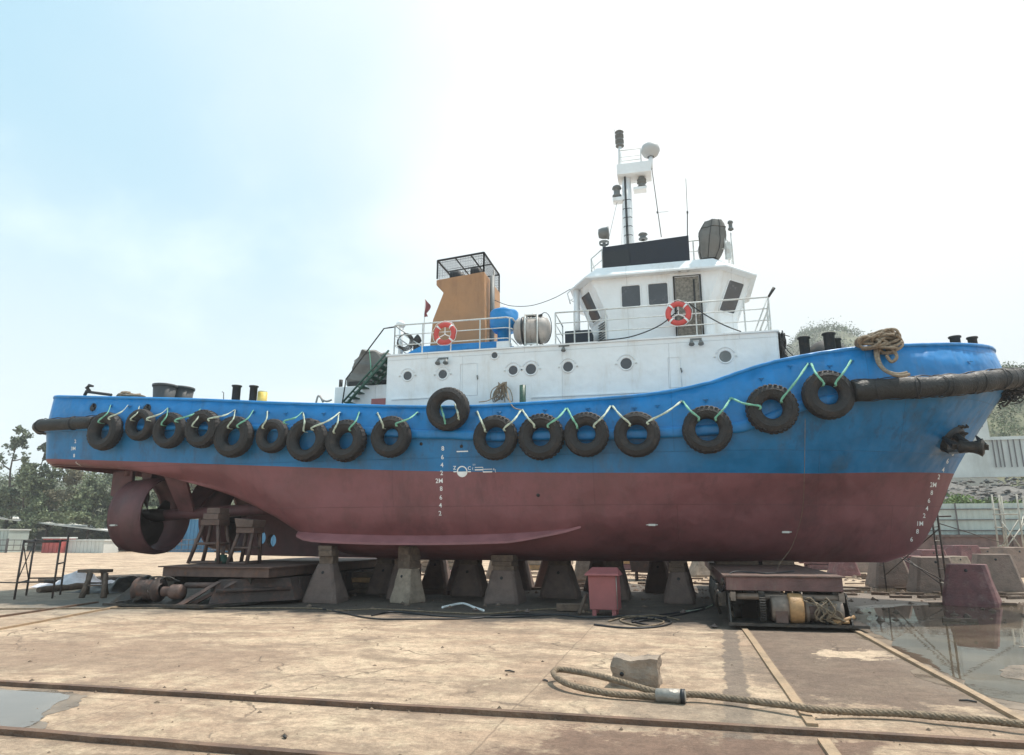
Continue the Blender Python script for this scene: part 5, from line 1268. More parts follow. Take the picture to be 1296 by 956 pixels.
for k in range(20):
    a0 = r.uniform(-.4,.4); cx_, cz_ = r.uniform(-.30,.30), r.uniform(-.02,.24); A, B = r.uniform(.18,.38), r.uniform(.10,.26); yy = r.uniform(-.30,.25); th = r.uniform(-.5,.9)
    pts = []
    for j in range(13):
        a = 2*math.pi*j/12*r.uniform(.98,1.02)+k; x = A*math.cos(a); z = B*math.sin(a)
        pts.append(c + Vector((cx_+x*math.cos(th)-z*math.sin(th), yy+.12*math.sin(a*2+k), cz_+.04+x*math.sin(th)*.5+z*math.cos(th))))
    mb.tube(smooth_path(pts,3), .034, 7)
mb.build('coils', M['rope'], rp, fix=False)
mb = MB(); tl = [P(q[0],q[1],RPY+q[2]) for q in ((1108,440,-.02),(1109,452,-.22),(1113,462,-.32),(1122,470,-.55),(1136,474,-.72),(1148,472,-.70))]
mb.tube(smooth_path(tl,6), .045, 8); mb.tube([p+Vector((.03,-.05,-.05)) for p in smooth_path(tl,6)], .04, 8)
tl = [P(q[0],q[1],RPY+q[2]) for q in ((1118,432,0),(1128,440,-.2),(1135,452,-.25),(1128,458,-.25),(1122,450,-.22))]; mb.tube(smooth_path(tl,6), .04, 8)
mb.build('rope_tail', M['rope'], rp, fix=False)
c = P(160, 503, 17.6); t = pile('rope_pile', (c.x, 17.75, c.z-.12), (.52,.35,.30), 7, .03, 'rope', 'low coil of greyish rope lying on the stern bulwark beside the grapnel', 'rope', 12)
c = P(125, 500, 17.6); t = thing('grapnel', c, 'dark iron grapnel hook with its shank resting on the stern bulwark', 'anchor'); mb = MB()
mb.tube([P(*q, 17.6) for q in ((107,501),(110,495),(114,495))] , .05, 8); mb.tube([P(113,494.5,17.6), P(110,491,17.6), P(113,488,17.6), P(118,489,17.6)], [.05,.06,.055,.03], 8); mb.build('fluke', M['pipe_dark'], t)
mb = MB(); mb.tube([P(110,496,17.6), P(141,500,17.6)], .045, 8); mb.build('shank', M['pipe_dark'], t)
c = P(636, 500, 17.9); t = thing('rope_bundle', (c.x, 17.95, 5.1), 'knot of tangled pale rope hung on the deckhouse wall above the bulwark', 'rope'); r = random.Random(9); mb = MB()
for k in range(16):
    pts = [Vector((c.x+r.uniform(-.1,.1), 17.95+r.uniform(-.1,.1), P(637,486,17.95).z+r.uniform(-.05,.05)))]
    L = r.uniform(.25,.5); sx = r.uniform(-.22,.22); pts += [pts[0]+Vector((sx,-.05,-L*.4)), pts[0]+Vector((sx*1.2,0,-L)), pts[0]+Vector((sx*.3,.05,-L*.7)), pts[0]+Vector((r.uniform(-.05,.05),0,.03))]
    mb.tube(smooth_path(pts,4), .014, 6)
mb.tube(smooth_path([P(634,488,17.95),P(628,500,17.8),P(618,507,17.6),P(606,509,17.5)],5), .014, 6)
mb.tube(smooth_path([P(641,490,17.95),P(644,505,17.3),P(650,516,17.0),P(660,519,17.0)],5), .016, 6); mb.build('strands', M['rope'], t, fix=False)

# bins
def bin_(px0, px1, pyt, Y, label, flare=1.12):
    a, b = P(px0, pyt, Y), P(px1, pyt, Y); w = (b.x-a.x)/2; cx_ = (a.x+b.x)/2; t = thing('deck_bin', (cx_, Y, 4.9), label, 'bin', 'bins on the stern deck')
    mb = MB(); h = a.z-4.9; mb.lathe([(0,0),(w/flare*.8,0),(w/flare*.93,h*.6),(w*.97,h-.06),(w*.9,h-.06),(w*.8,h*.3)], (cx_, Y, 4.9), n=28); mb.build('tub', M['bin'], t)
    mb = MB(); mb.lathe([(w*.97,h-.09),(w*1.04,h-.08),(w*1.04,h-.01),(w*.93,h),(w*.9,h-.05)], (cx_, Y, 4.9), n=28); mb.build('rim', M['bin'], t)
bin_(197, 221, 488, 17.9, 'taller dark grey bin on the stern deck, left one of the pair'); bin_(217, 243, 491.5, 18.5, 'wider paler bin on the stern deck, right one of the pair')
c = P(332.5, 497, 17.75); t = thing('yellow_drum', (c.x, 17.75, 4.9), 'small yellow drum beside the twin dark posts on the stern deck', 'drum')
mb = MB(); h = c.z-4.9; mb.lathe([(0,0),(.14,0),(.14,h*.3),(.148,h*.31),(.14,h*.33),(.14,h*.65),(.148,h*.66),(.14,h*.68),(.14,h),(.12,h),(0,h-.02)], (c.x,17.75,4.9), n=20); mb.build('body', M['yellow'], t)
mb = MB(); mb.lathe([(0,0),(.13,0),(.13,.03),(0,.03)], (c.x,17.75,4.9+h), n=20); mb.build('lid', M['strap'], t)

# tarpaulin covered winch behind the ladder
TYY = 19.3; t = thing('covered_winch', (P(462,490,TYY).x, TYY, 5.6), 'machine wrapped in crumpled grey tarpaulin behind the green ladder', 'winch')
mb = MB(); rws = []; r = random.Random(6); prof = [(435,491),(437,478),(443,466),(447,452),(457,441),(466,440),(480,443),(497,449),(497,470),(494,491)]
cen = P(468, 470, TYY)
for k in range(9):
    yy = TYY + k*.2; f = 1 - .35*abs(k/8-.45)**2*4*.5; f = [.86,.97,1,1,1,.99,.97,.92,.8][k]; row = []
    pl = smooth_path([Vector((P(a,b,TYY).x, yy, P(a,b,TYY).z)) for a,b in prof], 5)
    for q in pl: row.append(Vector((cen.x+(q.x-cen.x)*f+.035*math.sin(q.z*17+k*1.9)+r.uniform(-.012,.012), yy+.05*math.sin(q.z*9+q.x*6), max(5.55, cen.z+(q.z-cen.z)*f+.03*math.sin(q.x*15+k)+r.uniform(-.012,.012)))))
    rws.append(row)
mb.grid(rws); mb.add(rws[0], [tuple(range(len(rws[0])))], smooth=False); mb.add(rws[-1], [tuple(range(len(rws[0])))]); mb.build('tarpaulin', M['mesh_grey'], t, fix=False)
mb = MB(); a, b = P(441,491,TYY-.1), P(470,482,TYY-.1); mb.box(a.x, b.x+.6, TYY-.12, TYY+.3, 5.56, b.z); mb.build('winch_frame', M['hole'], t)
mb = MB(); mb.tube(smooth_path([P(467,441,TYY-.08),P(469,460,TYY-.1),P(470,480,TYY-.1)],4), .015, 5); mb.build('tie_rope', M['strapg'], t)

# lifebuoys
def lifebuoy(px, py, Y, label):
    c = P(px, py, Y); t = thing('lifebuoy', c, label, 'lifebuoy', 'red lifebuoys on the railings'); mb = MB(); Rm, rm = .27, .075
    for mi_, (a0, a1) in enumerate(((0,1),)):
        n, m_ = 48, 12; vs = []
        for i in range(n):
            a = 2*math.pi*i/n
            for j in range(m_): b = 2*math.pi*j/m_; rr = Rm+rm*math.cos(b); vs.append(c+Vector((rr*math.cos(a), rm*math.sin(b)*.8, rr*math.sin(a))))
        fs = [(i*m_+j, i*m_+(j+1) % m_, ((i+1) % n)*m_+(j+1) % m_, ((i+1) % n)*m_+j) for i in range(n) for j in range(m_)]
        mb.add(vs, fs, 0, True)
    mb.build('ring', M['buoy'], t, fix=False)
    for k in range(4):
        mb = MB(); a = math.pi/4 + k*math.pi/2
        for da in (0,):
            pts = [c+Vector((math.cos(a+q)*Rm, 0, math.sin(a+q)*Rm)) for q in (-.09,-.03,.03,.09)]; mb.tube(pts, [.077,.081,.081,.077], 14, caps=False)
        mb.build('band', M['mark'], t, fix=False)
    mb = MB(); star = []
    for k in range(3): a = math.pi/2 + k*2*math.pi/3; mb.tube([c+Vector((0,.01,-.02)), c+Vector((math.cos(a)*Rm*.8,.01,math.sin(a)*Rm*.8))], .016, 5)
    mb.tube([c+Vector((math.cos(a)*(.37+.012*math.sin(a*9)), -.03, math.sin(a)*(.37+.012*math.sin(a*9)))) for a in [2*math.pi*j/40 for j in range(40)]], .008, 4, closed=True)
    mb.build('grab_rope', M['mark'], t, fix=False); return t
lifebuoy(563, 422.5, RY-.09, 'red lifebuoy on the aft railing in front of the ochre funnel')
lifebuoy(858.5, 397, RY-.09, 'red lifebuoy on the wheelhouse railing in front of the bare grey door')
# life raft canister on its cradle
RYY = 18.75; a, b = P(651, 418, RYY), P(697, 418, RYY); zc_ = P(675,418.5,RYY).z; rr = P(675,401,RYY).z-zc_; L = b.x-a.x
t = thing('life_raft', (a.x+L/2, RYY, z0), 'pale grey life raft canister lying in a white pipe cradle', 'life raft')
mb = MB(); mb.lathe([(0,-L/2),(rr*.55,-L/2+.02),(rr*.82,-L*.42),(rr*.9,-L*.32),(rr*.93,-L*.1),(rr*.99,-L*.095),(rr*.99,-L*.04),(rr*.94,-L*.03),(rr*.94,L*.28),(rr*.82,L*.42),(rr*.5,L/2-.02),(0,L/2)], ((a.x+b.x)/2, RYY, zc_), 'X', 32)
for k in range(6): mb.lathe([(rr*.93, 0),(rr*.965,.012),(rr*.93,.024)], (a.x+L*(.14+.12*k), RYY, zc_), 'X', 32)
mb.build('canister', M['raft'], t)
mb = MB()
for f in (.28, .70): mb.lathe([(rr*.985,-.03),(rr*1.0,-.03),(rr*1.0,.03),(rr*.985,.03)], (a.x+L*f, RYY, zc_), 'X', 32)
mb.tube([Vector((b.x-.14+.10*math.cos(q), RYY-.18+.0, zc_)) + Vector((0, 0, 0)) + Vector((math.cos(q)*.10, 0, math.sin(q)*rr*1.1)) for q in [R(-95+19*k) for k in range(12)]], .012, 5)
mb.build('strap', M['black'], t)
mb = MB()
for px in (664.5, 680): x = P(px,430,RYY-.42).x; zt = P(px,398,RYY-.42).z; mb.tube([(x,RYY-.42,z0),(x,RYY-.42,zt)], .025, 6); mb.tube([(x,RYY+.42,z0),(x,RYY+.42,zt)], .025, 6); mb.tube([(x,RYY-.42,zt),(x,RYY+.42,zt)], .02, 6)
x0_, x1_ = P(664.5,430,RYY-.42).x, P(680,430,RYY-.42).x
for zz_ in (zt, zc_+rr*.55, z0+.1): mb.tube([(x0_,RYY-.42,zz_),(x1_,RYY-.42,zz_)], .022, 6)
mb.box(x0_-.25, x1_+.35, RYY-.36, RYY+.36, z0, z0+.06); mb.build('cradle', M['white2'], t)
mb = MB(); c = P(677, 403, RYY-.2); r = random.Random(2)
for k in range(10): mb.tube([c+Vector((r.uniform(-.25,.25), r.uniform(-.05,.1), r.uniform(-.05,.12))) for _ in range(4)], .022, 5)
mb.build('hydrostatic_release', M['pipe_dark'], t, fix=False)
# flag
c = P(536, 438, 20.2); t = thing('flag', (c.x, 20.2, z0), 'faded dark red flag drooping from a thin staff behind the aft railing', 'flag'); mb = MB(); zt = P(538, 378, 20.2).z; mb.tube([(c.x, 20.2, z0), (c.x, 20.2, zt)], .014, 6); mb.build('staff', M['white2'], t)
mb = MB(); rws = []
for i in range(9):
    f = i/8; z = zt-.02 - .62*f; w = .06+.16*math.sin(math.pi*min(1,f*1.2+.1)) if f < .8 else .09
    rws.append([Vector((c.x+.01+w*u, 20.2+.035*math.sin(u*9+f*5), z - .14*u*(1-f))) for u in [k/6 for k in range(7)]])
mb.grid(rws); mb.build('cloth', M['flag'], t, fix=False)
# covered searchlight / rolled net on the wheelhouse roof
c = P(900, 302, 19.0); t = thing('covered_searchlight', (c.x, 19.0, RZ), 'bulky searchlight bundled in a grey-brown tied cover on the wheelhouse roof', 'searchlight')
mb = MB(); rws = []; r = random.Random(17); zlo, zhi = RZ+.06, P(898,281,19.).z
for i in range(11):
    f = i/10; z = zlo+(zhi-zlo)*f; rr = .12 + .22*math.sin(math.pi*(.12+.78*f))**.8; row = []
    for k in range(22):
        a = 2*math.pi*k/22; q = rr*(1+.11*math.sin(a*5+i*.35)+.05*math.sin(a*2+i)+r.uniform(-.04,.04)); row.append(Vector((c.x-.10+.18*f+q*math.cos(a)*(1.0 if math.cos(a) < 0 else 1.15), 19.0+q*.8*math.sin(a), z)))
    rws.append(row)
mb.grid(rws, closeu=True); mb.add(rws[-1], [tuple(range(22))]); mb.build('cover', M['mesh_grey'], t, fix=False)
mb = MB()
for i in (8,): mb.tube([q + (q-Vector((c.x,19.0,q.z)))*.03 for q in rws[i]], .012, 5, closed=True)
for k in (12,16,19): mb.tube([rws[i][k]+(rws[i][k]-Vector((c.x,19.,rws[i][k].z)))*.03 for i in range(11)], .010, 5)
mb.build('ties', M['pipe_dark'], t, fix=False)
mb = MB(); mb.tube([(c.x-.05,19.,RZ),(c.x-.02,19.,RZ+.2)], .1, 10); mb.build('pedestal', M['pipe_dark'], t)
# net hanging at the front of the deckhouse
c = P(989, 420, 18.4); t = thing('cargo_net', (HX1+.15, 18.4, 6.0), 'bundle of dark netting hung on the front corner of the deckhouse', 'net'); mb = MB(); r = random.Random(23)
zt, zb_ = P(989,420,18.4).z, P(989,458,18.4).z; x0_ = P(984,430,18.4).x
for k in range(22):
    x = x0_ + r.uniform(0,.22); y = 18.3+r.uniform(0,.5); pts = [(x+r.uniform(-.02,.02)*2, y+r.uniform(-.05,.05), zt+(zb_-zt)*f) for f in (0,.2,.4,.6,.8,1)]
    mb.tube(smooth_path(pts,3), r.choice([.012,.018,.024]), 5)
for k in range(26):
    x = x0_+r.uniform(0,.2); z = r.uniform(zb_, zt); mb.tube([(x,18.3+r.random()*.4,z),(x+r.uniform(-.1,.12),18.3+r.random()*.4,z-r.uniform(.05,.25))], .012, 5)
mb.build('strands', M['pipe_dark'], t, fix=False)
# cables along the wheelhouse side and to the funnel
def cable(name, pts, r_, m, label, cat='cable', group=None, k=8):
    mb = MB(); c = Vector(pts[0]); mb.tube(smooth_path(pts, k), r_, 6); return tag(mb.build(name, M[m], None, fix=False, loc=c), label, cat, group)
cable('hanging_cable', [P(745,434,18.2),P(765,431,18.16),P(800,426,18.15),P(835,412,18.15),P(858,393,18.15)], .016, 'black', 'black cable sagging along the wheelhouse railing left of the lifebuoy')
cable('hanging_cable', [P(872,384,18.15),P(890,397,18.15),P(915,411,18.15),P(938,420,18.2)], .016, 'black', 'black cable sagging right of the lifebuoy toward the front of the wheelhouse')
cable('hanging_cable', [P(626,380,19.4),P(645,387,19.2),P(672,387,19.1),P(700,378,19.2),P(722,366,19.4)], .010, 'pipe_dark', 'thin wire sagging through the air between funnel and wheelhouse')
cable('hanging_cable', [P(990,433,18.2),P(997,444,18.3),P(1006,452,18.4)], .012, 'black', 'short black line from the netting down to the bow deck')
cable('hanging_cable', [P(1019,530,16.8),P(1018,600,17.0),P(1015,650,17.6),P(1003,690,18.0),P(988,712,17.6),P(984,722,16.5)], .0055, 'wire', 'thin pale cord hanging down the bow plating to the carriage')
# anchor
A0 = pk + pn*.05 + Vector((0,0,.18)); ctr = P(1228, 566, pk.y-.95)
t = thing('bow_anchor', A0, 'black stockless anchor sticking out of its pocket in the bow', 'anchor')
mb = MB(); mb.tube([A0, A0.lerp(ctr,.5), ctr], [.10,.085,.10], 10); mb.build('shank', M['machine'], t)
ax = (Vector((.75,-.35,-.1))).normalized(); mb = MB()
mb.tube([ctr-ax*.26, ctr-ax*.22, ctr-ax*.1, ctr+ax*.06, ctr+ax*.16, ctr+ax*.24, ctr+ax*.28], [.10,.16,.13,.14,.17,.22,.15], 14); mb.build('crown', M['machine'], t)
bk_ = (A0-ctr).normalized()
for s_ in (-1, 1):
    q = ctr + ax*.28*s_; tip = q + bk_*.72 + ax*.10*s_ + Vector((0,0,.04)); sd_ = ax.cross(bk_).normalized(); mb = MB()
    mb.hexa([q-ax*.09-sd_*.07, q+ax*.09-sd_*.07, q+ax*.09+sd_*.07, q-ax*.09+sd_*.07, tip-ax*.02-sd_*.02, tip+ax*.02-sd_*.02, tip+ax*.02+sd_*.02, tip-ax*.02+sd_*.02]); mb.build('fluke', M['machine'], t, bevel=.015)
mb = MB(); r = random.Random(41)
for k in range(14):
    q = A0 + pn*.12 + Vector((r.uniform(-.15,.18), r.uniform(-.1,.1), r.uniform(-.08,.28))); mb.tube(smooth_path([q, q+Vector((r.uniform(-.15,.15),-.08,r.uniform(-.1,.1))), q+Vector((r.uniform(-.2,.2),0,r.uniform(-.2,.1)))],3), .022, 6)
mb.build('anchor_lashing', M['machine'], t, fix=False)

# ------------------------------------------------------------------ blocks that carry the hull
def zfloor(x, y):     # underside of the hull above a point
    yy = y if y <= YC else 2*YC - y
    loc, _, _, _ = BV.ray_cast(Vector((x, yy, .2)), Vector((0, 0, 1))); return loc.z if loc else 1.1
def block_mesh(bw, bd, tw, td, h, seed, hole=True, chip=.012):
    r = random.Random(seed); mb = MB(); rows = []
    def rect(w, d, z, c=.08):
        w, d = w/2, d/2; p = [(-w+c,-d),(w-c,-d),(w,-d+c),(w,d-c),(w-c,d),(-w+c,d),(-w,d-c),(-w,-d+c)]
        return [Vector((x+r.uniform(-chip,chip), y+r.uniform(-chip,chip), z+r.uniform(-chip,chip)*.6)) for x, y in p]
    n = 5
    rows.append(rect(bw, bd, 0))
    rows.append(rect(bw, bd, .10*h))
    for i in range(1, n+1): f = i/n; rows.append(rect(bw+(tw-bw)*f, bd+(td-bd)*f, h*(.10+.90*f)))
    mb.grid(rows, smooth=False, closeu=True); mb.add(rows[-1], [tuple(range(8))]); mb.add(rows[0], [tuple(range(8))[::-1]])
    return mb
def keel_block(x, y, rz, dims, m, label, group, capz=None, seed=0, name='keel_block', wood='wood', hole=(0,.78)):
    bw, bd, tw, td, h = dims
    if name == 'keel_block': bw, bd, tw, td = bw*.86, bd*.95, tw*.80, td*.9
    t = thing(name, (x, y, 0), label, 'concrete block', group); t.rotation_euler.z = rz
    o = block_mesh(bw, bd, tw, td, h, seed).build('body', M[m], None, bevel=.012); o.parent = t
    if hole:
        f = hole[1]; yy = -(bd/2+(td-bd)/2*((f-.1)/.9))
        mb = MB(); mb.lathe([(0,.0),(.035,.0),(.045,-.012)], (hole[0], yy-.006, h*f), rot=Matrix.Rotation(R(90)-math.atan2((bd-td)/2, h),3,'X'), n=12); q = mb.build('lifting_hole', M['hole'], None, fix=False); q.parent = t
    if capz and capz > h+.04:
        zz_ = h; k = 0; r = random.Random(seed+5)
        while zz_ < capz-.02:
            th = min(capz-zz_, r.choice([.12,.16,.2])); w = tw*r.uniform(.80,.98)
            mb = MB(); mb.obox((r.uniform(-.03,.03), r.uniform(-.03,.03), zz_+th/2), (w, td*r.uniform(.85,1.), th-.004), r.uniform(-.06,.06)); q = mb.build('timber_packing', M[wood], None, bevel=.008); q.parent = t; zz_ += th; k += 1
    return t
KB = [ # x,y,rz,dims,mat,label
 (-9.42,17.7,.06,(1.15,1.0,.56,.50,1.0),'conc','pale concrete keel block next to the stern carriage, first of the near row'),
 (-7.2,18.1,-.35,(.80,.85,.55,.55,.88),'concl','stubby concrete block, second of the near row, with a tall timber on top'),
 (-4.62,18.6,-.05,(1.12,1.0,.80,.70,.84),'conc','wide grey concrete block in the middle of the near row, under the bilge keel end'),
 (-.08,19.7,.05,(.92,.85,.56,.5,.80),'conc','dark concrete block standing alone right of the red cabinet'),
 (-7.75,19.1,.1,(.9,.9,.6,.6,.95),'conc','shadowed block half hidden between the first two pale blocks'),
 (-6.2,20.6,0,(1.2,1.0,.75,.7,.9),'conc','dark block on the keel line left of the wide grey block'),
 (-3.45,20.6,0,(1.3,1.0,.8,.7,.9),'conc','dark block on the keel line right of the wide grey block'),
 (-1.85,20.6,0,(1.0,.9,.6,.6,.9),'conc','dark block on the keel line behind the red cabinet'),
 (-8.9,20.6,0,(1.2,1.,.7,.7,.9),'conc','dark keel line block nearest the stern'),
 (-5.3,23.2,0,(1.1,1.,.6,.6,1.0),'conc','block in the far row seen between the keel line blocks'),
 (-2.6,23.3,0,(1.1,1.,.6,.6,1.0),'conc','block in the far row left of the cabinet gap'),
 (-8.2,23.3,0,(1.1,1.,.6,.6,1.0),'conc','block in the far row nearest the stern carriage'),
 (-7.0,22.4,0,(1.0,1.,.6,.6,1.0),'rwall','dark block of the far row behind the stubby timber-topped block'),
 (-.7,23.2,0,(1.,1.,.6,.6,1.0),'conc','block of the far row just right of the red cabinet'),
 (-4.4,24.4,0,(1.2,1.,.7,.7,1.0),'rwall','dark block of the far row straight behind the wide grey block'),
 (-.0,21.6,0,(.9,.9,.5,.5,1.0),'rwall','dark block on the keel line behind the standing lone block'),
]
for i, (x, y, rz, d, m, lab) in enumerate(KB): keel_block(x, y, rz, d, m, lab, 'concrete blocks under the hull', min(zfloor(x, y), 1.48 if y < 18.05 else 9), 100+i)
# stored blocks around the yard
def at_g(px, py): g = G(px, py); return g.x, g.y
SB = [ # px, py of front foot centre, depth push, rz, dims, mat, label
 (1243,769,.6,-.42,(1.22,1.2,.84,.75,1.02),'concr','large dark red painted block standing at the edge of the big puddle'),
 (1192,751,.6,.0,(1.35,1.2,.95,.8,1.08),'concb','grey block directly behind and left of the large dark red block'),
 (1272,749,.6,-.1,(1.38,1.03,0.95,0.69,1.15),'concb','grey brown block right behind the large dark red block'),
 (1133,745,.6,.10,(1.29,1.12,0.86,0.77,1.0),'concb','sandy block standing in the wet right of the bow carriage'),
 (1183,724,.6,.2,(1.7,1.3,1.2,1.,1.05),'concr','reddish block behind the scaffold legs under the bow'),
 (1226,722,.6,.5,(1.89,1.38,1.29,1.03,1.25),'concr','salmon coloured block in front of the stone wall'),
 (1262,722,.6,-.5,(1.81,1.38,1.20,1.03,1.1),'concb','dusty block left of the pale scaffold by the stone wall'),
 (1292,731,.6,.3,(1.6,1.4,1.2,1.,1.25),'concb','block cut by the right edge of the photograph'),
 (1090,725,.6,.1,(1.29,1.12,0.95,0.77,.9),'concb','pale block behind the bow carriage'),
 (893,731,.6,.3,(1.3,1.2,.6,.6,1.0),'concl','pale block leaning behind the left wheel of the bow carriage'),
 (744,737,.6,.1,(1.3,1.2,.9,.8,1.0),'concl','pale block seen between the keel blocks left of the red cabinet'),
 (563,738,.6,.1,(1.20,0.95,1.03,0.77,.42),'concr','low flat slab block seen far under the hull'),
 (1108,722,.6,.2,(1.6,1.4,1.2,1.,1.05),'concr','maroon block far back just right of the bow carriage'),
 (1150,719,.6,-.2,(1.8,1.4,1.3,1.,1.1),'concl','sandy block far back between two maroon ones under the bow'),
 (1207,716,.6,.3,(1.9,1.4,1.3,1.,1.15),'concr','farthest salmon block close to the stone wall left of the pale scaffold'),
 (1246,714,.6,-.2,(1.8,1.4,1.3,1.,1.0),'concr','small maroon block touching the foot of the stone wall'),
 (1216,733,.6,.4,(1.2,1.2,.9,.8,.9),'concl','pale block peeping over the left shoulder of the large dark red block'),
 (1160,735,.6,-.3,(1.2,1.1,.85,.7,.95),'concr','faded red block between the sandy wet block and the scaffold legs'),
 (1072,730,.6,.3,(1.1,1.,.8,.7,.8),'concr','low maroon block right behind the deck of the bow carriage'),
 (633,733,.6,.0,(1.3,1.2,.9,.8,1.0),'concl','far pale block glimpsed above the wide grey keel block'),
]
for i, (px, py, push, rz, d, m, lab) in enumerate(SB):
    x, y = at_g(px, py); keel_block(x, y+push, rz, d, m, lab, 'spare concrete blocks stored in the yard', None, 200+i, name='concrete_block', hole=(0,.86))
# brown steel bins / box seen beneath the hull
t = thing('steel_skip', (*at_g(832, 736), 0), 'dark brown steel box standing behind the hull right of the red cabinet', 'skip'); x, y = t.location.x, t.location.y
mb = MB(); mb.hexa([(x-1.0,y,.35),(x+.95,y+.2,.35),(x+.9,y+1.5,.35),(x-1.0,y+1.5,.35),(x-1.15,y,1.5),(x+1.1,y+.2,1.5),(x+1.1,y+1.5,1.5),(x-1.15,y+1.5,1.5)]); mb.build('body', M['rust'], t, bevel=.02)
mb = MB()
for dx in (-.8,.7): mb.box(x+dx-.06,x+dx+.06,y+.1,y+.22,0,.36)
mb.build('leg', M['rust'], t); mb = MB(); mb.box(x-.05,x+.05,y-.06,y-.003,.36,1.5); mb.build('rib', M['rust'], t)

# red steel cabinet
t = thing('steel_cabinet', (-1.7, 16.3, 0), 'dusty red steel cabinet on short legs in front of the keel blocks', 'cabinet')
a, b = P(745, 728, 16.05), P(781, 772, 16.05); mb = MB(); x0, x1 = a.x-.02, b.x
zb_, zt_ = P(760,772,16.05).z, P(760,729,16.05).z
mb.hexa([(x0+.03,16.05,zb_),(x1+.04,16.05,zb_),(x1+.06,16.55,zb_),(x0+.03,16.55,zb_),(x0,16.05,zt_),(x1,16.05,zt_),(x1+.04,16.55,zt_),(x0,16.55,zt_)]); mb.build('body', M['cab'], t, bevel=.012)
mb = MB(); mb.hexa([(x0-.07,15.97,zt_+.004),(x1+.07,15.97,zt_+.004),(x1+.11,16.62,zt_+.004),(x0-.07,16.62,zt_+.004),(x0-.06,15.98,zt_+.05),(x1+.06,15.98,zt_+.05),(x1+.0,16.5,zt_+.17),(x0+.05,16.5,zt_+.17)]); mb.build('lid', M['cab'], t, bevel=.01)
for dx, yy in ((.08,16.1),(.52,16.1),(.10,16.48),(.54,16.48)): mb = MB(); mb.box(x0+dx, x0+dx+.09, yy-.03, yy+.05, 0, zb_-.002); mb.build('leg', M['cab'], t)
mb = MB(); mb.tube([(x1+.02,16.02,zb_+.03),(x1+.0,16.02,zt_)], .012, 5); mb.build('edge_strip', M['ferr'], t)
t = thing('timber_prop', (-2.35,16.5,0), 'short plank leaning beside the red cabinet', 'timber'); mb = MB(); mb.tube([G(733,779)+Vector((0,0,.03)), P(742,752,16.3)], .05, 4); tag(mb.build('plank', M['wood'], t))
t = thing('timber_baulk', (-2.8,16.9,0), 'stubby timber lying on the ground left of the red cabinet', 'timber'); mb = MB(); g = G(722,776); mb.obox((g.x, g.y+.3, .10), (.75,.22,.17), .12); mb.build('baulk', M['wood'], t, bevel=.02)

# ------------------------------------------------------------------ transfer carriages
def wheel(mb, c, r, w, axis='X', n=24):
    mb.lathe([(0,-w/2),(r*.3,-w/2),(r*.34,-w/2+.02),(r*.8,-w/2+.02),(r*.86,-w/2),(r,-w/2),(r,w/2),(r*.86,w/2),(r*.8,w/2-.02),(0,w/2-.02)], c, axis, n)
X0, X1, YF = .86, 3.00, 14.65
t = thing('bow_carriage', ((X0+X1)/2, YF, 0), 'brown steel transfer carriage with open drive drums under the bow', 'carriage')
zt = .99
mb = MB(); mb.box(X0, X1, YF+.02, 26.5, .70, .955); mb.build('deck_beam', M['carr'], t, bevel=.01)
mb = MB(); mb.box(X0-.05, X1+.05, YF-.02, 26.5, .958, .985); mb.build('top_plate', M['steel'], t)
# long girders with wheels under them
for x in (1.13, 3.05):
    mb = MB(); mb.box(x-.11, x+.11, 15.5, 26.4, .36, .698); mb.build('girder', M['machine'], t)
    for k in range(7):
        mb = MB(); wheel(mb, (x, 15.9+k*1.6, .245), .21, .15); mb.build('wheel', M['machine'], t)
mb = MB(); mb.hexa([(X0-.02,YF-.32,.075),(X1+.34,YF-.22,.075),(X1+.30,YF+.62,.075),(X0+.05,YF+.6,.075),(X0-.02,YF-.32,.125),(X1+.34,YF-.22,.125),(X1+.30,YF+.62,.125),(X0+.05,YF+.6,.125)]); mb.build('base_plate', M['machine'], t)
for nm, x, lean in (('side_plate', X0+.02, .0), ('side_plate', X1+.04, .0)):
    s_ = 1 if x > 2 else -1
    mb = MB(); mb.hexa([(x,YF-.22,.13),(x+.03,YF-.22,.13),(x+.03,YF+.6,.13),(x,YF+.6,.13),(x,YF+.12,.67),(x+.03,YF+.12,.67),(x+.03,YF+.6,.67),(x,YF+.6,.67)])
    if s_ > 0: mb.hexa([(x-.42,YF-.16,.13),(x-.40,YF-.16,.13),(x-.40,YF+.1,.13),(x-.42,YF+.1,.13),(x-.60,YF+.02,.60),(x-.58,YF+.02,.60),(x-.58,YF+.1,.60),(x-.60,YF+.1,.60)])
    mb.build(nm, M['machine'], t)
mb = MB(); mb.tube([(X0+.05,YF+.12,.585),(X1+.02,YF+.12,.575)], .062, 14)
for x in (X0+.12, X1-.04): mb.obox((x,YF+.12,.585), (.1,.17,.17))
mb.build('drive_shaft', M['greydrum'], t)
mb = MB(); wheel(mb, (1.50,YF+.1,.40), .255, .09, n=28)
for k in range(26): a = 2*math.pi*k/26; mb.obox((1.50,YF+.1+.265*math.cos(a),.40+.265*math.sin(a)), (.07,.035,.03), rx=a)
for k in range(40): a = 2*math.pi*k/40; mb.lathe([(.018,-.055),(.018,.055)], (1.50,YF+.1+.292*math.cos(a),.40+.292*math.sin(a)), 'X', 6)
mb.build('chain_sprocket', M['machine'], t, fix=False)
mb = MB(); mb.lathe([(0,1.66),(.20,1.66),(.235,1.69),(.235,1.97),(.21,2.0)], (0,YF+.05,.37), 'X', 28); mb.build('gearbox_drum', M['greydrum'], t)
mb = MB(); mb.lathe([(.19,1.98),(.275,1.99),(.285,2.02),(.28,2.20),(.26,2.24),(.12,2.26)], (0,YF+.04,.38), 'X', 32); mb.build('brake_drum', M['tan'], t)
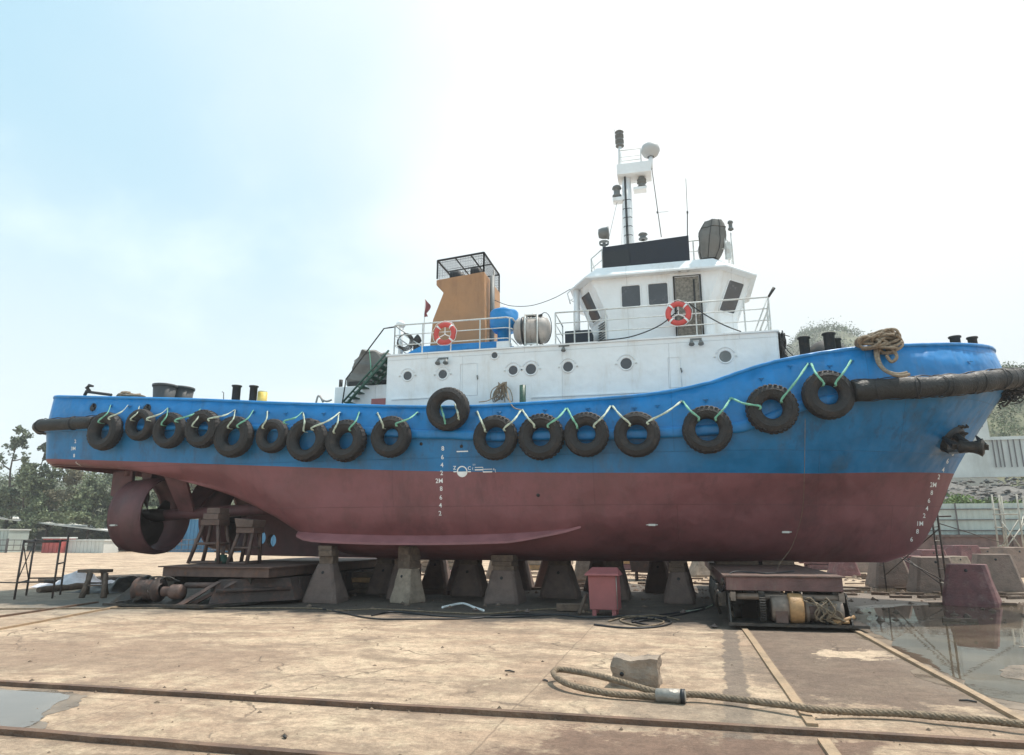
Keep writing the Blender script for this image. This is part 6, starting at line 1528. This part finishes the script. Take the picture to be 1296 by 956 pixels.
mb = MB(); mb.lathe([(.15,2.26),(.21,2.28),(.21,2.34),(.165,2.36),(.165,2.42),(.19,2.44),(.19,2.50),(.16,2.52),(.16,2.72),(.205,2.74),(.205,2.95),(.1,2.97),(0,2.97)], (0,YF+.08,.33), 'X', 26); mb.build('motor', M['greydrum'], t)
mb = MB(); mb.obox((2.42,YF-.06,.37), (.17,.12,.14)); mb.build('valve_box', M['steel'], t, bevel=.01); mb = MB(); mb.obox((1.83,YF-.14,.24), (.22,.1,.22)); mb.build('valve_box', M['steel'], t, bevel=.01)
mb = MB(); r = random.Random(77)
for k in range(9):
    q0 = Vector((r.uniform(2.25,2.75), YF-.10, r.uniform(.45,.56))); q3 = Vector((r.uniform(2.5,2.95), YF-.15, r.uniform(.16,.22)))
    mb.tube(smooth_path([q0, q0+Vector((r.uniform(-.1,.2),-.06,.03)), q0.lerp(q3,.5)+Vector((r.uniform(-.2,.2),-.08,0)), q3+Vector((-.1,-.03,.04)), q3],4), r.choice([.012,.016]), 6)
mb.tube([Vector((2.78+.12*math.cos(a),YF-.16,.26+.12*math.sin(a))) for a in [k*.35 for k in range(18)]], .013, 6, closed=True)
mb.build('hose', M['wire'], t, fix=False)
mb = MB(); mb.tube([(X1-.22,YF-.15,.16),(X1+.12,YF-.1,.27)], .035, 7); mb.tube([(X1-.2,YF-.05,.15),(X1+.0,YF-.18,.18)], .028, 6); mb.obox((X1-.2,YF-.1,.17),(.14,.1,.08)); mb.build('loose_fittings', M['tan'], t)
# left side greasy wheel guards and hooks
mb = MB()
for k in range(6):
    yy = YF+.35+k*.55; mb.obox((X0-.08,yy,.52+.03*(k%2)), (.14,.35,.26), rx=.2*(k%2)); mb.tube([(X0-.16,yy,.8),(X0-.2,yy+.1,.45),(X0-.12,yy+.2,.2)], .03, 6)
mb.tube([(X0-.12,YF-.1,.62),(X0-.17,YF+.6,.66),(X0-.14,YF+1.6,.5)], .045, 8); mb.build('wheel_guard', M['machine'], t)
mb = MB(); mb.lathe([(0,-.03),(.06,-.03),(.07,0),(.06,.03),(0,.03)], (X0-.06, YF+.1, .86), 'X', 14); mb.build('lifting_lug', M['machine'], t)
cable('hose_line', [G(905,760)+Vector((0,0,.02)), Vector((.8,15.3,.6)), Vector((1.0,15.2,1.0)), Vector((1.45,15.5,1.0)), Vector((1.7,15.2,1.0)), Vector((2.1,15.8,1.0)), Vector((2.4,16.4,1.0))], .014, 'black', 'thin black hose wandering over the top plate of the bow carriage')
# timber packing between carriage and keel
for k, (x, y, w, lab) in enumerate(((1.5, 20.6, 1.1, 'low timber packing on the bow carriage below the keel, left one'), (2.55, 20.6, .8, 'low timber packing on the bow carriage below the keel, right one'))):
    mb = MB(); zc_ = zfloor(x, y); mb.box(x-w/2, x+w/2, y-.6, y+.6, .988, max(1.03, zc_-.002)); tag(mb.build('timber_packing', M['wood'], None, loc=(x,y,.99)), lab, 'timber', 'packing on the bow carriage')

# stern carriage
XL0, XL1, YL = -14.0, -11.45, 15.35
t = thing('stern_carriage', (-12.5, YL, 0), 'weathered steel carriage with a bulky winch drum under the stern', 'carriage')
mb = MB(); mb.hexa([(-13.35,YL+.75,.70),(-10.2,YL+.75,.70),(-10.2,26.5,.70),(-13.35,26.5,.70),(-13.35,YL+.75,.93),(-10.2,YL+.75,.93),(-10.2,26.5,.93),(-13.35,26.5,.93)]); mb.build('deck_beam', M['steel'], t, bevel=.015)
mb = MB(); mb.box(-13.45,-10.1,YL+.68,26.5,.935,.965); mb.build('top_plate', M['steel'], t)
for x in (-13.2,-10.9):
    mb = MB(); mb.box(x-.12,x+.12,YL+.9,26.4,.36,.697); mb.build('girder', M['machine'], t)
    for k in range(7): mb = MB(); wheel(mb, (x, YL+1.3+k*1.6, .245), .21, .15); mb.build('wheel', M['machine'], t)
mb = MB(); mb.hexa([(-14.15,YL-.28,.04),(-11.3,YL-.30,.04),(-10.6,YL+1.2,.04),(-13.8,YL+1.0,.04),(-14.15,YL-.28,.10),(-11.3,YL-.30,.10),(-10.6,YL+1.2,.10),(-13.8,YL+1.0,.10)]); mb.build('base_plate', M['machine'], t)
c = Vector((-13.0,YL+.05,.42)); mb = MB(); mb.lathe([(0,-.44),(.25,-.44),(.30,-.42),(.30,-.37),(.235,-.36),(.235,-.14),(.25,-.12),(.25,-.06),(.235,-.04),(.24,.14),(.30,.15),(.30,.20),(.16,.21),(.14,.27)], c, 'X', 26)
for k in range(3): mb.lathe([(.235,-.02),(.258,0),(.235,.02)], c+Vector((.08-.12*k,0,0)), 'X', 26)
mb.build('winch_drum', M['rust'], t)
mb = MB(); mb.lathe([(.12,.27),(.12,.5),(.17,.52),(.18,.56),(.18,.78),(.15,.82),(0,.83)], c+Vector((.05,0,-.04)), 'X', 24); mb.build('motor', M['steel'], t)
mb = MB(); mb.tube([c+Vector((.6,.45,.08)), c+Vector((1.5,.45,.10))], .075, 12); mb.build('drive_shaft', M['steel'], t)
mb = MB()
for k in range(9): f = k/8; mb.hexa([q for q in [(-14.05+f*.6,YL-.15,.10),(-13.95+f*.6,YL-.15,.10),(-13.95+f*.6,YL+.5,.10),(-14.05+f*.6,YL+.5,.10),(-13.55+f*.42,YL+.05,.55+.08*math.sin(f*9)),(-13.45+f*.42,YL+.05,.55),(-13.45+f*.42,YL+.5,.62),(-13.55+f*.42,YL+.5,.58)]])
mb.build('canvas_guard', M['machine'], t, fix=False)
for k, (xa_c, xb_c) in enumerate(((-12.05,-11.45),(-11.9,-11.15))):
    mb = MB(); mb.hexa([(xa_c-.1,YL-.1+k*.25,.10),(xa_c+.12,YL-.1+k*.25,.10),(xa_c+.12,YL+.02+k*.25,.10),(xa_c-.1,YL+.02+k*.25,.10),(xb_c,YL+.3+k*.25,.58),(xb_c+.14,YL+.3+k*.25,.58),(xb_c+.14,YL+.42+k*.25,.62),(xb_c,YL+.42+k*.25,.62)]); mb.build('gusset', M['steel'], t)
mb = MB(); mb.hexa([(-11.4,YL+.1,.10),(-9.9,YL+1.6,.10),(-9.9,26,.10),(-11.4,26,.10),(-11.4,YL+.45,.66),(-10.1,YL+1.6,.66),(-10.1,26,.66),(-11.4,26,.66)]); mb.build('side_skirt', M['rust'], t)
for k in range(8): mb = MB(); y_ = YL+2.0+k*1.3; mb.box(-10.06, -10.0, y_-.04, y_+.04, .12, .66); mb.build('stiffener', M['rust'], t)
mb = MB(); mb.tube([(-11.3,YL+.22,.40),(-10.0,YL+1.5,.40)], .05, 6); mb.build('stiffener', M['rust'], t)
mb = MB(); r = random.Random(5)
for k in range(7): mb.tube(smooth_path([(r.uniform(-13.9,-13.3),YL+r.uniform(-.2,.2),.12),(r.uniform(-13.5,-13.),YL-.1,.3),(r.uniform(-13.2,-12.7),YL+.1,.72),(r.uniform(-12.8,-12.4),YL+.3,.62)],4), .02, 6)
mb.build('hose', M['machine'], t, fix=False)
# trestles on the stern carriage
def trestle(px0, px1, pyb, px2, px3, pyt, Y, label):
    a, b = P(px0, pyb, Y), P(px1, pyb, Y); c_, d = P(px2, pyt, Y), P(px3, pyt, Y); zb_ = .97; t = thing('trestle', ((a.x+b.x)/2, Y+.3, zb_), label, 'trestle', 'steel trestles on the stern carriage')
    za = c_.z; D0, D1 = .62, .36
    legs = []
    for (xb_l, xt_l) in ((a.x, c_.x), (b.x, d.x)):
        for s in (0, 1):
            p0 = Vector((xb_l, Y + s*D0, zb_)); p1 = Vector((xt_l, Y + .12 + s*D1, za)); mb = MB(); mb.tube([p0, p1], .055, 4); mb.build('leg', M['steel'], t); legs.append((p0, p1))
    for f in (.03, .52):
        mb = MB(); q = [p0.lerp(p1, f) for p0, p1 in legs]
        for i, j in ((0,2),(1,3),(0,1),(2,3)): mb.tube([q[i], q[j]], .045, 4)
        mb.build('cross_bar', M['steel'], t)
    mb = MB(); mb.box(c_.x-.06, d.x+.06, Y+.06, Y+.56, za+.002, za+.16); mb.build('head_plate', M['steel'], t, bevel=.01)
    return t, (c_.x+d.x)/2, za
t, xt, zt_ = trestle(238, 276, 713, 254, 273, 665, 17.5, 'taller steel trestle with a timber block on top, left one on the stern carriage')
zz_ = P(262,643,17.6).z; mb = MB(); mb.box(xt-.24, xt+.26, 17.55, 18.1, zt_+.165, zt_+.33); mb.box(xt-.17, xt+.26, 17.6, 18.05, zt_+.333, zz_-.0); mb.build('head_block', M['conc'], t, bevel=.015)
t, xt, zt_ = trestle(288, 312, 713, 299, 317, 675, 17.5, 'shorter steel trestle right of the taller one on the stern carriage')
mb = MB(); mb.hexa([(xt-.26,17.5,zt_+.165),(xt+.26,17.5,zt_+.165),(xt+.26,18.1,zt_+.165),(xt-.26,18.1,zt_+.165),(xt-.30,17.45,zt_+.42),(xt+.32,17.45,zt_+.36),(xt+.32,18.1,zt_+.36),(xt-.30,18.1,zt_+.42)]); mb.build('head_block', M['conc'], t, bevel=.015)
t = thing('hydraulic_jack', (-12.7, 17.9, .97), 'small green jack standing between the two trestles', 'jack'); mb = MB(); g = P(281,713,17.8); mb.lathe([(0,0),(.2,0),(.2,.14),(.12,.18),(.12,.24),(0,.25)], (g.x,17.8,.97), n=18); mb.build('body', M['green'], t); mb = MB(); mb.tube([(g.x,17.8,1.1),(g.x,17.8,1.45)], .05, 10); mb.tube([(g.x-.25,17.75,1.3),(g.x+.2,17.8,1.25)], .02, 6); mb.build('piston', M['steel'], t)

# ------------------------------------------------------------------ left clutter
def frame_scaffold():
    t = thing('scaffold_frame', (-18.9, 17.6, 0), 'rusty free-standing pipe frame at the left edge of the yard', 'scaffold')
    f0, f1 = G(18,759), G(66,757.5); b0_, b1_ = G(33,754), G(76,753)
    hh = 1.62
    legs = [(f0, Vector((f0.x+.02, f0.y, hh))), (f1, Vector((f1.x, f1.y, hh+.0))), (b0_, Vector((b0_.x, b0_.y, hh+.02))), (b1_, Vector((b1_.x, b1_.y, hh+.22)))]
    for a, b in legs: mb = MB(); mb.tube([a, b], .028, 8); mb.build('leg', M['scaf'], t)
    for i, j, z in ((0,1,hh-.05),(2,3,hh-.02),(0,2,hh-.03),(1,3,hh-.02),(0,1,.46),(2,3,.5),(0,2,.44),(1,3,.48),(1,3,.95)):
        a, b = legs[i][0], legs[j][0]; mb = MB(); mb.tube([Vector((a.x,a.y,z)), Vector((b.x,b.y,z))], .022, 6); mb.build('cross_pipe', M['scaf'], t)
    mb = MB(); mb.tube([legs[0][0]+Vector((0,0,.5)), legs[2][1]-Vector((0,0,.1))], .016, 5); mb.tube([legs[2][0]+Vector((0,0,.45)), legs[0][1]-Vector((0,0,.1))], .016, 5); mb.build('cross_brace', M['scaf'], t)
    mb = MB(); q = legs[0][0]; mb.tube([Vector((q.x-3.,q.y+.1,.46)), Vector((q.x+.1,q.y,.45))], .018, 6); mb.build('long_pipe', M['scaf'], t)
frame_scaffold()
t = thing('wooden_stool', (-16.6,17.3,0), 'worn wooden stool standing left of the stern carriage', 'stool')
L = [G(103,757), G(131,757), G(109,752.5), G(134,752.5)]; hz = P(105,722,L[0].y).z
cx_ = sum(p.x for p in L)/4; cy_ = sum(p.y for p in L)/4
mb = MB(); mb.box(P(107,722,cy_).x, P(135,722,cy_).x, cy_-.26, cy_+.26, hz-.09, hz); mb.build('seat', M['wood'], t, bevel=.012)
for p in L: mb = MB(); mb.tube([p, Vector((cx_+(p.x-cx_)*.72, cy_+(p.y-cy_)*.55, hz-.09))], [.085,.065], 4); mb.build('leg', M['wood'], t)
for i, j in ((0,1),(2,3),(0,2),(1,3)): mb = MB(); a, b = L[i], L[j]; mb.tube([Vector((cx_+(a.x-cx_)*.86, cy_+(a.y-cy_)*.8, .34)), Vector((cx_+(b.x-cx_)*.86, cy_+(b.y-cy_)*.8, .34))], .033, 4); mb.build('stretcher', M['wood'], t)
# logs, tarpaulins
def log(p0, p1, r_, m, label, seed=1):
    r = random.Random(seed); p0, p1 = Vector(p0), Vector(p1); mb = MB(); n = 9
    mb.tube([p0.lerp(p1, i/n)+Vector((0,0,r.uniform(-.01,.01))) for i in range(n+1)], [r_*r.uniform(.85,1.12)*(.75 if i in (0,n) else 1) for i in range(n+1)], 10)
    return tag(mb.build('log', M[m], None, loc=p0), label, 'log', 'old timbers lying beside the stern carriage')
log(G(48,751)+Vector((0,0,.10)), G(108,745)+Vector((0,0,.10)), .10, 'wood', 'thick old log lying low between the pipe frame and the stool', 3)
log(G(55,741)+Vector((0,0,.12)), G(190,736)+Vector((0,0,.16)), .13, 'machine', 'long dark timber lying behind the stool', 4)
log(G(50,738)+Vector((0,0,.12)), G(85,741)+Vector((0,0,.12)), .09, 'wood', 'short weathered timber behind the pipe frame', 5)
def crumple(name, outline, h, m, label, cat, seed, n=26):
    r = random.Random(seed); xs = [p[0] for p in outline]; ys = [p[1] for p in outline]; x0, x1, y0, y1 = min(xs), max(xs), min(ys), max(ys); rows = []
    from mathutils import noise as mn
    for i in range(n):
        row = []
        for j in range(n):
            u, v = i/(n-1), j/(n-1); x, y = x0+(x1-x0)*u, y0+(y1-y0)*v; e = min(1, 4*min(u, 1-u, v, 1-v)+.0)
            q = mn.noise(Vector((x*1.3+seed, y*1.3, 0)))+.5*mn.noise(Vector((x*4, y*4, seed))); x += .25*mn.noise(Vector((x*2, y*2, 5+seed))); y += .25*mn.noise(Vector((x*2, y*2, 9+seed)))
            row.append((x, y, .015 + e*h*(.45+.9*q if q > -.45 else .1)))
        rows.append([Vector((a, b, max(.012, c))) for a, b, c in row])
    mb = MB(); mb.grid(rows); return tag(mb.build(name, M[m], None, fix=False, loc=((x0+x1)/2,(y0+y1)/2,0)), label, cat)
a, b = G(72,745), G(150,735); crumple('plastic_sheet', [(a.x,a.y),(b.x,b.y)], .42, 'tarpw', 'crumpled whitish plastic sheet heaped behind the wooden stool', 'tarpaulin', 2)
a, b = G(140,752), G(178,742); crumple('dark_tarpaulin', [(a.x,a.y),(b.x,b.y)], .55, 'machine', 'dark greasy tarpaulin heap against the stern carriage', 'tarpaulin', 4)
# junk beyond the hull
def junk(px, py, w, d, h, m, label, name='timber_stack', seed=1, n=7):
    g = G(px, py); t = thing(name, g, label, 'timber stack'); r = random.Random(seed)
    for k in range(n):
        mb = MB(); lv = (k//2); mb.obox((g.x+r.uniform(-.1,.1), g.y+d*(.25+.5*(k % 2))+.1, h/((n+1)//2)*(lv+.5)+.003*k), (w*r.uniform(.7,1), d*.42, h/((n+1)//2)*.92), r.uniform(-.08,.08)); mb.build('plank', M[m if r.random() < .7 else 'tan'], t, bevel=.01)
for i, a in enumerate([(460,752,1.3,1.,.62,'wood','stack of slabs seen between the first two keel blocks'),(560,724,3.4,1.4,.9,'concl','pale heap of planks far under the hull left of the wide block'),(445,728,3.2,1.2,.9,'wood','boards stacked far behind the keel blocks at left'),(800,722,2.4,1.2,1.2,'concr','reddish junk stack behind the brown steel box'),(1060,722,3.4,1.5,1.1,'concr','low reddish stack behind the bow carriage'),(1135,736,1.4,.8,.35,'wood','planks lying in the wet beneath the bow'),(690,722,3.0,1.2,1.0,'concl','pale boards far behind the keel line'),(950,716,3.6,1.4,1.3,'wood','brown boards far behind the bow carriage')]):
    junk(*a[:7], seed=i+3)
for i, (px, py, rz, lab) in enumerate([(1062,727,.1,'plank across the puddle edge behind the bow carriage'),(1140,757,.05,'plank stub in the water right of the bow carriage'),(1203,766,.2,'timber lying by the foot of the dark red block'),(1268,766,-.2,'thin stick lying right of the dark red block'),(1215,787,-.1,'short stick in the puddle in front of the dark red block')]):
    g = G(px, py); mb = MB(); mb.obox((g.x, g.y, .035), (random.Random(i).uniform(.5,1.1), .10, .06), rz); tag(mb.build('loose_plank', M['wood'], None, bevel=.006, loc=g), lab, 'plank', 'loose planks in the puddle')

# ------------------------------------------------------------------ scaffold under the bow
t = thing('bow_scaffold', (6.9, 23.5, 0), 'slender dark pipe scaffold with crossed braces under the bow', 'scaffold')
F1 = [G(1109,742), G(1122,746)]; F2 = [G(1193,755), G(1201,758)]
def zat(px, py, g): return P(px, py, g.y).z
tops = [1.55, 1.65]; top2 = [2.75, 3.35]
for g, z in zip(F1, tops): mb = MB(); mb.tube([g, g+Vector((0,0,z))], .026, 7); mb.build('leg', M['scaf'], t)
for g, z in zip(F2, top2): mb = MB(); mb.tube([g, g+Vector((0,0,z))], .03, 7); mb.build('leg', M['scaf'], t)
for z in (.35, .75, 1.15, 1.5): mb = MB(); mb.tube([F1[0]+Vector((0,0,z)), F1[1]+Vector((0,0,z))], .014, 5); mb.build('rung', M['scaf'], t)
for z in (.4, .8, 1.2, 1.6, 2.0, 2.4, 2.7): mb = MB(); mb.tube([F2[0]+Vector((0,0,z)), F2[1]+Vector((0,0,z))], .014, 5); mb.build('rung', M['scafl'] if z in (.4,1.6) else M['scaf'], t)
for a, za, b, zb_ in ((F1[0],.55,F2[0],2.05),(F1[1],.45,F2[1],1.95),(F1[1],1.6,F2[0],.35),(F1[0],1.5,F2[1],.45)):
    mb = MB(); mb.tube([a+Vector((0,0,za)), b+Vector((0,0,zb_))], .018, 5); mb.build('brace', M['scaf'], t)
mb = MB(); mb.tube([F2[0]+Vector((-.5,0,2.3)), F2[1]+Vector((.35,0,2.3))], .022, 6); mb.tube([F2[1]+Vector((0,0,2.1)), F2[1]+Vector((2.8,3,1.5))], .015, 5); mb.build('ledger', M['scaf'], t)
# pale scaffold by the wall
t = thing('pale_scaffold', (P(1278,700,44).x, 44, 0), 'pale scaffold tower with diagonal braces in front of the sheet fence', 'scaffold')
qs = [P(px, 700, Y) for px, Y in ((1264,44),(1273,44.6),(1276,46),(1296,44),(1304,46))]
for p in qs: mb = MB(); mb.tube([Vector((p.x,p.y,0)), Vector((p.x+.1,p.y,4.0))], .045, 6); mb.build('leg', M['scafl'], t)
for i, j, za, zb_ in ((0,1,1.2,1.2),(0,3,.9,2.6),(1,3,2.6,.9),(0,2,2.2,2.2),(3,4,2.,3.),(1,4,1.0,2.5),(0,3,2.9,2.9),(0,1,3.2,3.2)):
    a, b = qs[i], qs[j]; mb = MB(); mb.tube([Vector((a.x,a.y,za)), Vector((b.x,b.y,zb_))], .035, 5); mb.build('brace', M['scafl'], t)

# ------------------------------------------------------------------ foreground
# concrete lump
t_loc = G(806, 872); from mathutils import noise as mn
bm = bmesh.new(); bmesh.ops.create_cube(bm, size=1.); bmesh.ops.subdivide_edges(bm, edges=bm.edges, cuts=11, use_grid_fill=True)
a, b = P(776, 870, t_loc.y), P(836, 870, t_loc.y); W_ = b.x-a.x; Hh = P(806,834,t_loc.y).z
for v in bm.verts:
    x, y, z = v.co; top = max(0, z)*2
    s = 1 + .13*mn.noise(v.co*2.6) + .05*mn.noise(v.co*8)
    sag = -.09*top*math.exp(-((x+.12)/.22)**2) ; taper = 1 - .06*(z+.5)
    v.co = Vector((x*W_*s*taper*(1.04 if x < 0 else 1.), y*.34*s, (z+.5+sag)*Hh*(1+.05*mn.noise(Vector((x*4,y*4,1)))) - .004)) + Vector((0,0,.012*mn.noise(v.co*14)))
me = bpy.data.meshes.new('concrete_lump'); bm.to_mesh(me); bm.free(); me.materials.append(M['concl']); o = bpy.data.objects.new('concrete_lump', me); COL.objects.link(o); o.location = (( a.x+b.x)/2, t_loc.y+.20, 0); o.rotation_euler.z = -.08
for p in me.polygons: p.use_smooth = False
tag(o, 'broken pale concrete lump behind the wire rope loop in the foreground', 'concrete lump')
mb = MB(); q = P(786.5,854.5,t_loc.y-.02); mb.lathe([(0,0),(.02,0),(.026,-.01)], (q.x, o.location.y-.185, q.z), rot=Matrix.Rotation(R(90),3,'X'), n=10); h = mb.build('pit', M['hole'], None, fix=False, loc=o.location); h.parent = o; h.matrix_parent_inverse = o.matrix_world.inverted(); h.location = (0,0,0)
h.data.transform(Matrix.Identity(4))
h.matrix_parent_inverse = Matrix.LocRotScale(o.location, o.rotation_euler, None).inverted(); h.location = o.location
# wire rope sling
t = thing('wire_rope_sling', G(850,882), 'thick twisted wire rope ending in a spliced loop, lying across the right foreground rails', 'wire rope')
def gp(px, py, z): q = G(px, py+0, z); return Vector((q.x, q.y, z))
loop_u = [gp(838,878,.07), gp(815,872,.10), gp(786,863,.12), gp(755,855,.13), gp(725,849.5,.13), gp(707,847.5,.13), gp(700.5,851,.12), gp(706,859,.10), gp(722,867,.08), gp(748,874,.06), gp(780,879,.05), gp(812,881,.05), gp(838,882,.06)]
mb = MB(); twisted(mb, smooth_path(loop_u, 8), .036, 5, .26, 6, .02); mb.build('loop', M['wire'], t, fix=False)
tail = [gp(864,879,.08), gp(885,879.5,.075), gp(925,884,.07), gp(965,889,.075), gp(1005,894,.085), gp(1030,898,.085), gp(1080,901,.06), gp(1140,903,.06), gp(1190,907,.07), gp(1250,912,.075), gp(1296,917,.08), gp(1380,925,.06)]
mb = MB(); twisted(mb, smooth_path(tail, 8), .036, 5, .26, 6, .02); mb.build('rope', M['wire'], t, fix=False)
a, b = gp(830,880,.065), gp(868,881.5,.075); d = b-a; mb = MB(); pts = [a+d*f for f in (0,.02,.5,.80,.82,.98,1.)]; mb.tube(pts, [.05,.068,.072,.072,.062,.062,.05], 20); mb.build('ferrule', M['ferr'], t)
mb = MB(); mb.tube([b-d*.16, b-d*.02], [.074,.074], 20); mb.build('ferrule_end', M['black'], t)
# cables lying by the blocks
r = random.Random(14)
def gcable(pts, rad, m, label, name='ground_cable', group='cables on the ground beneath the hull', z=.02, wig=.0):
    P_ = [G(px + r.uniform(-wig,wig), py + r.uniform(-wig,wig)*.2) + Vector((0,0,z)) for px, py in pts]; return cable(name, P_, rad, m, label, group=group, k=6)
gcable([(-30,772),(100,771),(380,771),(420,774),(480,772),(560,776),(620,778),(700,772),(760,778)], .018, 'wire', 'long pale cable lying on the ground in front of the first keel blocks', wig=2)
gcable([(395,769),(430,776),(470,784),(520,785),(600,784),(640,779),(720,779)], .018, 'black', 'black cable curving on the ground below the second keel block')
gcable([(470,780),(500,776),(560,781),(640,783),(700,779),(745,783),(800,780),(850,778),(905,766)], .02, 'black', 'black cable running to the bow carriage past the red cabinet', wig=2)
gcable([(752,792),(790,796),(830,795),(850,789),(830,783),(800,786),(820,793)], .02, 'black', 'loose black loop of cable right of the red cabinet')
gcable([(800,789),(840,783),(870,777),(895,770),(910,757),(905,750)], .018, 'black', 'black cable rising to the side of the bow carriage')
gcable([(560,770),(585,765),(600,770),(612,774)], .03, 'mark', 'short white hose end lying below the wide grey keel block')
gcable([(770,788),(800,781),(840,788),(815,794),(785,786),(826,780),(860,786)], .018, 'wire', 'tangle of rusty cable on the ground right of the red cabinet')
gcable([(905,765),(890,772),(860,776)], .016, 'strap', 'thin pale cord on the ground left of the bow carriage')
for i, (px, py) in enumerate([(602,774),(865,777),(668,776),(655,775),(905,795)]):
    g = G(px, py); pebm = MB(); pebble(pebm, (g.x, g.y, .03), .09, r); tag(pebm.build('rubble_piece', M['conc'], None, loc=g), ['pale lump beside the white hose end','small lump below the standing dark block','flat stone under the wide grey block','reddish stone by the wide grey block','stone beside the left rail of the bow carriage'][i], 'stone')
# bits of debris in the foreground
for i, (px, py, L_, lab) in enumerate([(1225,889,.16,'short rusty bar lying inside the right rail'),(645,851,.14,'dark chip of wood left of the rope loop'),(360,935,.05,'dark pebble-like scrap in the left foreground'),(950,925,.12,'small scrap by the lower crossing of the rails'),(690,863,.07,'tiny scrap in front of the rope loop')]):
    g = G(px, py); mb = MB(); mb.tube([g+Vector((-L_/2,.02,.012)), g+Vector((0,0,.02)), g+Vector((L_/2,-.02,.012))], [.008,.014,.01], 6); tag(mb.build('metal_scrap', M['pipe_dark'], None, loc=g), lab, 'scrap')
